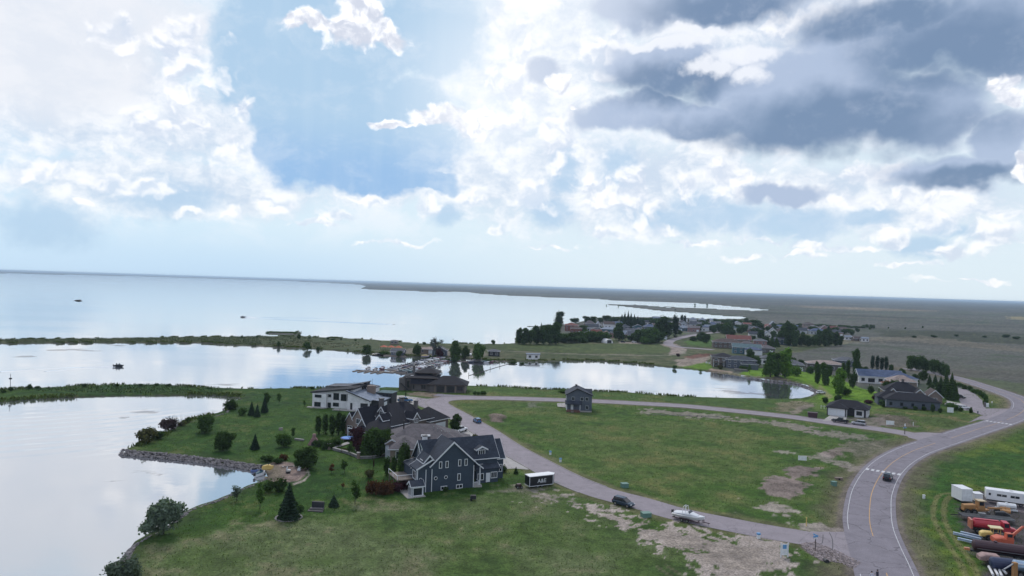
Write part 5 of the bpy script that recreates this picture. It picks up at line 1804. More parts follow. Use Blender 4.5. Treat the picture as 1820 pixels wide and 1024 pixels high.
def tree(kind, colour, px, py, hpx, label, wpx=None, cat='tree', name=None, group=None, z=None):
    p = gp(px, py)
    if z is None:
        z = p.z
    vdist = math.hypot(p.x, p.y)
    hgt = hpx * p.y / FPX
    NTREE[0] += 1
    me, tr, H0, W0 = proto(kind, colour, NTREE[0] % 3)
    s = hgt / H0
    w = s if wpx is None else (wpx * p.y / FPX) / W0
    nm = name or {'round': 'broadleaf_tree', 'tall': 'broadleaf_tree', 'column': 'columnar_tree', 'spruce': 'spruce_tree', 'shrub': 'shrub', 'sapling': 'young_tree', 'sparse': 'thin_tree', 'bare': 'twiggy_bush'}[kind]
    if cat == 'tree' and kind in ('shrub', 'bare'):
        cat = 'shrub'
    t_ = thing(nm, label, cat, (p.x, p.y, max(z, WZ) - 0.02), (NTREE[0] * 77) % 360, group)
    t_.scale = (w, w, s)
    c = bpy.data.objects.new('crown', me)
    C.objects.link(c)
    c.parent = t_
    k = bpy.data.objects.new('trunk', tr)
    C.objects.link(k)
    k.parent = t_
    return t_


T = tree
ORD = ['first', 'second', 'third', 'fourth', 'fifth', 'sixth', 'seventh', 'eighth', 'ninth', 'tenth', 'eleventh', 'twelfth', 'thirteenth', 'fourteenth', 'fifteenth', 'sixteenth', 'seventeenth', 'eighteenth', 'nineteenth', 'twentieth']
ORD += ['twenty-' + o for o in ORD[:9]] + ['thirtieth']


def nearest_house(px, py):
    p = at(px, py)
    best, bl = 1e9, ''
    for o in bpy.data.objects:
        if o.get('category') == 'house':
            d_ = (o.location.x + 5 - p.x) ** 2 + (o.location.y - p.y) ** 2 * .5
            if d_ < best:
                best, bl = d_, o['label']
    w = bl.split()
    for c in ('behind', 'right', 'left', 'in', 'at', 'between', 'by', 'below', 'beside', 'near', 'half', 'beyond', 'hidden'):
        if c in w[3:]:
            w = w[:w.index(c, 3)]
    return ' '.join(w[:8]).rstrip(',')


# ---- peninsula and pond
T('round', 'silver', 290, 950, 66, 'large silver-leaved willow leaning over the pond bank, the biggest on the left shore', 64)
T('round', 'silver', 222, 1042, 60, 'silver willow bush at the bottom left corner of the shore', 66)
T('shrub', 'olive', 258, 786, 29, 'olive bush at the root of the stone spit', 38)
T('shrub', 'dusky', 300, 764, 27, 'dusky purple bush on the pond shore above the stone spit', 34)
T('bare', 'olive', 322, 757, 22, 'leafless twiggy bush beside the dusky purple one', 40)
T('shrub', 'dark', 280, 779, 16, 'low dark bush between the olive and the purple bush', 26)
T('round', 'dark', 364, 769, 33, 'dark rounded tree on the pond shore right of the leafless bush', 36)
T('shrub', 'dark', 334, 750, 10, 'tiny bush at the pond edge', 12)
T('round', 'dark', 396, 801, 36, 'round dark tree alone on the lawn above the stone spit', 38)
T('spruce', 'spruce', 453, 798, 28, 'small spruce right of the round dark lawn tree', 17)
T('shrub', 'dark', 408, 727, 20, 'broad bush at the inner corner of the pond', 30)
T('shrub', 'mid', 430, 738, 16, 'small bush left of the group of lawn spruces', 18)
T('spruce', 'spruce', 447, 738, 26, 'left of the three small lawn spruces', 13)
T('spruce', 'spruce', 457, 741, 24, 'middle of the three small lawn spruces, nearest', 12)
T('spruce', 'spruce', 470, 733, 30, 'right and tallest of the three small lawn spruces', 13)
T('tall', 'dark', 474, 716, 20, 'small dark tree behind the three lawn spruces', 14)
T('sapling', 'mid', 496, 718, 20, 'young upright tree on the lawn near the far bank', 12)
T('sapling', 'mid', 541, 722, 11, 'tiny young tree left of the white modern house', 8)
T('sapling', 'mid', 521, 779, 23, 'slim young tree left of the row of columnar trees', 12)
T('round', 'mid', 504, 794, 28, 'grey-green round bush tree on the upper lawn', 32)
T('round', 'dark', 546, 833, 42, 'big dark round tree beside the sand beach', 46)
T('shrub', 'dark', 530, 830, 16, 'dark undergrowth below the big round tree by the beach', 20)
T('shrub', 'rust', 505, 817, 12, 'yellowish bush above the sand beach', 20)
T('shrub', 'dark', 476, 819, 12, 'dark hedge bush above the stone spit end', 26)
T('shrub', 'dark', 494, 822, 10, 'dark low bush beside the yellowish bush', 22)
T('sapling', 'silver', 421, 888, 26, 'pale willow sapling on the lower pond shore', 26)
T('sapling', 'mid', 462, 904, 48, 'thin young tree left of the great spruce', 26)
T('shrub', 'dark', 478, 873, 24, 'dark shrub behind the great spruce, left', 24)
T('shrub', 'dark', 497, 872, 28, 'dark shrub behind the great spruce, right', 30)
T('spruce', 'spruce', 513, 921, 66, 'great dark spruce in a ring of pale edging stones', 40)
T('shrub', 'dark', 534, 907, 12, 'small bush right of the ringed great spruce', 14)
T('spruce', 'spruce', 593, 899, 21, 'small conical spruce right of the stone bench', 20)
T('sapling', 'mid', 631, 895, 44, 'thin bluish young tree left of the rust hedge', 26)
T('sapling', 'rust', 589, 840, 18, 'small orange-brown young tree on the lower lawn', 14)
T('sapling', 'mid', 612, 840, 24, 'faint young tree in the middle of the lower lawn', 18)
T('sapling', 'maroon', 664, 832, 16, 'tiny reddish tree before the garden fence', 6)
T('round', 'olive', 657, 850, 16, 'grey-brown bush above the rust hedge', 20)
T('sapling', 'rust', 609, 868, 10, 'tiny red shrub on the lower lawn', 10)
# hedge of rusty bushes, a row of five
for k, (x_, y_, c_) in enumerate([(660, 877, 'rust'), (671, 879, 'rust'), (682, 879, 'rust'), (692, 878, 'rust'), (706, 874, 'maroon'), (718, 870, 'maroon')]):
    T('shrub', c_, x_, y_, 27 - (k > 3) * 6, ['left end bush of the rust-coloured hedge', 'second bush of the rust-coloured hedge', 'third bush of the rust-coloured hedge', 'right end bush of the rust-coloured hedge',
                              'brown bush between the rust hedge and the navy house', 'brown bush touching the sun room of the navy house'][k], 24, group='hedge bushes left of the navy house')
for k, (x_, y_, h_) in enumerate([(687, 847, 36), (699, 850, 44), (711, 856, 62), (722, 852, 66), (716, 830, 50)]):
    T('column', 'dark', x_, y_, h_, ['shortest columnar poplar left of the navy house', 'second columnar poplar left of the navy house', 'tall columnar poplar before the deck of the navy house',
                                 'tallest columnar poplar close to the navy house deck', 'columnar poplar behind the tall pair at the deck'][k], 13, group='columnar poplars beside the navy house')
for k, (x_, y_, h_) in enumerate([(566, 771, 34), (578, 771, 37), (590, 773, 41), (601, 773, 43), (610, 771, 36)]):
    T('column', 'dark', x_, y_, h_, ['left end columnar tree of the row below the white modern house', 'second columnar tree of the row of five', 'middle columnar tree of the row of five', 'fourth and tallest columnar tree of the row of five',
                                 'right end columnar tree of the row of five'][k], 13, group='row of five columnar trees')
T('shrub', 'dark', 566, 793, 14, 'dark bush at the left end of the walled garden', 24)
T('shrub', 'dark', 583, 797, 18, 'dark bush in the walled garden below the column row', 28)
T('shrub', 'dark', 598, 792, 16, 'dark bush beside the trampoline', 24)
T('round', 'maroon', 633, 797, 40, 'maroon leaved tree right of the blue trampoline', 30)
T('round', 'maroon', 642, 806, 30, 'lower maroon leaved tree in the walled garden', 22)
T('round', 'dark', 664, 812, 54, 'large dark tree before the many-gabled house', 52)
T('round', 'dark', 684, 800, 40, 'dark tree right of the large one in the garden', 34)
T('sapling', 'mid', 622, 812, 26, 'green young tree at the garden wall', 14)
T('shrub', 'olive', 612, 803, 8, 'yellow-green low bush in the walled garden', 18)
T('shrub', 'dark', 602, 800, 8, 'small dark bush at the foot of the garden steps', 10)
T('tall', 'dark', 809, 769, 33, 'dark street tree beside the driveway of the many-gabled house', 26)
T('shrub', 'olive', 845, 781, 11, 'small bush beside the drive behind the navy house', 12)
for k, x_ in enumerate((860, 872, 884, 894)):
    T('shrub', 'dark', x_, 844 - k * 1.5, 14, ['left bush of the dark hedge at the navy house porch', 'second bush of the dark porch hedge', 'third bush of the dark porch hedge', 'right bush of the dark porch hedge'][k], 20, group='dark hedge right of the navy house')
T('spruce', 'dark', 917, 842, 13, 'small dark spruce on the corner of lawn beside the drive', 9)
for k, (x_, y_, h_) in enumerate([(792, 873, 10), (811, 867, 13), (822, 864, 8), (834, 862, 14), (842, 858, 10)]):
    T('shrub', 'dark' if k != 2 else 'olive', x_, y_, h_, ['bush under the left basement window', 'bush between the two basement windows', 'yellowish bush under the right basement window', 'bush right of the basement windows', 'bush by the porch corner post'][k], 11, group='foundation bushes of the navy house')
T('spruce', 'dark', 711, 716, 11, 'small dark conifer at the drive of the modern house', 5)
T('sapling', 'mid', 721, 707, 12, 'young tree beside the flagpole of the villa', 6)
for k, (x_, h_) in enumerate([(844, 8), (850, 7), (857, 9), (861, 8)]):
    T('shrub', 'mid', x_, 702, h_, ['left small bush right of the villa', 'second small bush right of the villa', 'third small bush right of the villa', 'right small bush right of the villa'][k], 8, group='small bushes right of the villa')
T('shrub', 'mid', 1005, 697, 6, 'low bush at the water behind the grey two-storey house', 30)
# ---- lower spit
for k, (x_, y_, h_) in enumerate([(6, 697, 6), (20, 694, 9), (52, 690, 9), (66, 690, 5), (150, 688, 8), (208, 685.5, 5), (250, 685.5, 5), (278, 685, 5), (300, 686, 5), (555, 691, 5), (372, 691, 3)]):
    T('shrub', 'dark', x_, y_, h_, ORD[k] + ' small dark bush listed along the crest of the nearer reed spit' if False else 'small dark bush on the nearer reed spit crest, %s' % ['at the frame edge', 'under the navigation mark', 'upright one right of the mark', 'low one right of the upright one', 'upright one at mid spit', 'first of the low far right run', 'second of the low far right run', 'third of the low far right run', 'fourth of the low far right run', 'beside the modern house', 'at the spit root'][k], 10, group='bushes on the nearer reed spit')
# ---- upper spit
for k, (x_, y_, h_, w_) in enumerate([(430, 600, 5, 6), (457, 600, 4, 5), (550, 602, 4, 6), (583, 603, 5, 6), (592, 604, 3, 10), (606, 604, 4, 4), (632, 606, 4, 5), (754, 612, 5, 8), (767, 612, 6, 6)]):
    T('shrub', 'dark', x_, y_, h_, ORD[k] + ' tiny bush from the left on the crest of the far spit', w_, group='tiny bushes on the far spit')
T('shrub', 'dark', 531, 602, 10, 'dark bush at the root of the small reed point', 9)
T('tall', 'dark', 495, 615, 9, 'small tree on the near bank of the far spit, left', 7)
T('round', 'dark', 546, 620, 15, 'round tree on the near bank of the far spit, middle', 13)
T('shrub', 'dark', 566, 621, 7, 'bush on the near bank of the far spit right of the round tree', 8)
T('round', 'dark', 652, 629, 19, 'dark round tree at the water left of the orange tents', 22)
T('shrub', 'dark', 682, 629, 8, 'low dark bushes below the orange tents', 22)
T('round', 'dark', 709, 632, 12, 'dark tree by the boathouse dock', 12)
T('round', 'dark', 741, 631, 20, 'round dark tree at the marina beach', 18)
T('sparse', 'greyish', 774, 633, 36, 'tall thin grey tree over the marina sheds', 24)
T('round', 'maroon', 781, 634, 18, 'purple leaved tree at the foot of the tall thin grey tree', 14)
T('tall', 'dark', 808, 641, 39, 'tall dark tree at the marina, left of the pair', 24)
T('tall', 'dark', 826, 636, 24, 'slender dark tree between the two marina trees', 16)
T('round', 'mid', 850, 639, 34, 'broad green tree at the marina, right of the pair', 26)
T('shrub', 'dark', 877, 612, 9, 'round bush alone on the crest right of the marina', 9)
T('shrub', 'dark', 760, 633, 5, 'low bush at the marina shore', 16)
T('shrub', 'dark', 792, 640, 6, 'shore bush under the tall dark marina tree', 22)
T('shrub', 'dark', 866, 642, 6, 'shore bush right of the marina docks', 18)
T('shrub', 'dark', 912, 644, 4, 'low bush at the bay shore left of the white shed', 20)
T('shrub', 'dark', 928, 645, 4, 'low bush at the bay shore below the white shed', 16)
T('shrub', 'dark', 1199, 654, 8, 'dark round bush hanging over the bay', 9)
T('shrub', 'mid', 1245, 659, 5, 'small bush on the bay shore', 7)
# ---- village edge
SH = [(922, 611, 29, 17, 'tall'), (932, 612, 31, 18, 'tall'), (943, 612, 28, 20, 'round'), (954, 611, 33, 22, 'tall'), (966, 612, 35, 24, 'round'), (977, 612, 36, 22, 'tall'), (988, 612, 40, 22, 'tall')]
SHL = ['first tree of the shore belt, out on the lake side', 'second tree of the shore belt', 'third tree of the shore belt', 'fourth tree of the shore belt', 'fifth tree of the shore belt', 'sixth tree of the shore belt', 'seventh and tallest tree of the shore belt']
for (x_, y_, h_, w_, k_), lb in zip(SH, SHL):
    T(k_, 'dark', x_, y_, h_, lb, w_, group='shore belt of trees left of the village')
T('tall', 'dark', 992, 583, 31, 'lone tall tree standing above the shore belt at the lake', 21)
T('spruce', 'dark', 962, 585, 12, 'small dark spruce on the lake point', 5)
T('shrub', 'dark', 975, 583, 7, 'low bush on the lake point', 30)
random.seed(3)
for k in range(24):
    x_ = 1000 + k * 7.4 + random.uniform(-2, 2)
    y_ = 610.5 + (x_ - 1000) * 0.004
    if 1080 < x_ < 1104 or 1108 < x_ < 1122:
        continue
    NB = globals().get('NB', -1) + 1
    T(random.choice(['round', 'tall', 'round']), random.choice(['dark', 'dark', 'mid']), x_, y_ - random.uniform(0, 5), random.uniform(12, 21), ORD[NB] + ' tree from the left in the green hedge belt between meadow and village', random.uniform(20, 30), group='hedge belt trees between meadow and village')
T('round', 'mid', 1041, 598, 14, 'fresh green tree in the middle of the hedge belt', 12)
T('tall', 'dark', 1100, 605, 34, 'tall dark tree above the white quonset hut', 24)
T('round', 'dark', 1140, 609, 26, 'broad green bush left of the street bend, left half', 30)
T('round', 'mid', 1158, 609, 28, 'broad green bush left of the street bend, right half', 34)
T('tall', 'dark', 1176, 601, 42, 'massive dark tree at the village street', 34)
T('tall', 'dark', 1168, 597, 26, 'dark tree left of the massive one', 18)
T('column', 'spruce', 1200, 600, 40, 'tall narrow spruce beside the village street', 13)
T('column', 'spruce', 1212, 578, 21, 'left of the paired narrow spruces', 6)
T('column', 'spruce', 1217, 578, 18, 'right of the paired narrow spruces', 6)
SP = [(1105, 582, 24), (1110, 584, 30), (1116, 585, 33), (1121, 584, 29), (1127, 585, 27), (1133, 584, 23), (1138, 584, 21), (1143, 583, 20)]
for k, (x_, y_, h_) in enumerate(SP):
    T('spruce', 'spruce', x_, y_, h_, ORD[k] + ' spruce from the left in the dense dark clump by the lakeshore', 12, group='spruce clump by the lakeshore')
for (x_, y_, h_, w_) in [(1022, 574, 10, 20), (1044, 577, 16, 16), (1052, 577, 16, 20), (1036, 589, 11, 22), (1067, 573, 9, 12), (1078, 571, 11, 22), (1092, 573, 11, 20), (1150, 577, 12, 16), (1164, 578, 12, 18), (1176, 573, 9, 12),
                          (1186, 576, 8, 14), (1048, 602, 10, 12), (1071, 590, 10, 8), (1095, 600, 8, 10), (1208, 594, 8, 12), (1230, 578, 8, 12), (1247, 578, 10, 14), (1254, 583, 12, 16), (1272, 578, 12, 14), (1286, 582, 14, 12),
                          (1304, 578, 12, 14), (1316, 580, 12, 16), (1326, 578, 14, 14), (1344, 588, 21, 26), (1352, 590, 14, 18), (1292, 594, 20, 16), (1302, 597, 12, 14), (1268, 592, 12, 10), (1376, 590, 16, 14), (1390, 584, 10, 18)]:
    T(random.choice(['round', 'round', 'tall']), 'dark', x_, y_, h_, 'dark garden tree by the ' + nearest_house(x_, y_), w_, group='garden trees among the village cottages')
random.seed(77)
for k in range(30):
    x_ = 1238 + k * 8.6 + random.uniform(-3, 3)
    y_ = 590 + (k % 3) * 9 + (x_ - 1238) * .02 + random.uniform(-3, 3)
    if 1262 < x_ < 1330 and y_ > 596:
        y_ = 590
    T(random.choice(['round', 'tall', 'spruce', 'round']), 'dark', x_, y_, random.uniform(11, 20), ORD[k] + ' dark yard tree from the left among the right-hand village houses', random.uniform(10, 20), group='dark yard trees in the right of the village')
for k, (x_, y_, h_, w_) in enumerate([(1604, 676, 22, 16), (1628, 682, 18, 14), (1640, 676, 20, 16), (1655, 698, 18, 14), (1668, 704, 26, 16), (1560, 676, 14, 18), (1538, 676, 26, 14), (1440, 664, 14, 16), (1408, 648, 14, 18), (1475, 668, 20, 12)]):
    T('tall' if h_ > 17 else 'round', 'dark', x_, y_, h_, ORD[k] + ' of the dark trees filling gaps between the houses right of the bay', w_, group='dark trees between the houses right of the bay')
# thin tree line behind the village
for k in range(26):
    x_ = 1084 + k * 10.5
    T('shrub', 'dark', x_, 569 + (x_ - 1084) * 0.018 + random.uniform(-.6, .6), random.uniform(4, 7), ORD[k] + ' low bush from the left in the dark line along the lagoon', random.uniform(12, 18), group='bush line along the lagoon')
T('spruce', 'spruce', 1304, 586, 20, 'narrow spruce beside the white roofed cottages', 7)
T('round', 'dark', 1232, 606, 9, 'wide low bush inside the street bend, left', 18)
T('round', 'dark', 1246, 606, 11, 'wide low bush inside the street bend, right', 20)
T('column', 'dark', 1252, 604, 12, 'slim dark tree at the street bend', 5)
T('shrub', 'maroon', 1205, 633, 6, 'dark red bush at the dirt lane end', 8)
# conifers in the middle right of the village
for k, (x_, y_, h_, w_, kd) in enumerate([(1392, 612, 34, 18, 'tall'), (1402, 614, 44, 22, 'tall'), (1411, 615, 40, 18, 'tall'), (1386, 612, 24, 14, 'tall'), (1364, 616, 22, 12, 'spruce'), (1372, 617, 24, 12, 'spruce'), (1380, 616, 18, 12, 'spruce'),
                                           (1424, 615, 22, 16, 'round'), (1436, 616, 20, 18, 'round'), (1447, 616, 20, 14, 'round'), (1456, 615, 30, 16, 'tall'), (1466, 615, 32, 16, 'tall'), (1473, 615, 22, 12, 'tall'), (1485, 615, 26, 15, 'tall'), (1494, 614, 18, 10, 'tall')]):
    T(kd, 'dark', x_, y_, h_, ORD[k] + ' surveyed tree' if False else ('%s tree in the village windbreak, %d paces along' % ('tall' if kd == 'tall' else 'bushy', k)) if False else {'tall': 'tall dark', 'spruce': 'pointed dark', 'round': 'bushy dark'}[kd] + ' windbreak tree, ' + ['left of the tallest', 'the tallest', 'right of the tallest', 'lower one left of the tallest group', 'leftmost conifer', 'middle conifer', 'right conifer', 'left of three bushy ones', 'middle of three bushy ones', 'right of three bushy ones', 'left of the twin pair', 'right of the twin pair', 'small one after the twins', 'near the pink walled house', 'last one at the right end'][k], w_, group='windbreak trees in the right of the village')
for (x_, y_, h_, w_) in [(1420, 590, 10, 14), (1484, 592, 12, 14), (1500, 594, 10, 12), (1514, 596, 10, 12), (1524, 590, 8, 8), (1494, 586, 8, 24), (1508, 592, 8, 16)]:
    T('round', 'dark', x_, y_, h_, 'dark bush by the ' + nearest_house(x_, y_), w_, group='bushes at the right end of the village')
# hedgerows on the plain
for k in range(22):
    x_ = 1395 + k * 6.6
    T('shrub', 'dark', x_, 577.5 + (x_ - 1395) * 0.04 + random.uniform(-.4, .4), random.uniform(3, 5), ORD[k] + ' bush from the left of the dark hedgerow behind the village', random.uniform(9, 14), group='hedgerow on the plain')
for (x_, y_, h_) in [(1535, 583, 6), (1541, 583, 7), (1548, 584, 8), (1553, 584, 7), (1579, 584, 3), (1609, 585, 4), (1640, 583, 4), (1546, 586, 6)]:
    T('round', 'dark', x_, y_, h_, 'far tree on the plain, ' + ('in the small cluster right of the village' if x_ < 1570 else 'standing alone at %s' % ('the field line' if x_ < 1600 else 'the middle' if x_ < 1630 else 'the right')), group='lone trees on the far plain')
for (x_, y_, h_) in [(1235, 543, 4), (1257, 543.5, 4), (1200, 552, 3), (1078, 543, 2.5), (1099, 545, 2.5)]:
    T('round', 'dark', x_, y_, h_, 'tiny marsh tree between the lagoon arms, ' + {1235: 'left of the central two', 1257: 'right of the central two', 1200: 'on the middle tongue', 1078: 'leftmost', 1099: 'second from left'}[x_], group='trees between the lagoon arms')
for (x_, y_, h_) in [(1788, 600, 6), (1806, 603, 6), (1750, 600, 4), (1700, 598, 4), (1660, 600, 5), (1625, 600, 4)]:
    T('round', 'dark', x_, y_, h_, ORD[int((x_ - 1600) / 34)] + ' bush along the dark hollow of the right-hand plain', h_ * 2.2, group='bushes on the right-hand plain')
# ---- bright lawn
T('tall', 'mid', 1369, 670, 48, 'big leafy lawn tree by the bay, left of the pair', 30)
T('tall', 'bright', 1395, 671, 54, 'big leafy lawn tree by the bay, right of the pair', 32)
T('tall', 'dark', 1381, 669, 44, 'dark tree squeezed between the big lawn pair', 20)
T('shrub', 'bright', 1415, 668, 21, 'rounded bright green lawn bush right of the big pair', 24)
T('sapling', 'mid', 1332, 664, 16, 'young tree on the small lawn by the swimming dock', 9)
T('round', 'maroon', 1318, 648, 12, 'dark red small tree before the slate roofed house', 9)
T('round', 'maroon', 1331, 650, 16, 'second dark red tree before the slate roofed house', 12)
T('round', 'dark', 1344, 652, 22, 'dark tree left of the big lawn pair', 20)
T('round', 'dark', 1333, 640, 22, 'dark tree behind the dark red ones', 18)
T('shrub', 'dark', 1320, 657, 8, 'dark bush by the stone terrace on the bay', 18)
T('shrub', 'dark', 1305, 650, 7, 'brown bush in the yard of the slate roofed house', 10)
T('shrub', 'olive', 1280, 656, 8, 'olive shrub above the beach, left', 10)
T('shrub', 'olive', 1293, 652, 9, 'olive shrub above the beach, right', 8)
T('tall', 'mid', 1453, 682, 40, 'left tall lawn poplar beyond the bay end', 15)
T('tall', 'mid', 1466, 685, 42, 'right tall lawn poplar beyond the bay end', 18)
T('round', 'dark', 1424, 652, 14, 'dark bush before the pale tan roof', 12)
T('tall', 'bright', 1491, 703, 50, 'bright green broad lawn tree nearest the path', 27)
T('shrub', 'mid', 1502, 702, 16, 'green bush at the foot of the bright broad lawn tree', 24)
T('round', 'dark', 1515, 690, 28, 'dark bushy conifer on the lawn', 18)
T('tall', 'dark', 1521, 676, 58, 'tallest dark tree behind the lawn', 18)
T('column', 'dark', 1507, 672, 34, 'dark column tree left of the tallest one', 8)
T('column', 'dark', 1499, 670, 30, 'second dark column tree left of the tallest one', 8)
for k, x_ in enumerate((1550, 1559, 1567, 1575)):
    T('column', 'spruce', x_, 657 + k * 0.4, 26, ['left of the four narrow columns behind the white house', 'second of the four narrow columns', 'third of the four narrow columns', 'right of the four narrow columns'][k], 8, group='four narrow trees behind the white house')
T('round', 'dark', 1584, 660, 13, 'small round tree right of the four narrow columns', 11)
for k, (x_, y_, h_, w_) in enumerate([(1619, 658, 28, 18), (1633, 659, 30, 20), (1646, 660, 22, 16), (1660, 664, 27, 20), (1673, 667, 26, 20), (1681, 670, 24, 16)]):
    T('round', 'mid' if k < 2 else 'dark', x_, y_, h_, ['left tree of the group behind the tan house', 'second tree of the group behind the tan house', 'third, lower tree of the group behind the tan house', 'fourth tree of the group behind the tan house', 'fifth tree of the group behind the tan house', 'right tree of the group behind the tan house'][k], w_, group='trees behind the tan house')
for k, (x_, y_, h_, w_) in enumerate([(1652, 684, 20, 10), (1662, 686, 22, 12), (1681, 706, 50, 18), (1691, 711, 50, 20), (1697, 708, 34, 14), (1672, 690, 22, 12)]):
    T('spruce', 'dark', x_, y_, h_, ['small dark conifer behind the steep dark roof', 'second small conifer behind the steep dark roof', 'left of the two great dark conifers at the parking lane', 'right of the two great dark conifers at the parking lane', 'lower dark conifer on the edge of the parking lane', 'small conifer touching the left great one'][k], w_)
T('round', 'dark', 1579, 707, 32, 'dark tree in front of the white house, left', 22)
T('round', 'dark', 1592, 708, 36, 'dark tree in front of the white house, right', 20)
T('shrub', 'silver', 1568, 702, 18, 'pale grey-green bush before the white house', 16)
T('shrub', 'dark', 1547, 699, 16, 'dark shrub below the left corner of the white house', 14)
T('shrub', 'maroon', 1556, 710, 10, 'dark red shrub at the edge of the bright lawn', 16)
T('shrub', 'dark', 1570, 722, 14, 'dark bush left of the long grey bungalow', 16)
T('shrub', 'maroon', 1544, 717, 8, 'dark red low hedge behind the white bungalow', 18)
T('round', 'dark', 1467, 717, 13, 'small ball shaped tree left of the black hipped roof', 12)
T('round', 'dark', 1489, 718, 17, 'larger ball shaped tree above the black hipped roof', 18)
for k, (x_, y_, h_) in enumerate([(1609, 727, 6), (1627, 729, 9), (1642, 730, 9), (1657, 733, 17), (1671, 734, 10)]):
    T('shrub', 'dark', x_, y_, h_, ['left tiny bush at the long grey bungalow wall', 'second bush at the long grey bungalow wall', 'third bush at the long grey bungalow wall', 'tall bush at the long grey bungalow wall', 'right bush at the long grey bungalow wall'][k], 9, group='bushes along the long grey bungalow')
T('shrub', 'mid', 1693, 729, 14, 'green bush beside the white board', 22)
T('shrub', 'dark', 1708, 731, 9, 'bush beside the white parked cars', 10)
T('shrub', 'dark', 1725, 734, 12, 'dark bush at the parking lane entrance', 8)
for k, (x_, y_, h_) in enumerate([(1703, 686, 8), (1708, 687, 7), (1715, 692, 10), (1724, 694, 10), (1729, 698, 9), (1736, 700, 10), (1742, 704, 12), (1748, 708, 13), (1752, 714, 15), (1751, 720, 12)]):
    T('shrub', 'mid', x_, y_, h_, ORD[k] + ' green bush from the far end of the parking lane hedge', 10, group='hedge row along the parking lane')

# ---- reeds and tall grass: nobody could count them
def blades(name, P, hgt, seed, m, n_per=1.0, label=None):
    rng = np.random.default_rng(seed)
    P = np.asarray(P)
    n = len(P)
    a = rng.random(n) * 6.283
    lean = rng.normal(size=(n, 2)) * 0.25
    h_ = hgt * (0.5 + 0.9 * rng.random(n))
    w_ = 0.25 * h_
    dx, dy = np.cos(a) * w_, np.sin(a) * w_
    p0 = P + np.stack([-dx, -dy, 0 * dx], 1)
    p1 = P + np.stack([dx, dy, 0 * dx], 1)
    p2 = P + np.stack([lean[:, 0] * h_ + dx * 0.4, lean[:, 1] * h_ + dy * 0.4, h_], 1)
    p3 = P + np.stack([lean[:, 0] * h_ - dx * 0.6, lean[:, 1] * h_ - dy * 0.6, h_ * 0.8], 1)
    V = np.stack([p0, p1, p2, p3], 1).reshape(-1, 3)
    F = np.arange(4 * n).reshape(n, 4)
    me = bpy.data.meshes.new(name)
    me.from_pydata(V.tolist(), [], F.tolist())
    me.materials.append(m)
    o = link_mesh(name, me)
    o['kind'] = 'stuff'
    if label:
        o['label'] = label
    return o


def scatter_where(mask, n, seed):
    """random places on the ground sheet cells where mask holds, evenly by area"""
    rng = np.random.default_rng(seed)
    idx = np.argwhere(mask[1:-1, 1:-1]) + 1
    Y_ = YY[idx[:, 0], idx[:, 1]]
    dy = (YY[idx[:, 0] - 1, idx[:, 1]] - YY[idx[:, 0] + 1, idx[:, 1]]) / 2
    dx = (XX[idx[:, 0], idx[:, 1] + 1] - XX[idx[:, 0], idx[:, 1] - 1]) / 2
    w_ = dy * dx
    w_ = w_ / w_.sum()
    k = rng.choice(len(idx), n, p=w_)
    i = idx[k]
    x = XX[i[:, 0], i[:, 1]] + (rng.random(n) - .5) * dx[k]
    y = YY[i[:, 0], i[:, 1]] + (rng.random(n) - .5) * dy[k]
    return np.stack([x, y, GZ[i[:, 0], i[:, 1]]], 1)


land_d = -WD
inview = (np.abs(TT) < 0.80)
reed_zone = (land_d > 0.2) & (land_d < 3.0) & (YY > 180) & (YY < 620) & inview & (n1 + n2 * 0.9 > -0.02) & ~((XX > 90) & (YY > 255))
blades('shore_reeds', scatter_where(reed_zone, 12000, 1), 0.75, 2, LM['reed'], label='green reeds fringing the shores of the bays')
spitz = (land_d > 0.6) & (YY > 260) & (YY < 620) & (TT < -0.14) & inview & ((YY > 400) | (XX < -112)) & ((TT < -0.36) | (n2 + n1 > (TT + 0.30) * 1.6))
blades('spit_growth', scatter_where(spitz, 20000, 3), 0.42, 4, leaf_mat('rough_weeds', (0.034, 0.050, 0.020)), label='rough weeds and reeds covering the two long spits')
tuft = (land_d > 3) & (YY < 330) & (dm > 2.0) & inview & (n2 + 0.5 * n1 > -0.10) & (COL.sum(-1) < 0.36)
blades('grass_tufts', scatter_where(tuft, 90000, 5), 0.19, 6, leaf_mat('grass_tuft_blades', (0.075, 0.11, 0.036)), label='tufts of coarse grass on the empty lots')

# ================================================================== vehicles
def paint_mat(name, col, rough=0.3, metal=0.0):
    return mat(name, col, rough, metal, vary=0.05, spec=0.6)


M_LAMP = mat('lamp_lens', (0.55, 0.56, 0.58), 0.15, vary=0)
M_RED = mat('red_lens', (0.35, 0.02, 0.02), 0.2, vary=0)
M_RIM = mat('wheel_rim', (0.30, 0.31, 0.33), 0.35, 0.9, vary=0.05)


def ring(x, hw, z0, z1, c=0.12):
    return [(x, -hw + c, z0), (x, hw - c, z0), (x, hw, z0 + c), (x, hw, z1 - c), (x, hw - c * 1.2, z1), (x, -hw + c * 1.2, z1), (x, -hw, z1 - c), (x, -hw, z0 + c)]


def wheels(t_, xs, track, r, w=0.24, twin=False):
    for x in xs:
        for s in (-1, 1):
            y = s * track
            wl = part('wheel', MB().tube((x, y - w / 2, r), (x, y + w / 2, r), r, n=14), M_TYRE, t_)
            part('rim', MB().tube((x, y + s * (w / 2 + 0.003), r), (x, y + s * (w / 2 + 0.02), r), r * 0.6, n=10), M_RIM, wl)


def heading(p, q):
    return math.degrees(math.atan2(q.y - p.y, q.x - p.x))


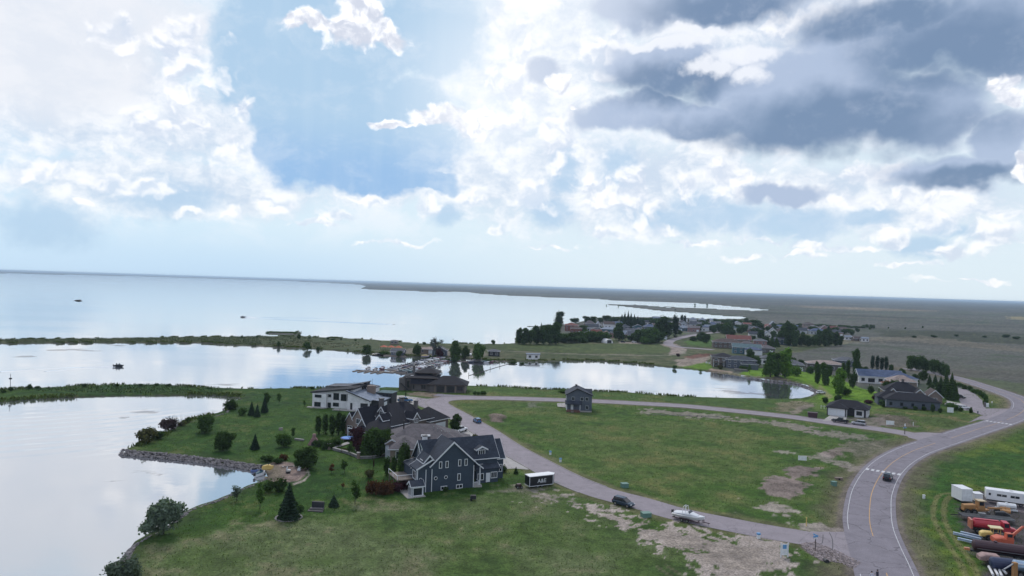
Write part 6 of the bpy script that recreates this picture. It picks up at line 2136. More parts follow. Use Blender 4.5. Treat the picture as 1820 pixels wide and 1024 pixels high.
def car(name, label, px, py, rz, paint, kind='suv', cat='car', group=None):
    p = at(px, py)
    t_ = thing(name, label, cat, (p.x, p.y, 0.05), rz, group)
    m = paint
    if kind in ('suv', 'hatch'):
        L_, W_, Hh = (4.7, 0.94, 1.72) if kind == 'suv' else (4.2, 0.88, 1.5)
        b_ = MB().loft([ring(-L_ / 2, W_ * .9, .42, .92), ring(-L_ / 2 + .25, W_, .30, 1.0), ring(-0.3, W_, .28, 1.02), ring(L_ * .22, W_, .28, 1.02), ring(L_ / 2 - .5, W_ * .98, .30, .90), ring(L_ / 2 - .05, W_ * .86, .40, .74)])
        part('body', b_, m, t_, bevel=0.03)
        part('cabin_glass', MB().loft([ring(-L_ / 2 + .18, W_ * .84, .98, 1.12, .05), ring(-L_ / 2 + .45, W_ * .84, .98, Hh - .07, .12), ring(L_ * .08, W_ * .82, .98, Hh - .06, .12), ring(L_ * .27, W_ * .82, .98, 1.06, .03)]), M_GLASS, t_)
        part('roof_panel', MB().loft([ring(-L_ / 2 + .38, W_ * .74, Hh - .08, Hh - .01, .03), ring(-.3, W_ * .76, Hh - .06, Hh + .02, .03), ring(L_ * .10, W_ * .70, Hh - .08, Hh - .01, .03)]), m, t_)
        for s in (-1, 1):
            for x in (-L_ * .17, L_ * .06):
                part('door_pillar', MB().add([(x - .05, s * W_ * .86, 1.0), (x + .05, s * W_ * .86, 1.0), (x + .03, s * W_ * .80, Hh - .06), (x - .07, s * W_ * .80, Hh - .06), (x - .05, s * W_ * .78, 1.0), (x + .05, s * W_ * .78, 1.0), (x + .03, s * W_ * .72, Hh - .06), (x - .07, s * W_ * .72, Hh - .06)], [(0, 1, 2, 3), (4, 7, 6, 5), (0, 3, 7, 4), (1, 5, 6, 2), (3, 2, 6, 7)]), m, t_)
            part('mirror', MB().box(L_ * .16, L_ * .20, s * W_ + (0.01 if s > 0 else -.18), s * W_ + (.18 if s > 0 else -.01), 1.0, 1.14), m, t_)
        wheels(t_, (-L_ * .30, L_ * .31), W_ - .10, .36)
    else:                                       # pickup
        L_, W_, Hh = 5.6, 0.98, 1.85
        part('body', MB().loft([ring(0.15, W_, .42, 1.12), ring(1.2, W_, .42, 1.12), ring(2.4, W_ * .97, .45, 1.06), ring(2.78, W_ * .88, .5, .92)]), m, t_, bevel=0.03)
        part('cabin_glass', MB().loft([ring(-.95, W_ * .86, 1.08, Hh - .1, .1), ring(.5, W_ * .84, 1.08, Hh - .08, .12), ring(1.2, W_ * .84, 1.08, 1.16, .03)]), M_GLASS, t_)
        part('roof_panel', MB().loft([ring(-.98, W_ * .78, Hh - .1, Hh, .04), ring(.52, W_ * .74, Hh - .1, Hh, .04)]), m, t_)
        part('cab_side', MB().loft([ring(-1.05, W_, .42, 1.14), ring(0.148, W_, .42, 1.14)]), m, t_)
        bed = MB().box(-2.8, -1.07, -W_, -W_ + .1, .5, 1.16).box(-2.8, -1.07, W_ - .1, W_, .5, 1.16).box(-2.8, -2.7, -W_ + .102, W_ - .102, .5, 1.16).box(-2.7, -1.07, -W_ + .102, W_ - .102, .5, .72)
        part('cargo_bed', bed, m, t_)
        wheels(t_, (-1.9, 1.75), W_ - .1, .42, .28)
    for s in (-1, 1):
        xh = (L_ / 2 - .07 if kind != 'pickup' else 2.76)
        part('headlight', MB().box(xh - .12, xh + .03, s * W_ * .68 - .16, s * W_ * .68 + .16, .66, .80), M_LAMP, t_)
        xr = (-L_ / 2 + .02 if kind != 'pickup' else -2.80)
        part('tail_light', MB().box(xr - .04, xr + .10, s * W_ * .78 - .10, s * W_ * .78 + .10, .78, 1.0), M_RED, t_)
    return t_


P_BLACK = paint_mat('black_paint', (0.010, 0.012, 0.018), 0.18)
P_TEALB = paint_mat('dark_blue_paint', (0.012, 0.030, 0.055), 0.18)
P_BLUE = paint_mat('blue_paint', (0.035, 0.12, 0.26), 0.25)
P_SILVER = paint_mat('silver_paint', (0.45, 0.46, 0.50), 0.25, 0.5)
P_WHITE = paint_mat('white_paint', (0.72, 0.72, 0.74), 0.3)
P_RED = paint_mat('red_paint', (0.42, 0.025, 0.045), 0.35)
P_MAROON = paint_mat('maroon_paint', (0.040, 0.012, 0.020), 0.55)
P_YEL = paint_mat('faded_yellow_paint', (0.62, 0.44, 0.14), 0.5)
P_OCHRE = paint_mat('ochre_machine_paint', (0.34, 0.17, 0.06), 0.7)
P_ORANGE = paint_mat('orange_red_paint', (0.50, 0.10, 0.05), 0.55)
P_NAVY = paint_mat('navy_tank_paint', (0.015, 0.025, 0.075), 0.4)
P_GREEN = paint_mat('green_box_paint', (0.10, 0.20, 0.17), 0.6)

a_loop = heading(at(1134, 893), at(1067, 875))
car('parked_suv', 'dark blue-black suv parked at the near kerb of the loop street', 1108, 899, a_loop + 180, P_TEALB)
car('suv', 'black suv driving over the nearer zebra crossing', 1578, 853, heading(at(1567, 849), at(1580, 829)) , P_BLACK)
car('parked_hatchback', 'blue hatchback standing on the street above the many-gabled house', 848, 751, heading(at(862, 768), at(832, 750)), P_BLUE, 'hatch')
a_up = heading(at(1487, 753), at(1573, 764.5))
car('pickup_truck', 'black pickup parked in front of the white bungalow', 1493, 751.5, a_up + 180, P_BLACK, 'pickup', 'pickup')
car('parked_suv', 'silver suv parked behind the black pickup at the white bungalow', 1526, 755.5, a_up + 180, P_SILVER)
car('pickup_truck', 'white pickup on the drive beside the dark street tree', 818, 768, 60, P_WHITE, 'pickup', 'pickup')
car('pickup_truck', 'dark blue pickup on the drive of the white modern house', 720, 715, 20, P_BLUE, 'pickup', 'pickup')
car('parked_car', 'dark car standing beside the white quonset hut', 1107, 609, 0, P_BLACK, 'hatch')
car('parked_car', 'white car near the end of the meadow lane by the village', 1127, 609.5, 0, P_WHITE, 'hatch')
car('parked_suv', 'dark suv on the parking lane under the great conifers', 1706, 708, -30, P_BLACK)
car('parked_car', 'white car left of the parking lane, near the white board', 1690, 722, -15, P_WHITE, 'hatch')
car('parked_suv', 'white suv beside the hedge bush at the parking lane', 1701, 727, -10, P_WHITE)
car('parked_car', 'white car closest to the parking lane entrance', 1713, 727, -10, P_WHITE, 'hatch')
car('parked_car', 'white car in the yard of the long white house', 1459, 700, 10, P_WHITE, 'hatch')

# ---- boats
M_HULL = {'white': paint_mat('white_gelcoat', (0.62, 0.63, 0.66), 0.3), 'navy': paint_mat('navy_gelcoat', (0.02, 0.03, 0.07), 0.3), 'maroon': paint_mat('maroon_gelcoat', (0.12, 0.03, 0.05), 0.3),
          'teal': paint_mat('teal_cover', (0.03, 0.09, 0.12), 0.6), 'grey': paint_mat('grey_cover', (0.16, 0.16, 0.18), 0.7), 'black': P_BLACK, 'lilac': paint_mat('faded_cover', (0.30, 0.27, 0.33), 0.7)}


def boat(name, label, loc, rz, hull='white', cover='navy', L_=6.2, group=None, cat='boat', tower=False):
    t_ = thing(name, label, cat, loc, rz, group)
    W_ = L_ * 0.19

    def sec(x, hw, zk, zs):
        return [(x, 0, zk), (x, hw * .7, zk + (zs - zk) * .35), (x, hw, zs), (x, hw * .92, zs + .04), (x, -hw * .92, zs + .04), (x, -hw, zs), (x, -hw * .7, zk + (zs - zk) * .35)]
    part('hull', MB().loft([sec(-L_ / 2, W_ * .92, -.12, .62), sec(-L_ * .1, W_, -.18, .68), sec(L_ * .2, W_ * .9, -.14, .76), sec(L_ * .38, W_ * .55, .02, .86), sec(L_ / 2, W_ * .06, .5, .98)]), M_HULL[hull], t_)
    part('cover', MB().loft([ring(-L_ * .46, W_ * .8, .68, .80, .05), ring(-L_ * .2, W_ * .8, .70, 1.06, .15), ring(L_ * .06, W_ * .8, .72, 1.25, .15), ring(L_ * .3, W_ * .5, .78, .95, .05)]), M_HULL[cover], t_)
    part('windshield', MB().add([(L_ * .10, -W_ * .7, 1.1), (L_ * .10, W_ * .7, 1.1), (L_ * .03, W_ * .6, 1.5), (L_ * .03, -W_ * .6, 1.5), (L_ * .08, -W_ * .7, 1.1), (L_ * .08, W_ * .7, 1.1), (L_ * .01, W_ * .6, 1.5), (L_ * .01, -W_ * .6, 1.5)], [(0, 1, 2, 3), (7, 6, 5, 4), (0, 3, 7, 4), (1, 5, 6, 2), (3, 2, 6, 7)]), M_GLASS, t_)
    part('outboard', MB().loft([ring(-L_ / 2 - .42, .16, .3, 1.0, .05), ring(-L_ / 2 - .02, .2, .3, 1.08, .06)]), M_DTRIM, t_)
    if tower:
        tb = MB()
        for s in (-1, 1):
            tb.tube((-L_ * .05, s * W_ * .85, .75), (L_ * .0 - .5, s * W_ * .6, 2.3), .05, n=6).tube((-L_ * .16, s * W_ * .85, .75), (L_ * .0 - .9, s * W_ * .6, 2.3), .05, n=6)
        tb.tube((-.5, -W_ * .6, 2.3), (-.5, W_ * .6, 2.3), .05, n=6).tube((-.9, -W_ * .6, 2.3), (-.9, W_ * .6, 2.3), .05, n=6)
        part('wake_tower', tb, M_TRIM, t_)
    return t_


# marina: one long floating walkway with finger docks and berthed boats
DK = WZ + 0.35
w0, w1 = at(694, 662.5, WZ), at(797, 637.5, WZ)
wv = (w1 - w0)
wl_ = wv.length
wa = math.degrees(math.atan2(wv.y, wv.x))
dock = thing('floating_dock', 'long diagonal floating dock of the marina with finger piers', 'dock', (w0.x, w0.y, 0), wa)
part('walkway', MB().box(0, wl_, -0.8, 0.8, WZ - .1, DK), M_WOOD, dock)
part('end_pier', MB().box(-1.2, -0.02, -2, 19.0, WZ - .1, DK), M_WOOD, dock)
for k in range(9):
    a = 0.5 + k * 8.6
    for s in (-1, 1):
        part('finger_pier', MB().box(a, a + 0.9, 0.82 if s > 0 else -8.3, 8.3 if s > 0 else -0.82, WZ - .1, DK - .03), M_WOOD, dock)
        part('piling', MB().tube((a + .45, s * 8.5, WZ - 1), (a + .45, s * 8.5, DK + 1.0), .12, n=6), M_BARK, dock)
for k in range(5):
    part('slip_pier', MB().box(-7.5 if k < 4 else -6.0, -1.22, 3.0 + k * 3.6, 3.8 + k * 3.6, WZ - .1, DK - .03), M_WOOD, dock)
protos = [boat('moored_boat', 'x', (0, 0, WZ), 0, h_, c_, l_) for h_, c_, l_ in
          (('white', 'navy', 6.4), ('navy', 'grey', 6.8), ('maroon', 'lilac', 6.0), ('white', 'teal', 7.2), ('grey', 'black', 6.2), ('white', 'white', 5.8), ('teal', 'teal', 7.6), ('lilac', 'maroon', 6.4))]
BL = ['white navy-covered boat', 'navy grey-covered boat', 'maroon lilac-covered boat', 'white teal-covered boat', 'grey black-covered boat', 'all-white boat', 'teal covered boat', 'lilac maroon-covered boat']
used = set()
rows = {}
random.seed(23)
ca_, sa_ = math.cos(R(wa)), math.sin(R(wa))
for k in range(9):
    for s in (-1, 1):
        for j in (0, 1):
            if (k in (0,) and s > 0) or random.random() < 0.10:
                continue
            q = random.randrange(8)
            lx, ly = 0.5 + k * 8.6 + (2.6 if j == 0 else 6.8), s * 4.8
            loc = (w0.x + lx * ca_ - ly * sa_, w0.y + lx * sa_ + ly * ca_, WZ)
            rz = wa + (90 if s > 0 else -90) + random.uniform(-4, 4) + (180 if random.random() < .4 else 0)
            side = 'left' if s > 0 else 'right'
            lab = '%s, %s side of dock, %s' % (BL[q], side, ['at its outer end', 'one bay in from the outer end', 'two bays in from the outer end', 'between outer end and middle', 'at the middle', 'just past the middle', 'between middle and shore', 'one bay from the shore', 'nearest the shore'][k])
            if lab in used:
                lab += ', inner one'
            used.add(lab)
            copy_thing(protos[q], lab, loc, rz)['group'] = 'boats moored along the long marina dock'
def drop(o):
    for c in list(o.children):
        drop(c)
    bpy.data.objects.remove(o)


for o in protos:
    drop(o)
for k, (x_, y_, h_, c_) in enumerate([(668, 658.5, 'white', 'navy'), (655, 657, 'white', 'grey'), (680, 656, 'maroon', 'lilac')]):
    p = at(x_, y_, WZ)
    boat('moored_boat', ['white boat with navy cover at the outer end pier', 'white boat with grey cover at the far corner of the end pier', 'maroon boat tied inside the end pier'][k], (p.x, p.y, WZ), wa + 8, h_, c_, 6)
# second small dock by the shore
q0, q1 = at(836, 642, WZ), at(886, 641.5, WZ)
d2 = thing('shore_dock', 'short dock along the shore under the broad marina tree', 'dock', (q0.x, q0.y, 0), heading(q0, q1))
part('walkway', MB().box(0, (q1 - q0).length, -0.7, 0.7, WZ - .1, DK), M_WOOD, d2)
for k in range(5):
    part('finger_pier', MB().box(1 + k * 4.6, 1.8 + k * 4.6, -6.5, -0.72, WZ - .1, DK - .03), M_WOOD, d2)
for k, (x_, y_, h_, c_) in enumerate([(842, 644.8, 'navy', 'navy'), (851, 645.2, 'black', 'black'), (860, 645, 'white', 'teal'), (868, 644.5, 'maroon', 'navy'), (848, 641.2, 'grey', 'grey')]):
    p = at(x_, y_, WZ)
    boat('moored_boat', ['navy boat, outermost at the short shore dock', 'black boat, second at the short shore dock', 'white boat with teal cover at the short shore dock', 'maroon boat, rightmost at the short shore dock', 'grey boat behind the short shore dock'][k], (p.x, p.y, WZ), 5 + k * 3, h_, c_, 6.5)
d3 = thing('jetty', 'small jetty at the shore left of the short dock', 'dock', tuple(at(826, 643, WZ)), 4)
part('walkway', MB().box(-8, 3, -0.6, 0.6, -.1, .35), M_WOOD, d3)
for k in range(4):
    part('piling', MB().tube((-8 + k * 3.5, -0.75, -1), (-8 + k * 3.5, -0.75, 1.3), .14, n=6), M_BARK, d3)
# log boom
b0, b1 = at(833, 668, WZ), at(904, 647, WZ)
boom = thing('floating_boom', 'thin floating boom stretched across the channel mouth', 'boom', (b0.x, b0.y, WZ), heading(b0, b1))
Lb = (b1 - b0).length
nb = 12
for k in range(nb):
    a = Lb * k / nb
    part('float', MB().tube((a + .2, 0, .05), (a + Lb / nb - .2, 0.15 * math.sin(k), .05), .16, n=6), M_BARK, boom)
    if k % 3 == 0:
        part('post', MB().tube((a, 0, -.5), (a, 0, 1.6), .12, n=6), M_BARK, boom)
# boathouse
p = at(709, 633, WZ)
h = House('boathouse', 'grey floating boathouse at the left of the marina shore', (p.x - 6, p.y, 0), -6, 'grey', 'grey')
h.gable(1, 9, 0, 5, 2.0, 3.6, 'x', z0=-0.7)
part('deck', MB().box(-3, 11, -2.5, -0.02, WZ - .1, -0.2), M_WOOD, h.t)
h.window('F', 0, 3, 0.6, 2, 1.0, 2)
p = at(675, 631, WZ)
boat('moored_boat', 'dark boat by the bank below the orange tents', (p.x, p.y, WZ), 2, 'black', 'grey', 9)
# sheds and tents along the marina shore
M_ORC = mat('orange_canvas', (0.36, 0.08, 0.04), 0.8)
p = at(676, 621)
tn = thing('orange_tents', 'orange-red tent canopies on the far spit', 'tent', (p.x, p.y, 0), -5)
for k in range(3):
    part('canopy', MB().add([(k * 5, -2.4, 1.8), (k * 5 + 4.6, -2.4, 1.8), (k * 5 + 4.6, 2.4, 1.8), (k * 5, 2.4, 1.8), (k * 5 + 2.3, 0, 3.0)], [(0, 1, 4), (1, 2, 4), (2, 3, 4), (3, 0, 4), (3, 2, 1, 0)]), M_ORC, tn)
    for dx in (0.1, 4.5):
        for dy in (-2.3, 2.3):
            part('pole', MB().tube((k * 5 + dx, dy, -.4), (k * 5 + dx, dy, 1.8), .06, n=5), M_STEEL, tn)
h = simple_house(744, 628, 10, 6, 2.6, 3.8, 0, 'tan', 'tan', 'low tan shed on the marina beach', name='shed')
h = simple_house(755, 627, 9, 6, 2.6, 3.8, 0, 'pale', 'tan', 'pale low shed next to the tan marina shed', name='shed')
h = simple_house(768, 632, 9, 6, 3.4, 5.6, 0, 'grey', 'purple', 'blue-grey shed with steep roof behind the purple tree', 'gy', name='shed')
h = simple_house(868, 633, 7, 6, 3.0, 4.4, 0, 'dark', 'grey', 'dark kiosk on the bank right of the marina trees', name='kiosk')
h = simple_house(936, 638, 8, 4.5, 2.9, 3.3, 0, 'white', 'pale', 'white hut standing alone on the bay shore', 'gx', name='hut')
h = simple_house(694, 612, 5, 4, 2.4, 3.2, 0, 'tan', 'brown', 'tiny brown hut on the crest above the tents', name='hut')
for k, (x_, y_) in enumerate([(815, 632), (836, 632)]):
    p = gp(x_, y_)
    boat('beached_boat', ['white boat on the grass between the two marina trees', 'white boat on the grass left of the broad marina tree'][k], (p.x, p.y, 0.3), 20 + k * 60, 'white', 'white', 6.5)
p = gp(756, 634.5)
boat('beached_boat', 'yellow kayak-like boat on the marina shore', (p.x, p.y, 0.1), 0, 'lilac', 'lilac', 5)
bpy.data.objects['beached_boat.002'].children[0].data.materials[0] = P_YEL
# quonset hut
p = at(1083, 610)
qh = thing('quonset_hut', 'white rounded quonset hut with dark opening at the meadow edge', 'hut', (p.x, p.y, 0), 20)
prof = [(math.cos(math.pi * k / 12) * 3.4, math.sin(math.pi * k / 12) * 3.6 + (0.0)) for k in range(13)]
part('shell', MB().prism([(a, z - .2) for a, z in prof], 'y', 0, 8), P_WHITE, qh)
part('doorway', MB().box(-2.0, 2.0, -0.05, -0.01, 0, 2.5), M_DTRIM, qh)

# ---- boats on the open water
p = at(211, 652, WZ)
sb = boat('speedboat', 'dark speedboat under way on the middle channel', (p.x, p.y, WZ + .05), 8, 'black', 'black', 4.6)
for k in range(2):
    part('passenger', MB().loft([ring(-1.2 + k * 1.2, .22, .9, 1.5, .08), ring(-.95 + k * 1.2, .2, .9, 1.75, .1), ring(-.75 + k * 1.2, .15, .95, 1.5, .08)]), M_DTRIM, sb)
p2 = at(432, 564, WZ)
boat('speedboat', 'far motorboat drawing a wake across the open lake', (p2.x, p2.y, WZ), 172, 'grey', 'black', 7)
p3 = at(561, 597, WZ)
M_WAVE = water.data.materials[0]


def wake(name, label, line, w0_, w1_, h=0.12):
    L = smooth_line(line, 3.0)
    n = len(L)
    ww = np.linspace(w0_, w1_, n)
    a, b_ = offset(L, -ww), offset(L, ww)
    vs = [(q[0], q[1], WZ + .005) for q in a] + [(q[0], q[1], WZ + h * (1 - i / n * .6)) for i, q in enumerate(L)] + [(q[0], q[1], WZ + .005) for q in b_]
    fs = []
    for i in range(n - 1):
        for k in range(2):
            fs.append((k * n + i, k * n + i + 1, (k + 1) * n + i + 1, (k + 1) * n + i))
    me = bpy.data.meshes.new(name)
    me.from_pydata(vs, [], fs)
    me.update()
    o = link_mesh(name, me, M_WAVE)
    o['kind'] = 'structure'
    return o


wake('wake', '', [at(205, 652, WZ), at(150, 653.2, WZ), at(80, 655.5, WZ), at(0, 661, WZ)], .3, 2.4, .22)
wake('wake', '', [at(205, 652.6, WZ), at(150, 655.4, WZ), at(80, 660.5, WZ)], .3, 1.6, .14)
wake('wake', '', [at(436, 564.4, WZ), at(480, 567, WZ), at(560, 571, WZ), at(700, 577, WZ)], 1, 7, .5)
wake('wake', '', [at(436, 564, WZ), at(500, 565, WZ), at(620, 566, WZ)], 1, 6, .35)
# reed point off the far spit: floating breakwater
bw = [at(478, 592, WZ), at(500, 592, WZ), at(524, 593, WZ)]
P_ = []
for i in range(2600):
    s = random.random()
    a = bw[0].lerp(bw[2], s)
    P_.append((a.x + random.uniform(-3, 3), a.y + random.uniform(-3, 3), WZ - .1))
blades('breakwater_reeds', P_, 1.2, 9, LM['dark'], label='dark reed covered breakwater lying off the far spit')

# ---- boat on a trailer in the street
p = at(1224, 927)
tr_a = heading(at(1265, 926), at(1190, 909))
trl = boat('speedboat', 'white wakeboard boat with tower standing on the red trailer', (p.x, p.y, 0.62), tr_a + 180, 'white', 'white', 6.3, tower=True)
tt = thing('boat_trailer', 'dark red boat trailer parked on the loop street', 'trailer', (p.x, p.y, 0.05), tr_a + 180)
part('frame', MB().box(-3.0, 2.6, -1.0, -.85, .42, .55).box(-3.0, 2.6, .85, 1.0, .42, .55).box(-2.9, -2.75, -.84, .84, .42, .53).box(2.0, 2.15, -.84, .84, .42, .53).box(2.62, 4.2, -.08, .08, .42, .55), P_MAROON, tt)
part('fender', MB().box(-1.5, .6, -1.3, -1.02, .72, .78).box(-1.5, .6, 1.02, 1.3, .72, .78), P_MAROON, tt)
wheels(tt, (-1.0, 0.1), 1.14, .33, .2)
part('winch_post', MB().box(3.0, 3.1, -.05, .05, .55, 1.35), P_MAROON, tt)
part('jockey_wheel', MB().tube((3.9, .1, .0), (3.9, .1, .42), .05), M_STEEL, tt)

# ---- black enclosed trailer with lettering
p = at(941, 869)
qa, qb = at(941, 868.5), at(976, 864.5)
et = thing('cargo_trailer', 'black enclosed cargo trailer with white roof and white lettering on the grass', 'trailer', (p.x, p.y, 0), heading(qa, qb))
P_TBLK = paint_mat('trailer_black', (0.008, 0.009, 0.016), 0.35)
part('box', MB().add([(0, 0, .5), (6.0, 0, .5), (6.9, 1.1, .5), (6.0, 2.3, .5), (0, 2.3, .5), (0, 0, 2.6), (6.0, 0, 2.6), (6.9, 1.1, 2.6), (6.0, 2.3, 2.6), (0, 2.3, 2.6)], [(4, 3, 2, 1, 0), (5, 6, 7, 8, 9), (0, 1, 6, 5), (1, 2, 7, 6), (2, 3, 8, 7), (3, 4, 9, 8), (4, 0, 5, 9)]), P_TBLK, et)
part('roof_panel', MB().add([(-.05, -.05, 2.605), (6.05, -.05, 2.605), (7.0, 1.1, 2.605), (6.05, 2.35, 2.605), (-.05, 2.35, 2.605), (-.02, -.02, 2.72), (6.02, -.02, 2.72), (6.95, 1.1, 2.72), (6.02, 2.32, 2.72), (-.02, 2.32, 2.72)], [(4, 3, 2, 1, 0), (5, 6, 7, 8, 9), (0, 1, 6, 5), (1, 2, 7, 6), (2, 3, 8, 7), (3, 4, 9, 8), (4, 0, 5, 9)]), P_WHITE, et)
part('rail', MB().box(-.04, 6.0, -.05, -.005, .46, .56), M_TRIM, et)
part('corner_post', MB().box(-.05, .06, -.055, -.005, .562, 2.6), M_TRIM, et)
part('corner_post', MB().box(5.9, 6.02, -.055, -.005, .562, 2.6), M_TRIM, et)
part('rear_frame', MB().box(-.06, -.005, 0, 2.3, .46, .56), M_TRIM, et)
wheels(et, (2.2, 3.2), 0.30, .34, .22)
for o in [c for c in et.children if c.name.startswith('wheel')]:
    o.location.y = 0.0
    o.location.x = 0.0
for o in list(et.children):
    if o.name.startswith('wheel'):
        o.location = (0, 1.15, 0) if False else (0, 0.55 if o.data.vertices[0].co.y > 0 else 0.55, 0)
part('drawbar', MB().tube((6.7, .6, .5), (8.2, 1.1, .5), .06).tube((6.7, 1.7, .5), (8.2, 1.15, .5), .06), M_STEEL, et)
cu = bpy.data.curves.new('lettering', 'FONT')
cu.body = 'A&E'
cu.size = 1.25
cu.extrude = 0.01
cu.align_x = 'CENTER'
tmp = bpy.data.objects.new('lettering_tmp', cu)
C.objects.link(tmp)
bpy.context.view_layer.update()
lm = bpy.data.meshes.new_from_object(tmp.evaluated_get(bpy.context.evaluated_depsgraph_get()))
bpy.data.objects.remove(tmp)
lm.materials.clear()
lm.materials.append(M_TRIM)
lo = bpy.data.objects.new('lettering', lm)
C.objects.link(lo)
lo.parent = et
lo.rotation_euler = (R(90), 0, 0)
lo.location = (3.1, -.03, 1.12)
# rusty implement left of the trailer
p = gp(922, 866)
im = thing('garden_tiller', 'small rusty red machine left of the black cargo trailer', 'machine', (p.x, p.y, p.z), 15)
part('engine', MB().box(-.5, .5, -.4, .4, .35, 1.0), P_MAROON, im, bevel=.05)
wheels(im, (-.4, .5), .5, .32, .15)
part('handle', MB().tube((.5, -.3, .8), (1.3, -.35, 1.3), .04, n=5).tube((.5, .3, .8), (1.3, .35, 1.3), .04, n=5), M_DTRIM, im)


# ---- signs, boxes, posts
def post_thing(name, label, cat, px, py, parts, rz=0.0, z=None):
    p = gp(px, py)
    t_ = thing(name, label, cat, (p.x, p.y, p.z if z is None else z), rz)
    for nm, mb, m in parts:
        part(nm, mb, m, t_)
    return t_


M_SIGNB = mat('sign_blue', (0.12, 0.30, 0.55), 0.5)
M_SIGNW = mat('sign_white', (0.68, 0.70, 0.72), 0.5)
M_POSTB = mat('post_brown', (0.05, 0.035, 0.035), 0.8)
post_thing('street_sign', 'blue street name sign on a dark post at the lower junction', 'sign', 1449, 978,
           [('post', MB().tube((0, 0, -.2), (0, 0, 2.3), .07, n=8), M_POSTB), ('name_plate', MB().box(-.55, .55, -.03, .03, 2.3, 2.55), M_SIGNB), ('name_plate', MB().box(-.03, .03, -.55, .55, 2.56, 2.8), M_SIGNB), ('plate', MB().box(-.3, .3, -.06, -.031, 2.0, 2.28), M_SIGNW)], 20)
post_thing('street_sign', 'white topped street sign on a brown post at the upper junction', 'sign', 1608, 772,
           [('post', MB().tube((0, 0, -.2), (0, 0, 2.6), .10, n=8), M_POSTB), ('name_plate', MB().box(-.6, .6, -.04, .04, 2.0, 2.3), M_SIGNB), ('plate', MB().box(-.22, .22, -.04, .04, 2.62, 3.5), M_SIGNW)], 20)
post_thing('sign_board', 'white and blue lot sign board at the corner of the dirt patch', 'sign', 1394, 990,
           [('board', MB().box(-.55, .55, -.04, .04, .4, 2.3), M_SIGNW), ('picture', MB().box(-.35, .35, -.06, -.041, 1.5, 2.2), M_SIGNB), ('post', MB().box(-.72, -.56, -.06, .06, -.3, 2.5), M_TRIM), ('post', MB().box(.56, .72, -.06, .06, -.3, 2.5), M_TRIM)], 8)
post_thing('sign_board', 'white lot sign board in the field right of the spoil heaps', 'sign', 1426, 821,
           [('board', MB().box(-1.1, 1.1, -.04, .04, .5, 1.7), M_SIGNW), ('post', MB().box(-.9, -.8, .045, .12, -.3, 1.6), M_WOOD), ('post', MB().box(.8, .9, .045, .12, -.3, 1.6), M_WOOD)], -10)
post_thing('sign_board', 'wide white lot sign board right of the silver suv', 'sign', 1582, 757,
           [('board', MB().box(-1.25, 1.25, -.04, .04, .5, 1.9), M_SIGNW), ('post', MB().box(-1.0, -.9, .045, .12, -.3, 1.8), M_WOOD), ('post', MB().box(.9, 1.0, .045, .12, -.3, 1.8), M_WOOD)], -20)
post_thing('sign_board', 'square white board at the right end of the long grey bungalow', 'sign', 1689, 734,
           [('board', MB().box(-1.1, 1.1, -.05, .05, .2, 2.2), M_SIGNW), ('post', MB().box(-.8, -.7, .055, .12, -.3, 2.0), M_WOOD), ('post', MB().box(.7, .8, .055, .12, -.3, 2.0), M_WOOD)], -20)
post_thing('entrance_sign', 'pale stone entrance sign at the mouth of the parking lane', 'sign', 1753, 724,
           [('pier', MB().box(-.9, -.3, -.35, .35, -.2, 2.1), MS['stone']), ('panel', MB().box(-.28, .9, -.15, .15, .3, 1.8), M_SIGNW), ('base', MB().box(-1.1, 1.1, -.45, .45, -.3, .2), m_conc)], -10)
post_thing('road_sign', 'thin white road sign right of the stone entrance sign', 'sign', 1763, 723, [('post', MB().tube((0, 0, -.2), (0, 0, 2.2), .05, n=6), M_STEEL), ('plate', MB().box(-.25, .25, -.03, .03, 1.7, 2.3), M_SIGNW)])
post_thing('marker_post', 'yellow utility marker post by the lower street verge', 'post', 1433, 935, [('post', MB().box(-.06, .06, -.06, .06, -.2, 1.5), P_YEL), ('cap', MB().box(-.08, .08, -.08, .08, 1.5, 1.75), P_YEL)])
post_thing('marker_post', 'white marker post on the verge right of the wide lot sign', 'post', 1623, 757, [('post', MB().box(-.08, .08, -.08, .08, -.2, 1.2), P_WHITE), ('cap', MB().box(-.1, .1, -.1, .1, 1.2, 1.35), P_WHITE)])
for k, (x_, y_, sx, sy, sz, lb) in enumerate([(1148, 918, 1.8, 1.3, .75, 'green transformer box on the verge between suv and boat trailer'), (1110, 866, 1.5, 1.2, .9, 'pale green transformer box on the inner verge above the suv'),
                                             (1482, 861, 1.1, .9, .9, 'pale green box in the grass beside the bend ditch')]):
    post_thing('transformer_box', lb, 'utility box', x_, y_, [('cabinet', MB().box(-sx / 2, sx / 2, -sy / 2, sy / 2, -.1, sz), P_GREEN), ('lid', MB().box(-sx / 2 - .05, sx / 2 + .05, -sy / 2 - .05, sy / 2 + .05, sz + .002, sz + .1), P_GREEN)], 15)
for k, (x_, y_, lb) in enumerate([(996, 821, 'blue and white utility pedestal on the inner verge, nearer one'), (978, 808, 'blue utility pedestal on the inner verge, farther one'), (1348, 957, 'white and blue utility pedestal on the outer verge by the junction')]):
    post_thing('utility_pedestal', lb, 'utility box', x_, y_, [('body', MB().box(-.25, .25, -.2, .2, -.1, .7), M_SIGNW), ('cap', MB().box(-.3, .3, -.25, .25, .702, 1.0), M_SIGNB)], 10)
post_thing('utility_pedestal', 'lone white pedestal in the grass right of the main road', 'utility box', 1642, 886, [('body', MB().box(-.2, .2, -.2, .2, -.1, .75), M_SIGNW), ('cap', MB().box(-.24, .24, -.24, .24, .752, .85), M_SIGNW)], 0)
post_thing('culvert', 'small brown culvert head with dark opening in the grass', 'culvert', 1491, 850, [('head', MB().box(-.9, .9, -.3, .5, -.2, .55), MS['tan']), ('opening', MB().tube((0, -.31, .2), (0, -.34, .2), .28), M_DTRIM)], 0)
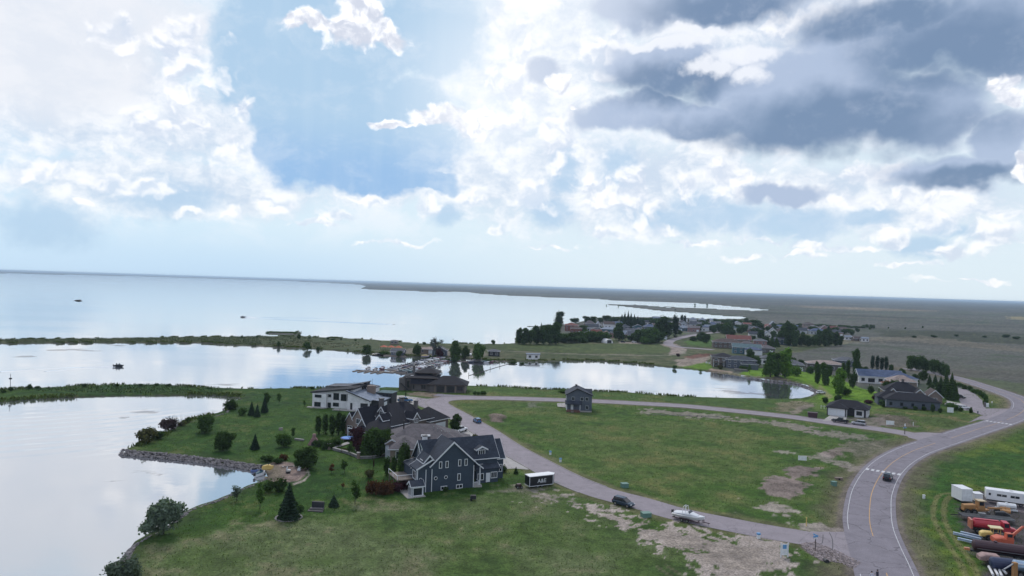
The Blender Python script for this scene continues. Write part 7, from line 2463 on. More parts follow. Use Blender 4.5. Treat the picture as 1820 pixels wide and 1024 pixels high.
post_thing('culvert', 'black culvert opening under the stone apron at the junction corner', 'culvert', 1470, 1000, [('pipe', MB().tube((0, 0, .1), (0, .8, .1), .38, n=12), M_DTRIM), ('rim', MB().tube((0, -.06, .1), (0, -.005, .1), .42, n=12), M_DTRIM)], 0)
post_thing('fire_hydrant', 'small dark hydrant at the mouth of the parking lane', 'hydrant', 1738, 735, [('barrel', MB().tube((0, 0, 0), (0, 0, .9), .22, .18, n=8), P_NAVY), ('bonnet', MB().tube((0, 0, .902), (0, 0, 1.15), .24, .05, n=8), P_NAVY)], 0)
post_thing('compressor', 'dark box on wheels alone on the near field', 'machine', 841, 889, [('body', MB().box(-.6, .6, -.35, .35, .3, .95), M_DTRIM), ('lid', MB().box(-.5, .5, -.3, .3, .952, 1.1), M_DTRIM), ('wheel', MB().tube((-.4, -.45, .25), (-.4, .45, .25), .25), M_TYRE)], 0)
post_thing('flagpole', 'thin flagpole on the grass by the modern house drive', 'flagpole', 721, 708, [('pole', MB().tube((0, 0, -.3), (0, 0, 8), .09, .05), M_DTRIM), ('ball', MB().tube((0, 0, 8.002), (0, 0, 8.15), .1, .04), M_STEEL)], 0)
post_thing('waste_container', 'dark red waste container at the roadside left of the white bungalow', 'container', 1444, 742, [('bin', MB().add([(-1.4, -1, -.1), (1.4, -1, -.1), (1.4, 1, -.1), (-1.4, 1, -.1), (-1.7, -1.1, 1.9), (1.7, -1.1, 1.9), (1.7, 1.1, 1.9), (-1.7, 1.1, 1.9)], [(0, 3, 2, 1), (4, 5, 6, 7), (0, 1, 5, 4), (1, 2, 6, 5), (2, 3, 7, 6), (3, 0, 4, 7)]), P_MAROON), ('rib', MB().box(-1.6, 1.6, -1.2, -1.11, 1.6, 1.75), P_MAROON)], -20)
post_thing('navigation_mark', 'slender navigation mark rising from the nearer reed spit', 'navigation mark', 18, 694, [('mast', MB().tube((0, 0, -1), (0, 0, 6.0), .12, .07), M_DTRIM), ('topmark', MB().box(-.35, .35, -.35, .35, 4.4, 4.9), M_DTRIM), ('light', MB().tube((0, 0, 6.002), (0, 0, 6.5), .12), M_SIGNW)], 0)
post_thing('survey_stake', 'white stake in the dry verge beside the road', 'stake', 1437, 742, [('post', MB().box(-.06, .06, -.06, .06, -.2, 1.3), P_WHITE), ('cap', MB().box(-.08, .08, -.08, .08, 1.3, 1.4), P_WHITE)], 0)

# dark stone bench by the great spruce
post_thing('stone_bench', 'dark stone bench with high planter back right of the great spruce', 'bench', 564, 905,
           [('seat', MB().box(-1.3, 1.3, -.8, .1, -.1, .45), MS['stone']), ('backrest', MB().box(-1.2, 1.2, .12, .6, -.1, 1.5), MS['dark']), ('step', MB().box(-1.5, 1.5, -1.3, -.82, -.1, .2), MS['stone'])], -5)
# ring of edging stones round the great spruce: one counted stone each
p = gp(513, 919)
ringt = thing('stone_edging', 'pale stones laid in a ring round the foot of the great spruce', 'edging', (p.x, p.y, p.z), 0)
bm = bmesh.new()
bmesh.ops.create_icosphere(bm, subdivisions=1, radius=.24)
for v in bm.verts:
    v.co.z *= .6
    v.co += Vector((math.sin(v.co.y * 30), math.cos(v.co.x * 20), 0)) * .02
st_me = bpy.data.meshes.new('stone')
bm.to_mesh(st_me)
bm.free()
M_STONE = mat('pale_stone', (0.27, 0.25, 0.25), 0.9, vary=.3, scale=1)
st_me.materials.append(M_STONE)
for k in range(34):
    a = k / 34 * 2 * math.pi
    o = bpy.data.objects.new('stone', st_me)
    C.objects.link(o)
    o.parent = ringt
    o.location = (2.35 * math.cos(a), 2.2 * math.sin(a), .08)
    o.rotation_euler = (0, 0, a * 7)


# ---- rocks: rip-rap, nobody could count it
def rocks(name, P, size, seed, m, label):
    rng = random.Random(seed)
    base = bmesh.new()
    bmesh.ops.create_icosphere(base, subdivisions=1, radius=1)
    bv = [v.co.copy() for v in base.verts]
    bf = [[v.index for v in f.verts] for f in base.faces]
    base.free()
    V, F = [], []
    for (x, y, z) in P:
        s = size * rng.uniform(.5, 1.4)
        ax, ay, az = s * rng.uniform(.7, 1.2), s * rng.uniform(.7, 1.2), s * rng.uniform(.45, .8)
        an = rng.uniform(0, 6.28)
        ca, sa = math.cos(an), math.sin(an)
        n = len(V)
        for c in bv:
            j = 1 + rng.uniform(-.18, .18)
            qx, qy = c.x * ax * j, c.y * ay * j
            V.append((x + qx * ca - qy * sa, y + qx * sa + qy * ca, z + c.z * az * j))
        F += [[i + n for i in f] for f in bf]
    me = bpy.data.meshes.new(name)
    me.from_pydata(V, [], F)
    me.materials.append(m)
    o = link_mesh(name, me)
    o['kind'] = 'stuff'
    o['label'] = label
    return o


def along(line, n, spread, z0, z1, seed):
    rng = random.Random(seed)
    L = px_line(line, step=1.0)
    out_ = []
    for _ in range(n):
        i = rng.randrange(len(L) - 1)
        a, b_ = L[i], L[i + 1]
        t_ = (b_ - a) / (np.linalg.norm(b_ - a) + 1e-9)
        d_ = rng.uniform(-1, 1)
        q = a + (b_ - a) * rng.random() + np.array([t_[1], -t_[0]]) * d_ * spread
        out_.append((q[0], q[1], z0 + (z1 - z0) * (1 - abs(d_)) * rng.uniform(.6, 1)))
    return out_


M_ROCK = mat('field_stone', (0.175, 0.16, 0.165), 0.95, vary=.45, scale=.8)
rocks('stone_groyne', along([(219, 801), (240, 803.5), (300, 809), (360, 815.5), (420, 823), (470, 832)], 2000, 1.5, WZ + .05, .5, 1), .27, 1, M_ROCK, 'grey field stones heaped along the groyne between pond and lawn')
rocks('shore_stones', along([(472, 850), (455, 860), (430, 870), (405, 882), (380, 892), (350, 902), (325, 916), (300, 936), (262, 955), (235, 975), (215, 1010), (200, 1060)], 1700, .9, WZ + .05, .1, 2), .24, 2, M_ROCK, 'stones lining the lower pond shore')
rocks('shore_stones', along([(300, 766), (330, 752), (400, 734), (402, 724), (412, 713)], 300, 1.0, WZ + .05, .1, 3), .28, 3, M_ROCK, 'stones lining the upper pond shore')
rocks('bay_stones', along([(1330, 671), (1370, 676), (1410, 680), (1438, 688), (1454, 697), (1440, 705)], 600, 1.2, WZ, .2, 4), .34, 4, M_ROCK, 'pale stones round the head of the bay')
# apron of stones at the junction corner
Pq = []
poly_ap = np.array([[q.x, q.y] for q in pts([(1420, 968), (1446, 963), (1482, 977), (1530, 1000), (1518, 1011), (1490, 1000), (1462, 998), (1440, 985)])])
rng_ = random.Random(8)
mnx, mny = poly_ap.min(0)
mxx, mxy = poly_ap.max(0)
while len(Pq) < 1100:
    x_, y_ = rng_.uniform(mnx, mxx), rng_.uniform(mny, mxy)
    if sdf(np.array([x_]), np.array([y_]), poly_ap)[0] > 0:
        Pq.append((x_, y_, ground_z(x_, y_) + .05))
rocks('stone_apron', Pq, .17, 9, mat('pink_grey_stone', (0.24, 0.20, 0.20), 0.95, vary=.5, scale=1.5), 'apron of broken stones at the lower junction corner')
rocks('rubble', [(a + random.uniform(-3, 3), b_ + random.uniform(-1.2, 1.2), .05) for a, b_, c_ in [tuple(at(x_, 737 + (x_ - 1150) * .03)) for x_ in range(1150, 1290, 1)]], .16, 10, M_ROCK, 'rubble strewn along the dry strip below the loop street')

# ---- the beach
M_BLUEJ = paint_mat('blue_plastic', (0.06, 0.10, 0.25), 0.35)
p = at(457, 838, WZ)
jt = thing('water_scooter', 'blue water scooter moored at the sand beach', 'water scooter', (p.x, p.y, WZ), 10)
part('hull', MB().loft([ring(-1.4, .45, 0, .4), ring(0, .55, -.1, .5), ring(1.2, .3, .1, .6), ring(1.6, .08, .4, .6, .02)]), M_BLUEJ, jt)
part('seat', MB().loft([ring(-1.2, .2, .42, .8, .05), ring(-.1, .2, .5, .9, .05)]), M_DTRIM, jt)
part('handlebar', MB().tube((.25, -.35, 1.0), (.25, .35, 1.0), .04).tube((.5, 0, .5), (.25, 0, 1.0), .06), M_DTRIM, jt)
p = at(462, 846, WZ)
rf = boat('paddle_boat', 'pale blue paddle boat beside the water scooter', (p.x, p.y, WZ), 60, 'white', 'teal', 2.8)
p = gp(476, 836)
boat('kayak', 'yellow kayak lying on the sand beach', (p.x, p.y, 0.2), 0, 'lilac', 'lilac', 2.6)
for o in bpy.data.objects:
    if o.name.startswith('kayak'):
        for c in o.children:
            if c.name.startswith(('hull', 'cover')):
                c.data.materials[0] = P_YEL
post_thing('beach_chairs', 'cluster of pale chairs round the fire pit on the sand', 'chairs', 523, 838,
           [('seat', MB().box(-1.6, -.9, -.3, .3, .1, .45), M_TRIM), ('seat', MB().box(.5, 1.2, .6, 1.2, .1, .45), M_TRIM), ('backrest', MB().box(-1.75, -1.62, -.3, .3, .1, 1.1), M_TRIM), ('backrest', MB().box(.5, 1.2, 1.22, 1.32, .1, 1.1), M_TRIM)], 0)
post_thing('fire_pit', 'dark fire pit on the sand beach', 'fire pit', 512, 840, [('bowl', MB().tube((0, 0, 0), (0, 0, .45), .5, .6, n=10), M_DTRIM), ('rim', MB().tube((0, 0, .452), (0, 0, .5), .64, .64, n=10), M_DTRIM)])
post_thing('canoe_rack', 'stack of pale boards lying on the sand beach', 'boards', 512, 829, [('board', MB().box(-1.5, 1.4, -.3, 0, .05, .15), M_WOOD), ('board', MB().box(-1.3, 1.6, .1, .4, .05, .15), M_TRIM), ('board', MB().box(-1.0, 1.2, -.2, .2, .16, .24), M_WOOD)], 12)

# ---- walled garden of the many-gabled house
M_WALLS = mat('garden_wall_stone', (0.15, 0.145, 0.15), 0.9, vary=.3, scale=1)


def low_wall(name, label, line, h=.6, w=.35, m=None):
    L = [at(*q) for q in line]
    t_ = thing(name, label, 'wall', (L[0].x, L[0].y, 0), 0)
    mb = MB()
    cp = MB()
    for a, b_ in zip(L[:-1], L[1:]):
        d_ = (b_ - a)
        nn = Vector((-d_.y, d_.x, 0)).normalized() * w / 2
        a_, c_ = a - L[0], b_ - L[0]
        mb.add([a_ - nn, c_ - nn, c_ + nn, a_ + nn] + [q + Vector((0, 0, h)) for q in (a_ - nn, c_ - nn, c_ + nn, a_ + nn)], [(0, 3, 2, 1), (4, 5, 6, 7), (0, 1, 5, 4), (1, 2, 6, 5), (2, 3, 7, 6), (3, 0, 4, 7)])
        n2_ = nn * 1.25
        cp.add([q + Vector((0, 0, h + .003)) for q in (a_ - n2_, c_ - n2_, c_ + n2_, a_ + n2_)] + [q + Vector((0, 0, h + .1)) for q in (a_ - n2_, c_ - n2_, c_ + n2_, a_ + n2_)], [(0, 3, 2, 1), (4, 5, 6, 7), (0, 1, 5, 4), (1, 2, 6, 5), (2, 3, 7, 6), (3, 0, 4, 7)])
    part('wall', mb, m or M_WALLS, t_)
    part('coping', cp, m_conc, t_)
    return t_


low_wall('garden_wall', 'low grey garden wall below the trampoline', [(592, 800), (615, 806), (636, 814)])
low_wall('garden_wall', 'pale low garden wall in front of the large dark garden trees', [(640, 816), (662, 815), (685, 811)])
low_wall('garden_wall', 'short pale wall left of the garden fireplace', [(524, 782), (540, 784)], .4)
for k, (x_, y_) in enumerate([(585, 798), (637, 815), (698, 812)]):
    post_thing('gate_pillar', ['stone pillar at the left corner of the garden wall', 'stone pillar between the two garden walls', 'tan stone pillar at the right end of the garden wall'][k], 'pillar', x_, y_, [('shaft', MB().box(-.35, .35, -.35, .35, -.1, 1.5), MS['tan']), ('cap', MB().box(-.45, .45, -.45, .45, 1.502, 1.65), m_conc)])
post_thing('garden_fireplace', 'tapering pinkish stone fireplace at the left of the walled garden', 'fireplace', 558, 790,
           [('hearth', MB().add([(-1.7, -.8, -.1), (1.7, -.8, -.1), (1.7, .8, -.1), (-1.7, .8, -.1), (-.6, -.4, 1.9), (.6, -.4, 1.9), (.6, .5, 1.9), (-.6, .5, 1.9)], [(0, 3, 2, 1), (4, 5, 6, 7), (0, 1, 5, 4), (1, 2, 6, 5), (2, 3, 7, 6), (3, 0, 4, 7)]), MS['pink']), ('chimney', MB().box(-.4, .4, -.3, .4, 1.902, 3.0), MS['pink']), ('opening', MB().box(-.5, .5, -.86, -.55, 0, .8), M_DTRIM)], 0)
p = gp(619, 783)
tp = thing('trampoline', 'round trampoline with bright blue mat in the walled garden', 'trampoline', (p.x, p.y, 0), 0)
part('mat', MB().tube((0, 0, .82), (0, 0, .88), 1.75, n=20), mat('trampoline_blue', (0.09, 0.28, 0.70), .4), tp)
part('pad', MB().tube((0, 0, .74), (0, 0, .815), 2.15, n=20), mat('trampoline_pad', (0.02, 0.07, 0.33), .5), tp)
for k in range(6):
    a = k / 6 * 6.283
    part('leg', MB().tube((2.0 * math.cos(a), 2.0 * math.sin(a), -.1), (2.0 * math.cos(a), 2.0 * math.sin(a), .73), .05, n=5), M_STEEL, tp)
flared('garden_path', [(596, 797.5), (594, 795), (618, 785.5), (622, 789)], m_conc, 0.12)
post_thing('red_planter', 'dark red planter on a pale slab in the walled garden', 'planter', 639, 800, [('box', MB().box(-.7, .7, -.5, .5, .1, .9), P_MAROON), ('slab', MB().box(-1.2, 1.2, -.8, .8, -.1, .098), m_conc)], 15)
post_thing('garden_bollard', 'small pale stone on the upper lawn left of the slim young tree', 'stone', 499, 764, [('block', MB().box(-.5, .5, -.3, .3, -.1, .6), M_STONE), ('cap', MB().box(-.55, .55, -.35, .35, .602, .7), M_STONE)], 30)
for k, (x_, y_) in enumerate([(640, 721), (650, 722), (632, 720)]):
    post_thing('patio_set', ['patio table before the dark door of the modern house', 'patio bench right of the dark door of the modern house', 'patio chairs left of the dark door of the modern house'][k], 'patio furniture', x_, y_, [('table_top', MB().box(-.9, .9, -.5, .5, .7, .78), M_POSTB), ('leg', MB().box(-.7, -.6, -.4, -.3, .05, .7), M_POSTB), ('leg', MB().box(.6, .7, -.4, -.3, .05, .7), M_POSTB), ('bench', MB().box(-1, 1, -1.1, -.8, .35, .45), M_POSTB)], -11)
# beach dock and chairs by the bay
d4 = thing('swimming_dock', 'pale swimming dock at the head of the bay', 'dock', tuple(at(1334, 669.5, WZ)), -18)
part('deck', MB().box(-5, 5, -1, 1, -.05, .35), M_SIGNW, d4)
for k in range(3):
    part('post', MB().tube((-4.5 + 4.5 * k, -1.05, -1), (-4.5 + 4.5 * k, -1.05, .8), .1, n=6), M_STEEL, d4)
for k, (x_, y_) in enumerate([(1256, 646), (1261, 647), (1265, 645)]):
    post_thing('lawn_chair', ['left', 'front', 'right'][k] + ' white lawn chair on the small lawn below the veranda house', 'chair', x_, y_, [('seat', MB().box(-.5, .5, -.5, .5, .3, .45), M_SIGNW), ('backrest', MB().box(-.5, .5, .4, .5, .45, 1.1), M_SIGNW), ('leg', MB().box(-.45, -.35, -.45, .45, -.1, .3), M_SIGNW), ('leg', MB().box(.35, .45, -.45, .45, -.1, .3), M_SIGNW)])['group'] = 'white chairs on the small lawn'
low_wall('terrace_wall', 'pale stone terrace wall at the bay lawn below the dark red trees', [(1305, 659), (1316, 660), (1330, 661)], 1.2, .6)
post_thing('garden_fence', 'short white fence left of the white bungalow', 'fence', 1470, 727, [('rail', MB().box(-2.2, 2.2, -.03, .03, .9, 1.0), M_SIGNW)] + [('post', MB().box(-2.2 + k * 1.1 - .07, -2.2 + k * 1.1 + .07, -.07, .07, -.2, 1.3), M_SIGNW) for k in range(5)], -20)
for k, (x_, y_) in enumerate([(1502, 603), (1532, 606)]):
    p = at(x_, y_)
    simple_house(x_, y_ + 1, 7, 5, 3.0, 4.2, 0, 'white', 'pale', ['white shed at the far right edge of the village', 'small white shed out on the plain right of the village'][k], 'gx', name='shed')
simple_house(1518, 606, 9, 6, 2.6, 4.2, 0, 'brown', 'brown', 'brown barn between the two white sheds on the plain', 'gx', name='barn')

# ---- bird over the lake
d_ = ray(139, 535)
bp_ = Vector((0, 0, CAM_H)) + d_ * 84
bd = thing('flying_bird', 'dark gull-like bird gliding low over the lake at the left', 'bird', tuple(bp_), 15)
part('body', MB().loft([[(x, r_ * math.cos(a), r_ * math.sin(a)) for a in [k * math.pi / 4 for k in range(8)]] for x, r_ in ((-.32, .02), (-.2, .07), (0, .10), (.2, .08), (.3, .05), (.4, .015))]), M_DTRIM, bd)
for s in (-1, 1):
    part('wing', MB().add([(.12, s * .06, .04), (-.12, s * .06, .03), (-.10, s * .42, .12), (.10, s * .42, .13), (-.12, s * .88, .06), (.02, s * .90, .06), (.12, s * .06, .01), (-.12, s * .06, .01), (-.10, s * .42, .10), (.10, s * .42, .10), (-.12, s * .88, .05), (.02, s * .90, .05)],
                          [(0, 3, 2, 1), (3, 5, 4, 2), (6, 7, 8, 9), (9, 8, 10, 11), (0, 6, 9, 3), (3, 9, 11, 5), (1, 2, 8, 7), (2, 4, 10, 8), (4, 5, 11, 10)]), M_DTRIM, bd)
part('tail', MB().add([(-.3, -.03, 0), (-.3, .03, 0), (-.5, .09, 0), (-.5, -.09, 0), (-.3, -.03, -.015), (-.3, .03, -.015), (-.5, .09, -.015), (-.5, -.09, -.015)], [(0, 1, 2, 3), (4, 7, 6, 5), (0, 3, 7, 4), (1, 5, 6, 2), (3, 2, 6, 7)]), M_DTRIM, bd)

# ================================================================== machine yard, lower right
def yard(name, label, cat, px, py, px2=None, py2=None, rz=None):
    p = at(px, py)
    if rz is None:
        rz = heading(p, at(px2, py2))
    return thing(name, label, cat, (p.x, p.y, 0.0), rz)


def tank(t_, x0, x1, y, z, r, m, name='tank'):
    n = 16
    mb = MB().loft([[(x, y + rr * math.cos(k * 2 * math.pi / n), z + rr * math.sin(k * 2 * math.pi / n)) for k in range(n)] for x, rr in ((x0 - .25, r * .55), (x0 - .1, r * .88), (x0, r), (x1, r), (x1 + .1, r * .88), (x1 + .25, r * .55))])
    return part(name, mb, m, t_, smooth=False)


def cab(t_, x0, x1, y0, y1, z0, z1, m):
    c = part('cab', MB().add([(x0, y0, z0), (x1, y0, z0), (x1, y1, z0), (x0, y1, z0), (x0 + .05, y0 + .08, z1), (x1 - .3, y0 + .08, z1), (x1 - .3, y1 - .08, z1), (x0 + .05, y1 - .08, z1)], [(0, 3, 2, 1), (4, 5, 6, 7), (0, 1, 5, 4), (1, 2, 6, 5), (2, 3, 7, 6), (3, 0, 4, 7)]), m, t_)
    part('window', MB().box(x0 + .2, x1 - .35, y0 - .01, y0 + .07, z0 + (z1 - z0) * .5, z1 - .12), M_GLASS, c)
    part('windshield', MB().add([(x1 - .13, y0 + .15, z0 + (z1 - z0) * .5), (x1 - .13, y1 - .15, z0 + (z1 - z0) * .5), (x1 - .24, y1 - .2, z1 - .1), (x1 - .24, y0 + .2, z1 - .1), (x1 - .17, y0 + .15, z0 + (z1 - z0) * .5), (x1 - .17, y1 - .15, z0 + (z1 - z0) * .5), (x1 - .28, y1 - .2, z1 - .1), (x1 - .28, y0 + .2, z1 - .1)], [(0, 1, 2, 3), (7, 6, 5, 4), (0, 3, 7, 4), (1, 5, 6, 2), (3, 2, 6, 7)]), M_GLASS, c)
    return c


# white box trailer
t_ = yard('box_trailer', 'white box trailer seen from its rear at the top left of the machine yard', 'trailer', 1709, 894, 1726, 894.5)
part('box', MB().box(0, 2.4, 0, 3.6, .4, 3.0), P_WHITE, t_)
part('roof_panel', MB().box(-.05, 2.45, -.05, 3.65, 3.003, 3.08), P_WHITE, t_)
part('rear_door', MB().box(.12, 2.28, -.05, -.005, .55, 2.85), M_SIGNW, t_)
for s in (.15, 2.15):
    for y_ in (1.5, 2.4):
        part('wheel', MB().tube((s - .12, y_, .36), (s + .12, y_, .36), .36, n=12), M_TYRE, t_)
t_ = yard('utility_shed', 'small white tool shed right of the white box trailer', 'shed', 1732, 891, 1746, 892)
part('box', MB().box(0, 1.7, 0, 1.8, .1, 1.6), P_WHITE, t_)
part('roof_panel', MB().box(-.08, 1.78, -.08, 1.88, 1.603, 1.75), P_WHITE, t_)
part('skid', MB().box(0, 1.7, .2, .4, -.1, .098).box(0, 1.7, 1.4, 1.6, -.1, .098), M_DTRIM, t_)
# camper
t_ = yard('travel_trailer', 'long white travel trailer with dark windows at the yard back', 'caravan', 1752, 893, 1815, 902)
part('body', MB().box(0, 10.5, 0, 2.4, .75, 3.0), P_WHITE, t_, bevel=.12)
part('chassis', MB().box(.3, 10.2, .15, 2.25, .45, .745), M_DTRIM, t_)
for a, w_ in ((.5, .4), (2.0, .85), (2.95, .85), (4.5, .75), (5.35, .75), (8.1, .45)):
    part('window', MB().box(a, a + w_, -.04, -.003, 1.75, 2.25), M_GLASS, t_)
part('door', MB().box(6.6, 7.2, -.05, -.003, .85, 2.7), M_SIGNW, t_)
part('roof_vent', MB().box(4.4, 5.0, 1.0, 1.5, 3.002, 3.2), P_WHITE, t_)
wheels(t_, (5.4, 6.4), 0, .36)
for o in list(t_.children):
    if o.name.startswith('wheel'):
        o.location.y = .35
# white fuel trailer
t_ = yard('water_tank', 'low white tank with pale skirts in front of the travel trailer', 'tank', 1773, 905, 1800, 908)
part('tank_body', MB().loft([ring(0, .6, .5, 1.5, .3), ring(3.3, .6, .5, 1.5, .3)]), P_WHITE, t_)
part('skid', MB().box(-.3, 3.5, -.7, -.5, .1, .4).box(-.3, 3.5, .5, .7, .1, .4), M_SIGNW, t_)
part('hatch', MB().tube((1.6, 0, 1.5), (1.6, 0, 1.65), .25), M_SIGNW, t_)
# ochre grader
t_ = yard('motor_grader', 'ochre motor grader with pale cab roof in the yard', 'grader', 1710, 912, 1750, 914)
part('chassis', MB().box(0, 5.2, -.5, .5, .7, 1.1), P_OCHRE, t_)
part('engine', MB().loft([ring(.1, .6, 1.1, 1.9, .1), ring(2.4, .65, 1.1, 2.05, .1)]), P_OCHRE, t_)
cab(t_, 2.9, 4.3, -.7, .7, 1.1, 2.8, P_OCHRE)
part('cab_roof', MB().box(2.8, 4.4, -.8, .8, 2.803, 2.95), paint_mat('cream_paint', (0.50, 0.38, 0.22)), t_)
part('blade', MB().add([(4.6, -1.6, .2), (4.8, -1.6, .2), (5.6, 1.6, .2), (5.4, 1.6, .2), (4.5, -1.6, .9), (4.7, -1.6, .9), (5.5, 1.6, .9), (5.3, 1.6, .9)], [(0, 3, 2, 1), (4, 5, 6, 7), (0, 1, 5, 4), (1, 2, 6, 5), (2, 3, 7, 6), (3, 0, 4, 7)]), M_STEEL, t_)
part('frame_beam', MB().box(5.2, 8.0, -.15, .15, 1.2, 1.5), P_OCHRE, t_)
wheels(t_, (.6, 1.9), .95, .6, .4)
wheels(t_, (7.6,), .95, .6, .35)
# low ochre loader further right
t_ = yard('skid_loader', 'small ochre loader bucket standing right of the grader', 'loader', 1778, 910, 1790, 912)
part('bucket', MB().prism([(0, 0), (1.2, .1), (1.3, .9), (.9, .5), (.1, .4)], 'x', 0, 1.8), P_OCHRE, t_)
part('arm', MB().tube((.9, 1.0, .6), (.9, 2.6, 1.0), .14, n=6), P_OCHRE, t_)
# flat trailer, dark
t_ = yard('flatbed_trailer', 'long dark flatbed trailer in front of the grader', 'trailer', 1706, 921, 1788, 929)
part('deck', MB().box(0, 9.5, -1.1, 1.1, .75, .95), M_DTRIM, t_)
part('side_rail', MB().box(0, 9.5, -1.18, -1.103, .72, 1.0), M_STEEL, t_)
part('drawbar', MB().tube((-.02, 0, .7), (-1.8, 0, .6), .1, n=6), M_DTRIM, t_)
wheels(t_, (5.6, 6.6), .95, .45, .3)
part('winch', MB().box(3.4, 4.6, -.4, .4, .953, 1.5), M_STEEL, t_)
t_ = yard('wheel_stack', 'black machine with yellow wheel hubs behind the red tank truck', 'machine', 1768, 921, 1790, 924)
part('body', MB().loft([ring(0, .5, .6, 1.4, .1), ring(1.6, .55, .6, 1.6, .1), ring(2.6, .4, .6, 1.1, .1)]), M_DTRIM, t_)
for x_ in (.3, 1.3, 2.3):
    w_ = part('wheel', MB().tube((x_, -.9, .45), (x_, -.6, .45), .45, n=12), M_TYRE, t_)
    part('rim', MB().tube((x_, -.93, .45), (x_, -.903, .45), .2, n=8), P_YEL, w_)
# red tank truck
t_ = yard('tank_truck', 'bright red tank truck in the middle of the yard', 'truck', 1722, 944, 1780, 951)
part('chassis', MB().box(.2, 7.2, -.45, .45, .6, .85), M_DTRIM, t_)
tank(t_, .7, 5.0, 0, 1.75, .85, P_RED)
part('tank_rail', MB().box(.8, 4.9, -.35, .35, 2.58, 2.68), P_RED, t_)
part('rear_frame', MB().box(.0, .38, -.95, .95, .8, 2.5), paint_mat('faded_red', (0.45, 0.14, 0.10)), t_)
cab(t_, 5.4, 6.7, -1.0, 1.0, .9, 2.6, P_RED)
part('hood', MB().loft([ring(6.72, .75, .8, 1.7, .15), ring(7.7, .65, .8, 1.45, .15)]), P_RED, t_)
wheels(t_, (1.2, 2.3, 6.9), .9, .5, .32)
# pale yellow tractor
t_ = yard('road_roller', 'pale yellow tractor with canopy in front of the red tank truck', 'tractor', 1741, 959, 1768, 962)
part('hood', MB().loft([ring(0, .55, .75, 1.5, .15), ring(.5, .65, .75, 1.75, .15), ring(1.9, .65, .75, 1.75, .15)]), P_YEL, t_)
part('platform', MB().box(1.9, 3.4, -.6, .6, .8, 1.0), P_YEL, t_)
for x_ in (2.0, 3.2):
    for s in (-.55, .55):
        part('post', MB().box(x_ - .04, x_ + .04, s - .04, s + .04, 1.0, 2.5), P_YEL, t_)
part('canopy', MB().box(1.5, 3.6, -.8, .8, 2.502, 2.7), paint_mat('cream_yellow', (0.62, 0.52, 0.28)), t_, bevel=.03)
part('seat', MB().box(2.5, 3.0, -.25, .25, 1.0, 1.6), M_DTRIM, t_)
wheels(t_, (1.3,), .85, .65, .4)
wheels(t_, (3.6,), .8, .5, .3)
# orange excavator
t_ = yard('excavator', 'orange-red excavator with its arm raised to the right', 'excavator', 1783, 972, 1806, 974)
for s in (-.95, .95):
    part('track', MB().loft([[(x, s + dy, z) for x, z in ((-1.5, .1), (1.5, .1), (1.8, .4), (1.5, .75), (-1.5, .75), (-1.8, .4))] for dy in (-.25, .25)]), M_DTRIM, t_)
part('upper_body', MB().loft([ring(-1.8, .9, .9, 1.7, .2), ring(-.8, 1.15, .9, 2.0, .2), ring(1.2, 1.1, .9, 1.6, .15)]), P_ORANGE, t_)
cab(t_, .0, 1.3, -1.1, -.1, 1.5, 2.8, P_ORANGE)
part('boom', MB().tube((1.0, .4, 1.4), (3.4, .5, 3.8), .28, .24, n=6).tube((3.4, .5, 3.8), (6.0, .5, 3.6), .22, .16, n=6), P_ORANGE, t_)
part('stick', MB().tube((6.0, .5, 3.6), (6.8, .5, 1.4), .16, .12, n=6), P_ORANGE, t_)
part('bucket', MB().prism([(6.3, .6), (7.2, .5), (7.3, 1.4), (6.7, 1.5)], 'y', .1, .9), M_STEEL, t_)
# beams
M_BEAM = mat('pale_blue_steel', (0.42, 0.50, 0.62), .4, .3)
for k, (x0_, y0_, x1_, y1_, lb) in enumerate([(1694, 950, 1744, 962, 'longest pale steel beam lying on the grass at the yard edge'), (1707, 949, 1746, 958, 'second pale steel beam next to the longest'), (1702, 960, 1728, 966, 'short pale steel beam poking out by the maroon tanker')]):
    a, b_ = at(x0_, y0_), at(x1_, y1_)
    t_ = thing('steel_beam', lb, 'beam', (a.x, a.y, 0.1), heading(a, b_))
    ll = (b_ - a).length
    part('flange', MB().box(0, ll, -.22, .22, 0, .06), M_BEAM, t_)
    part('flange', MB().box(0, ll, -.22, .22, .36, .42), M_BEAM, t_)
    part('web', MB().box(0, ll, -.04, .04, .063, .357), M_BEAM, t_)
# maroon tanker trailer
t_ = yard('tanker_trailer', 'long dark maroon tanker trailer across the yard', 'trailer', 1728, 985, 1806, 996)
tank(t_, .2, 8.6, 0, 1.75, .95, P_MAROON)
part('walkway', MB().box(.5, 8.2, -.95, -.75, 1.35, 1.45), M_STEEL, t_)
part('chassis', MB().box(-.4, 8.8, -.4, .4, .6, .85), M_DTRIM, t_)
part('lamp_box', MB().box(-1.3, -.45, -.4, .1, .7, 1.1), paint_mat('orange_lamp_box', (0.50, 0.20, 0.10)), t_)
wheels(t_, (6.6, 7.8), .85, .5, .35)
part('hatch', MB().tube((3.4, 0, 2.68), (3.4, 0, 2.85), .3), P_MAROON, t_)
# weathered dump body
t_ = yard('old_truck', 'pinkish weathered truck body with round wheel arch near the bottom', 'truck', 1738, 1000, 1766, 1003)
part('body', MB().loft([ring(0, .8, .7, 1.3, .1), ring(.8, .9, .6, 1.75, .15), ring(3.0, .9, .6, 1.65, .15)]), mat('weathered_pink_paint', (0.30, 0.20, 0.19), .8, vary=.3), t_)
part('fender', MB().loft([ring(1.0, .98, .5, .9, .1), ring(2.1, .98, .5, .9, .1)]), P_MAROON, t_)
wheels(t_, (1.6,), .92, .45, .3)
part('long_bed', MB().box(3.02, 10.5, -.9, .9, .9, 1.1), M_DTRIM, t_)
part('bed_rail', MB().box(3.02, 10.5, -.98, -.903, .88, 1.18), M_STEEL, t_)
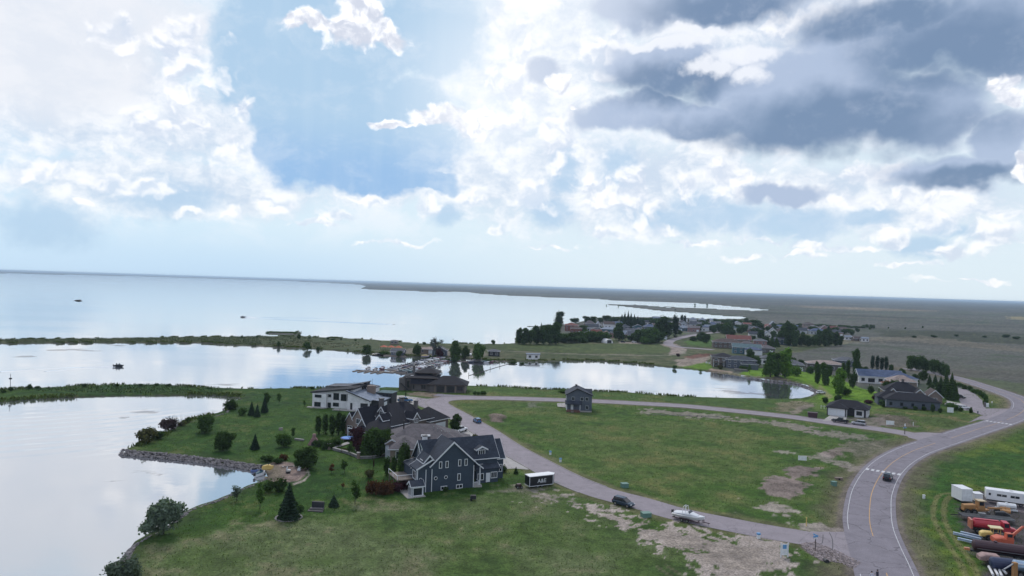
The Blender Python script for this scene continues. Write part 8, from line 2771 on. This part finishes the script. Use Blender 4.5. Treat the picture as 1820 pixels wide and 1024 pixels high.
# navy tank
t_ = yard('storage_tank', 'dark navy cylindrical tank lying near the bottom of the yard', 'tank', 1762, 1012, 1797, 1016)
tank(t_, 0, 3.6, 0, 1.15, .95, P_NAVY)
part('saddle', MB().box(.5, .9, -.8, .8, -.1, .4), M_DTRIM, t_)
part('saddle', MB().box(2.7, 3.1, -.8, .8, -.1, .4), M_DTRIM, t_)
# silver tanker at the frame edge
t_ = yard('fuel_truck', 'silver-blue tank truck cut by the right edge at the bottom', 'truck', 1797, 1022, 1830, 1026)
tank(t_, .4, 6.5, 0, 1.7, .85, mat('silver_blue_tank', (0.30, 0.40, 0.52), .3, .5))
part('chassis', MB().box(0, 7.5, -.4, .4, .6, .82), M_DTRIM, t_)
part('side_rail', MB().box(.4, 6.5, -.95, -.85, 2.2, 2.3), M_TRIM, t_)
wheels(t_, (1.0, 2.1, 6.8), .85, .5, .32)
t_ = yard('auger', 'orange-brown auger arm standing before the silver tank truck', 'machine', 1803, 1028, 1815, 1028)
part('column', MB().box(-.3, .3, -.3, .3, -.1, 2.6), P_OCHRE, t_)
part('arm', MB().tube((-.2, 0, 2.4), (-2.2, -.4, 1.6), .12, n=6), M_STEEL, t_)
for k, (x0_, y0_, x1_, y1_) in enumerate([(1758, 1010, 1765, 1024), (1766, 1011, 1774, 1025), (1775, 1014, 1781, 1027), (1778, 1012, 1788, 1022)]):
    a, b_ = at(x0_, y0_), at(x1_, y1_)
    t_ = thing('white_pipe', ['left of the white pipes lying at the bottom of the yard', 'second white pipe from the left at the bottom of the yard', 'third white pipe at the bottom of the yard', 'white pipe lying crosswise at the bottom of the yard'][k], 'pipe', (a.x, a.y, .2 + .03 * k), heading(a, b_))
    part('tube', MB().tube((0, 0, 0), ((b_ - a).length, 0, 0), .2, n=10), P_WHITE, t_)
    part('collar', MB().tube((-.15, 0, 0), (-.003, 0, 0), .25, n=10), P_WHITE, t_)


# ================================================================== two walkers at the bottom edge
def person(label, px, py, rz, shirt, trousers, hair, stride=1):
    p = at(px, py)
    t_ = thing('person', label, 'person', (p.x, p.y, 0.05), rz)
    s = stride * .16
    pt = [(0, 0, .95), (0, 0, 1.15), (0, 0, 1.38), (0, 0, 1.50), (.02, 0, 1.58), (.03, 0, 1.70),
          (0, -.19, 1.40), (-.10 * stride, -.24, 1.14), (.02, -.25, .90), (.05, -.25, .82), (0, .19, 1.40), (.10 * stride, .24, 1.14), (.26 * stride, .25, .95), (.30 * stride, .25, .88),
          (0, -.10, .90), (s, -.10, .50), (s * .9, -.10, .09), (s + .14, -.10, .05), (0, .10, .90), (-s * .6, .10, .50), (-s * 1.6, .10, .10), (-s * 1.6 + .14, .10, .05)]
    ed = [(0, 1), (1, 2), (2, 3), (3, 4), (4, 5), (2, 6), (6, 7), (7, 8), (8, 9), (2, 10), (10, 11), (11, 12), (12, 13), (0, 14), (14, 15), (15, 16), (16, 17), (0, 18), (18, 19), (19, 20), (20, 21)]
    rad = [.15, .14, .16, .07, .085, .10, .065, .05, .035, .03, .065, .05, .035, .03, .10, .068, .045, .04, .10, .068, .045, .04]
    me = bpy.data.meshes.new('body')
    me.from_pydata(pt, ed, [])
    o = bpy.data.objects.new('body', me)
    C.objects.link(o)
    o.parent = t_
    sk = o.modifiers.new('skin', 'SKIN')
    for i, v in enumerate(me.skin_vertices[0].data):
        v.radius = (rad[i], rad[i])
        v.use_root = (i == 0)
    o.modifiers.new('sub', 'SUBSURF').levels = 1
    m = bpy.data.materials.new('clothes_' + hair[0])
    m.use_nodes = True
    t = NT(m.node_tree)
    b = t.n['Principled BSDF']
    tc = t.node('ShaderNodeTexCoord')
    sp = t.node('ShaderNodeSeparateXYZ')
    t.l.new(tc.outputs['Object'], sp.inputs[0])
    c = t.mix(t.step(sp.outputs[2], .93, .94), trousers, shirt)
    c = t.mix(t.step(sp.outputs[2], 1.49, 1.50), c, (0.42, 0.27, 0.20))
    t.l.new(c, b.inputs['Base Color'])
    me.materials.append(m)
    part('hair', MB().loft([[(.02 + r_ * math.cos(a), r_ * math.sin(a), z) for a in [k * math.pi / 5 for k in range(10)]] for z, r_ in ((1.64, .108), (1.70, .122), (1.76, .112), (1.81, .05))]), mat('hair_' + hair[0], hair[1], .8, vary=.1), t_)
    return t_


person('walker in a pale shirt at the bottom edge of the main road', 1549, 1036, 100, (0.55, 0.55, 0.62), (0.03, 0.035, 0.05), ('dark', (0.02, 0.015, 0.015)), 1)
person('walker in dark clothes at the bottom edge of the main road', 1559, 1033, 100, (0.03, 0.03, 0.055), (0.02, 0.02, 0.03), ('black', (0.015, 0.012, 0.012)), -1)

# ------------------------------------------------------------------ air over the plain
me = bpy.data.meshes.new('haze')
bm = bmesh.new()
bmesh.ops.create_cube(bm, size=1.0)
x0, x1, y0, y1, z0, z1 = -95000, 95000, -3500, 46000, -4.5, 49.0
for v in bm.verts:
    v.co = Vector((x0 if v.co.x < 0 else x1, y0 if v.co.y < 0 else y1, z0 if v.co.z < 0 else z1))
bm.to_mesh(me)
bm.free()
m = bpy.data.materials.new('haze')
m.use_nodes = True
t = NT(m.node_tree)
t.n.clear()
out = t.node('ShaderNodeOutputMaterial')
pv_ = t.node('ShaderNodeVolumePrincipled')
pv_.inputs['Color'].default_value = (0.62, 0.80, 1.0, 1)
pv_.inputs['Density'].default_value = 7.5e-5
pv_.inputs['Anisotropy'].default_value = 0.3
t.l.new(pv_.outputs[0], out.inputs['Volume'])

hz = link_mesh('haze', me, m)
hz['kind'] = 'stuff'
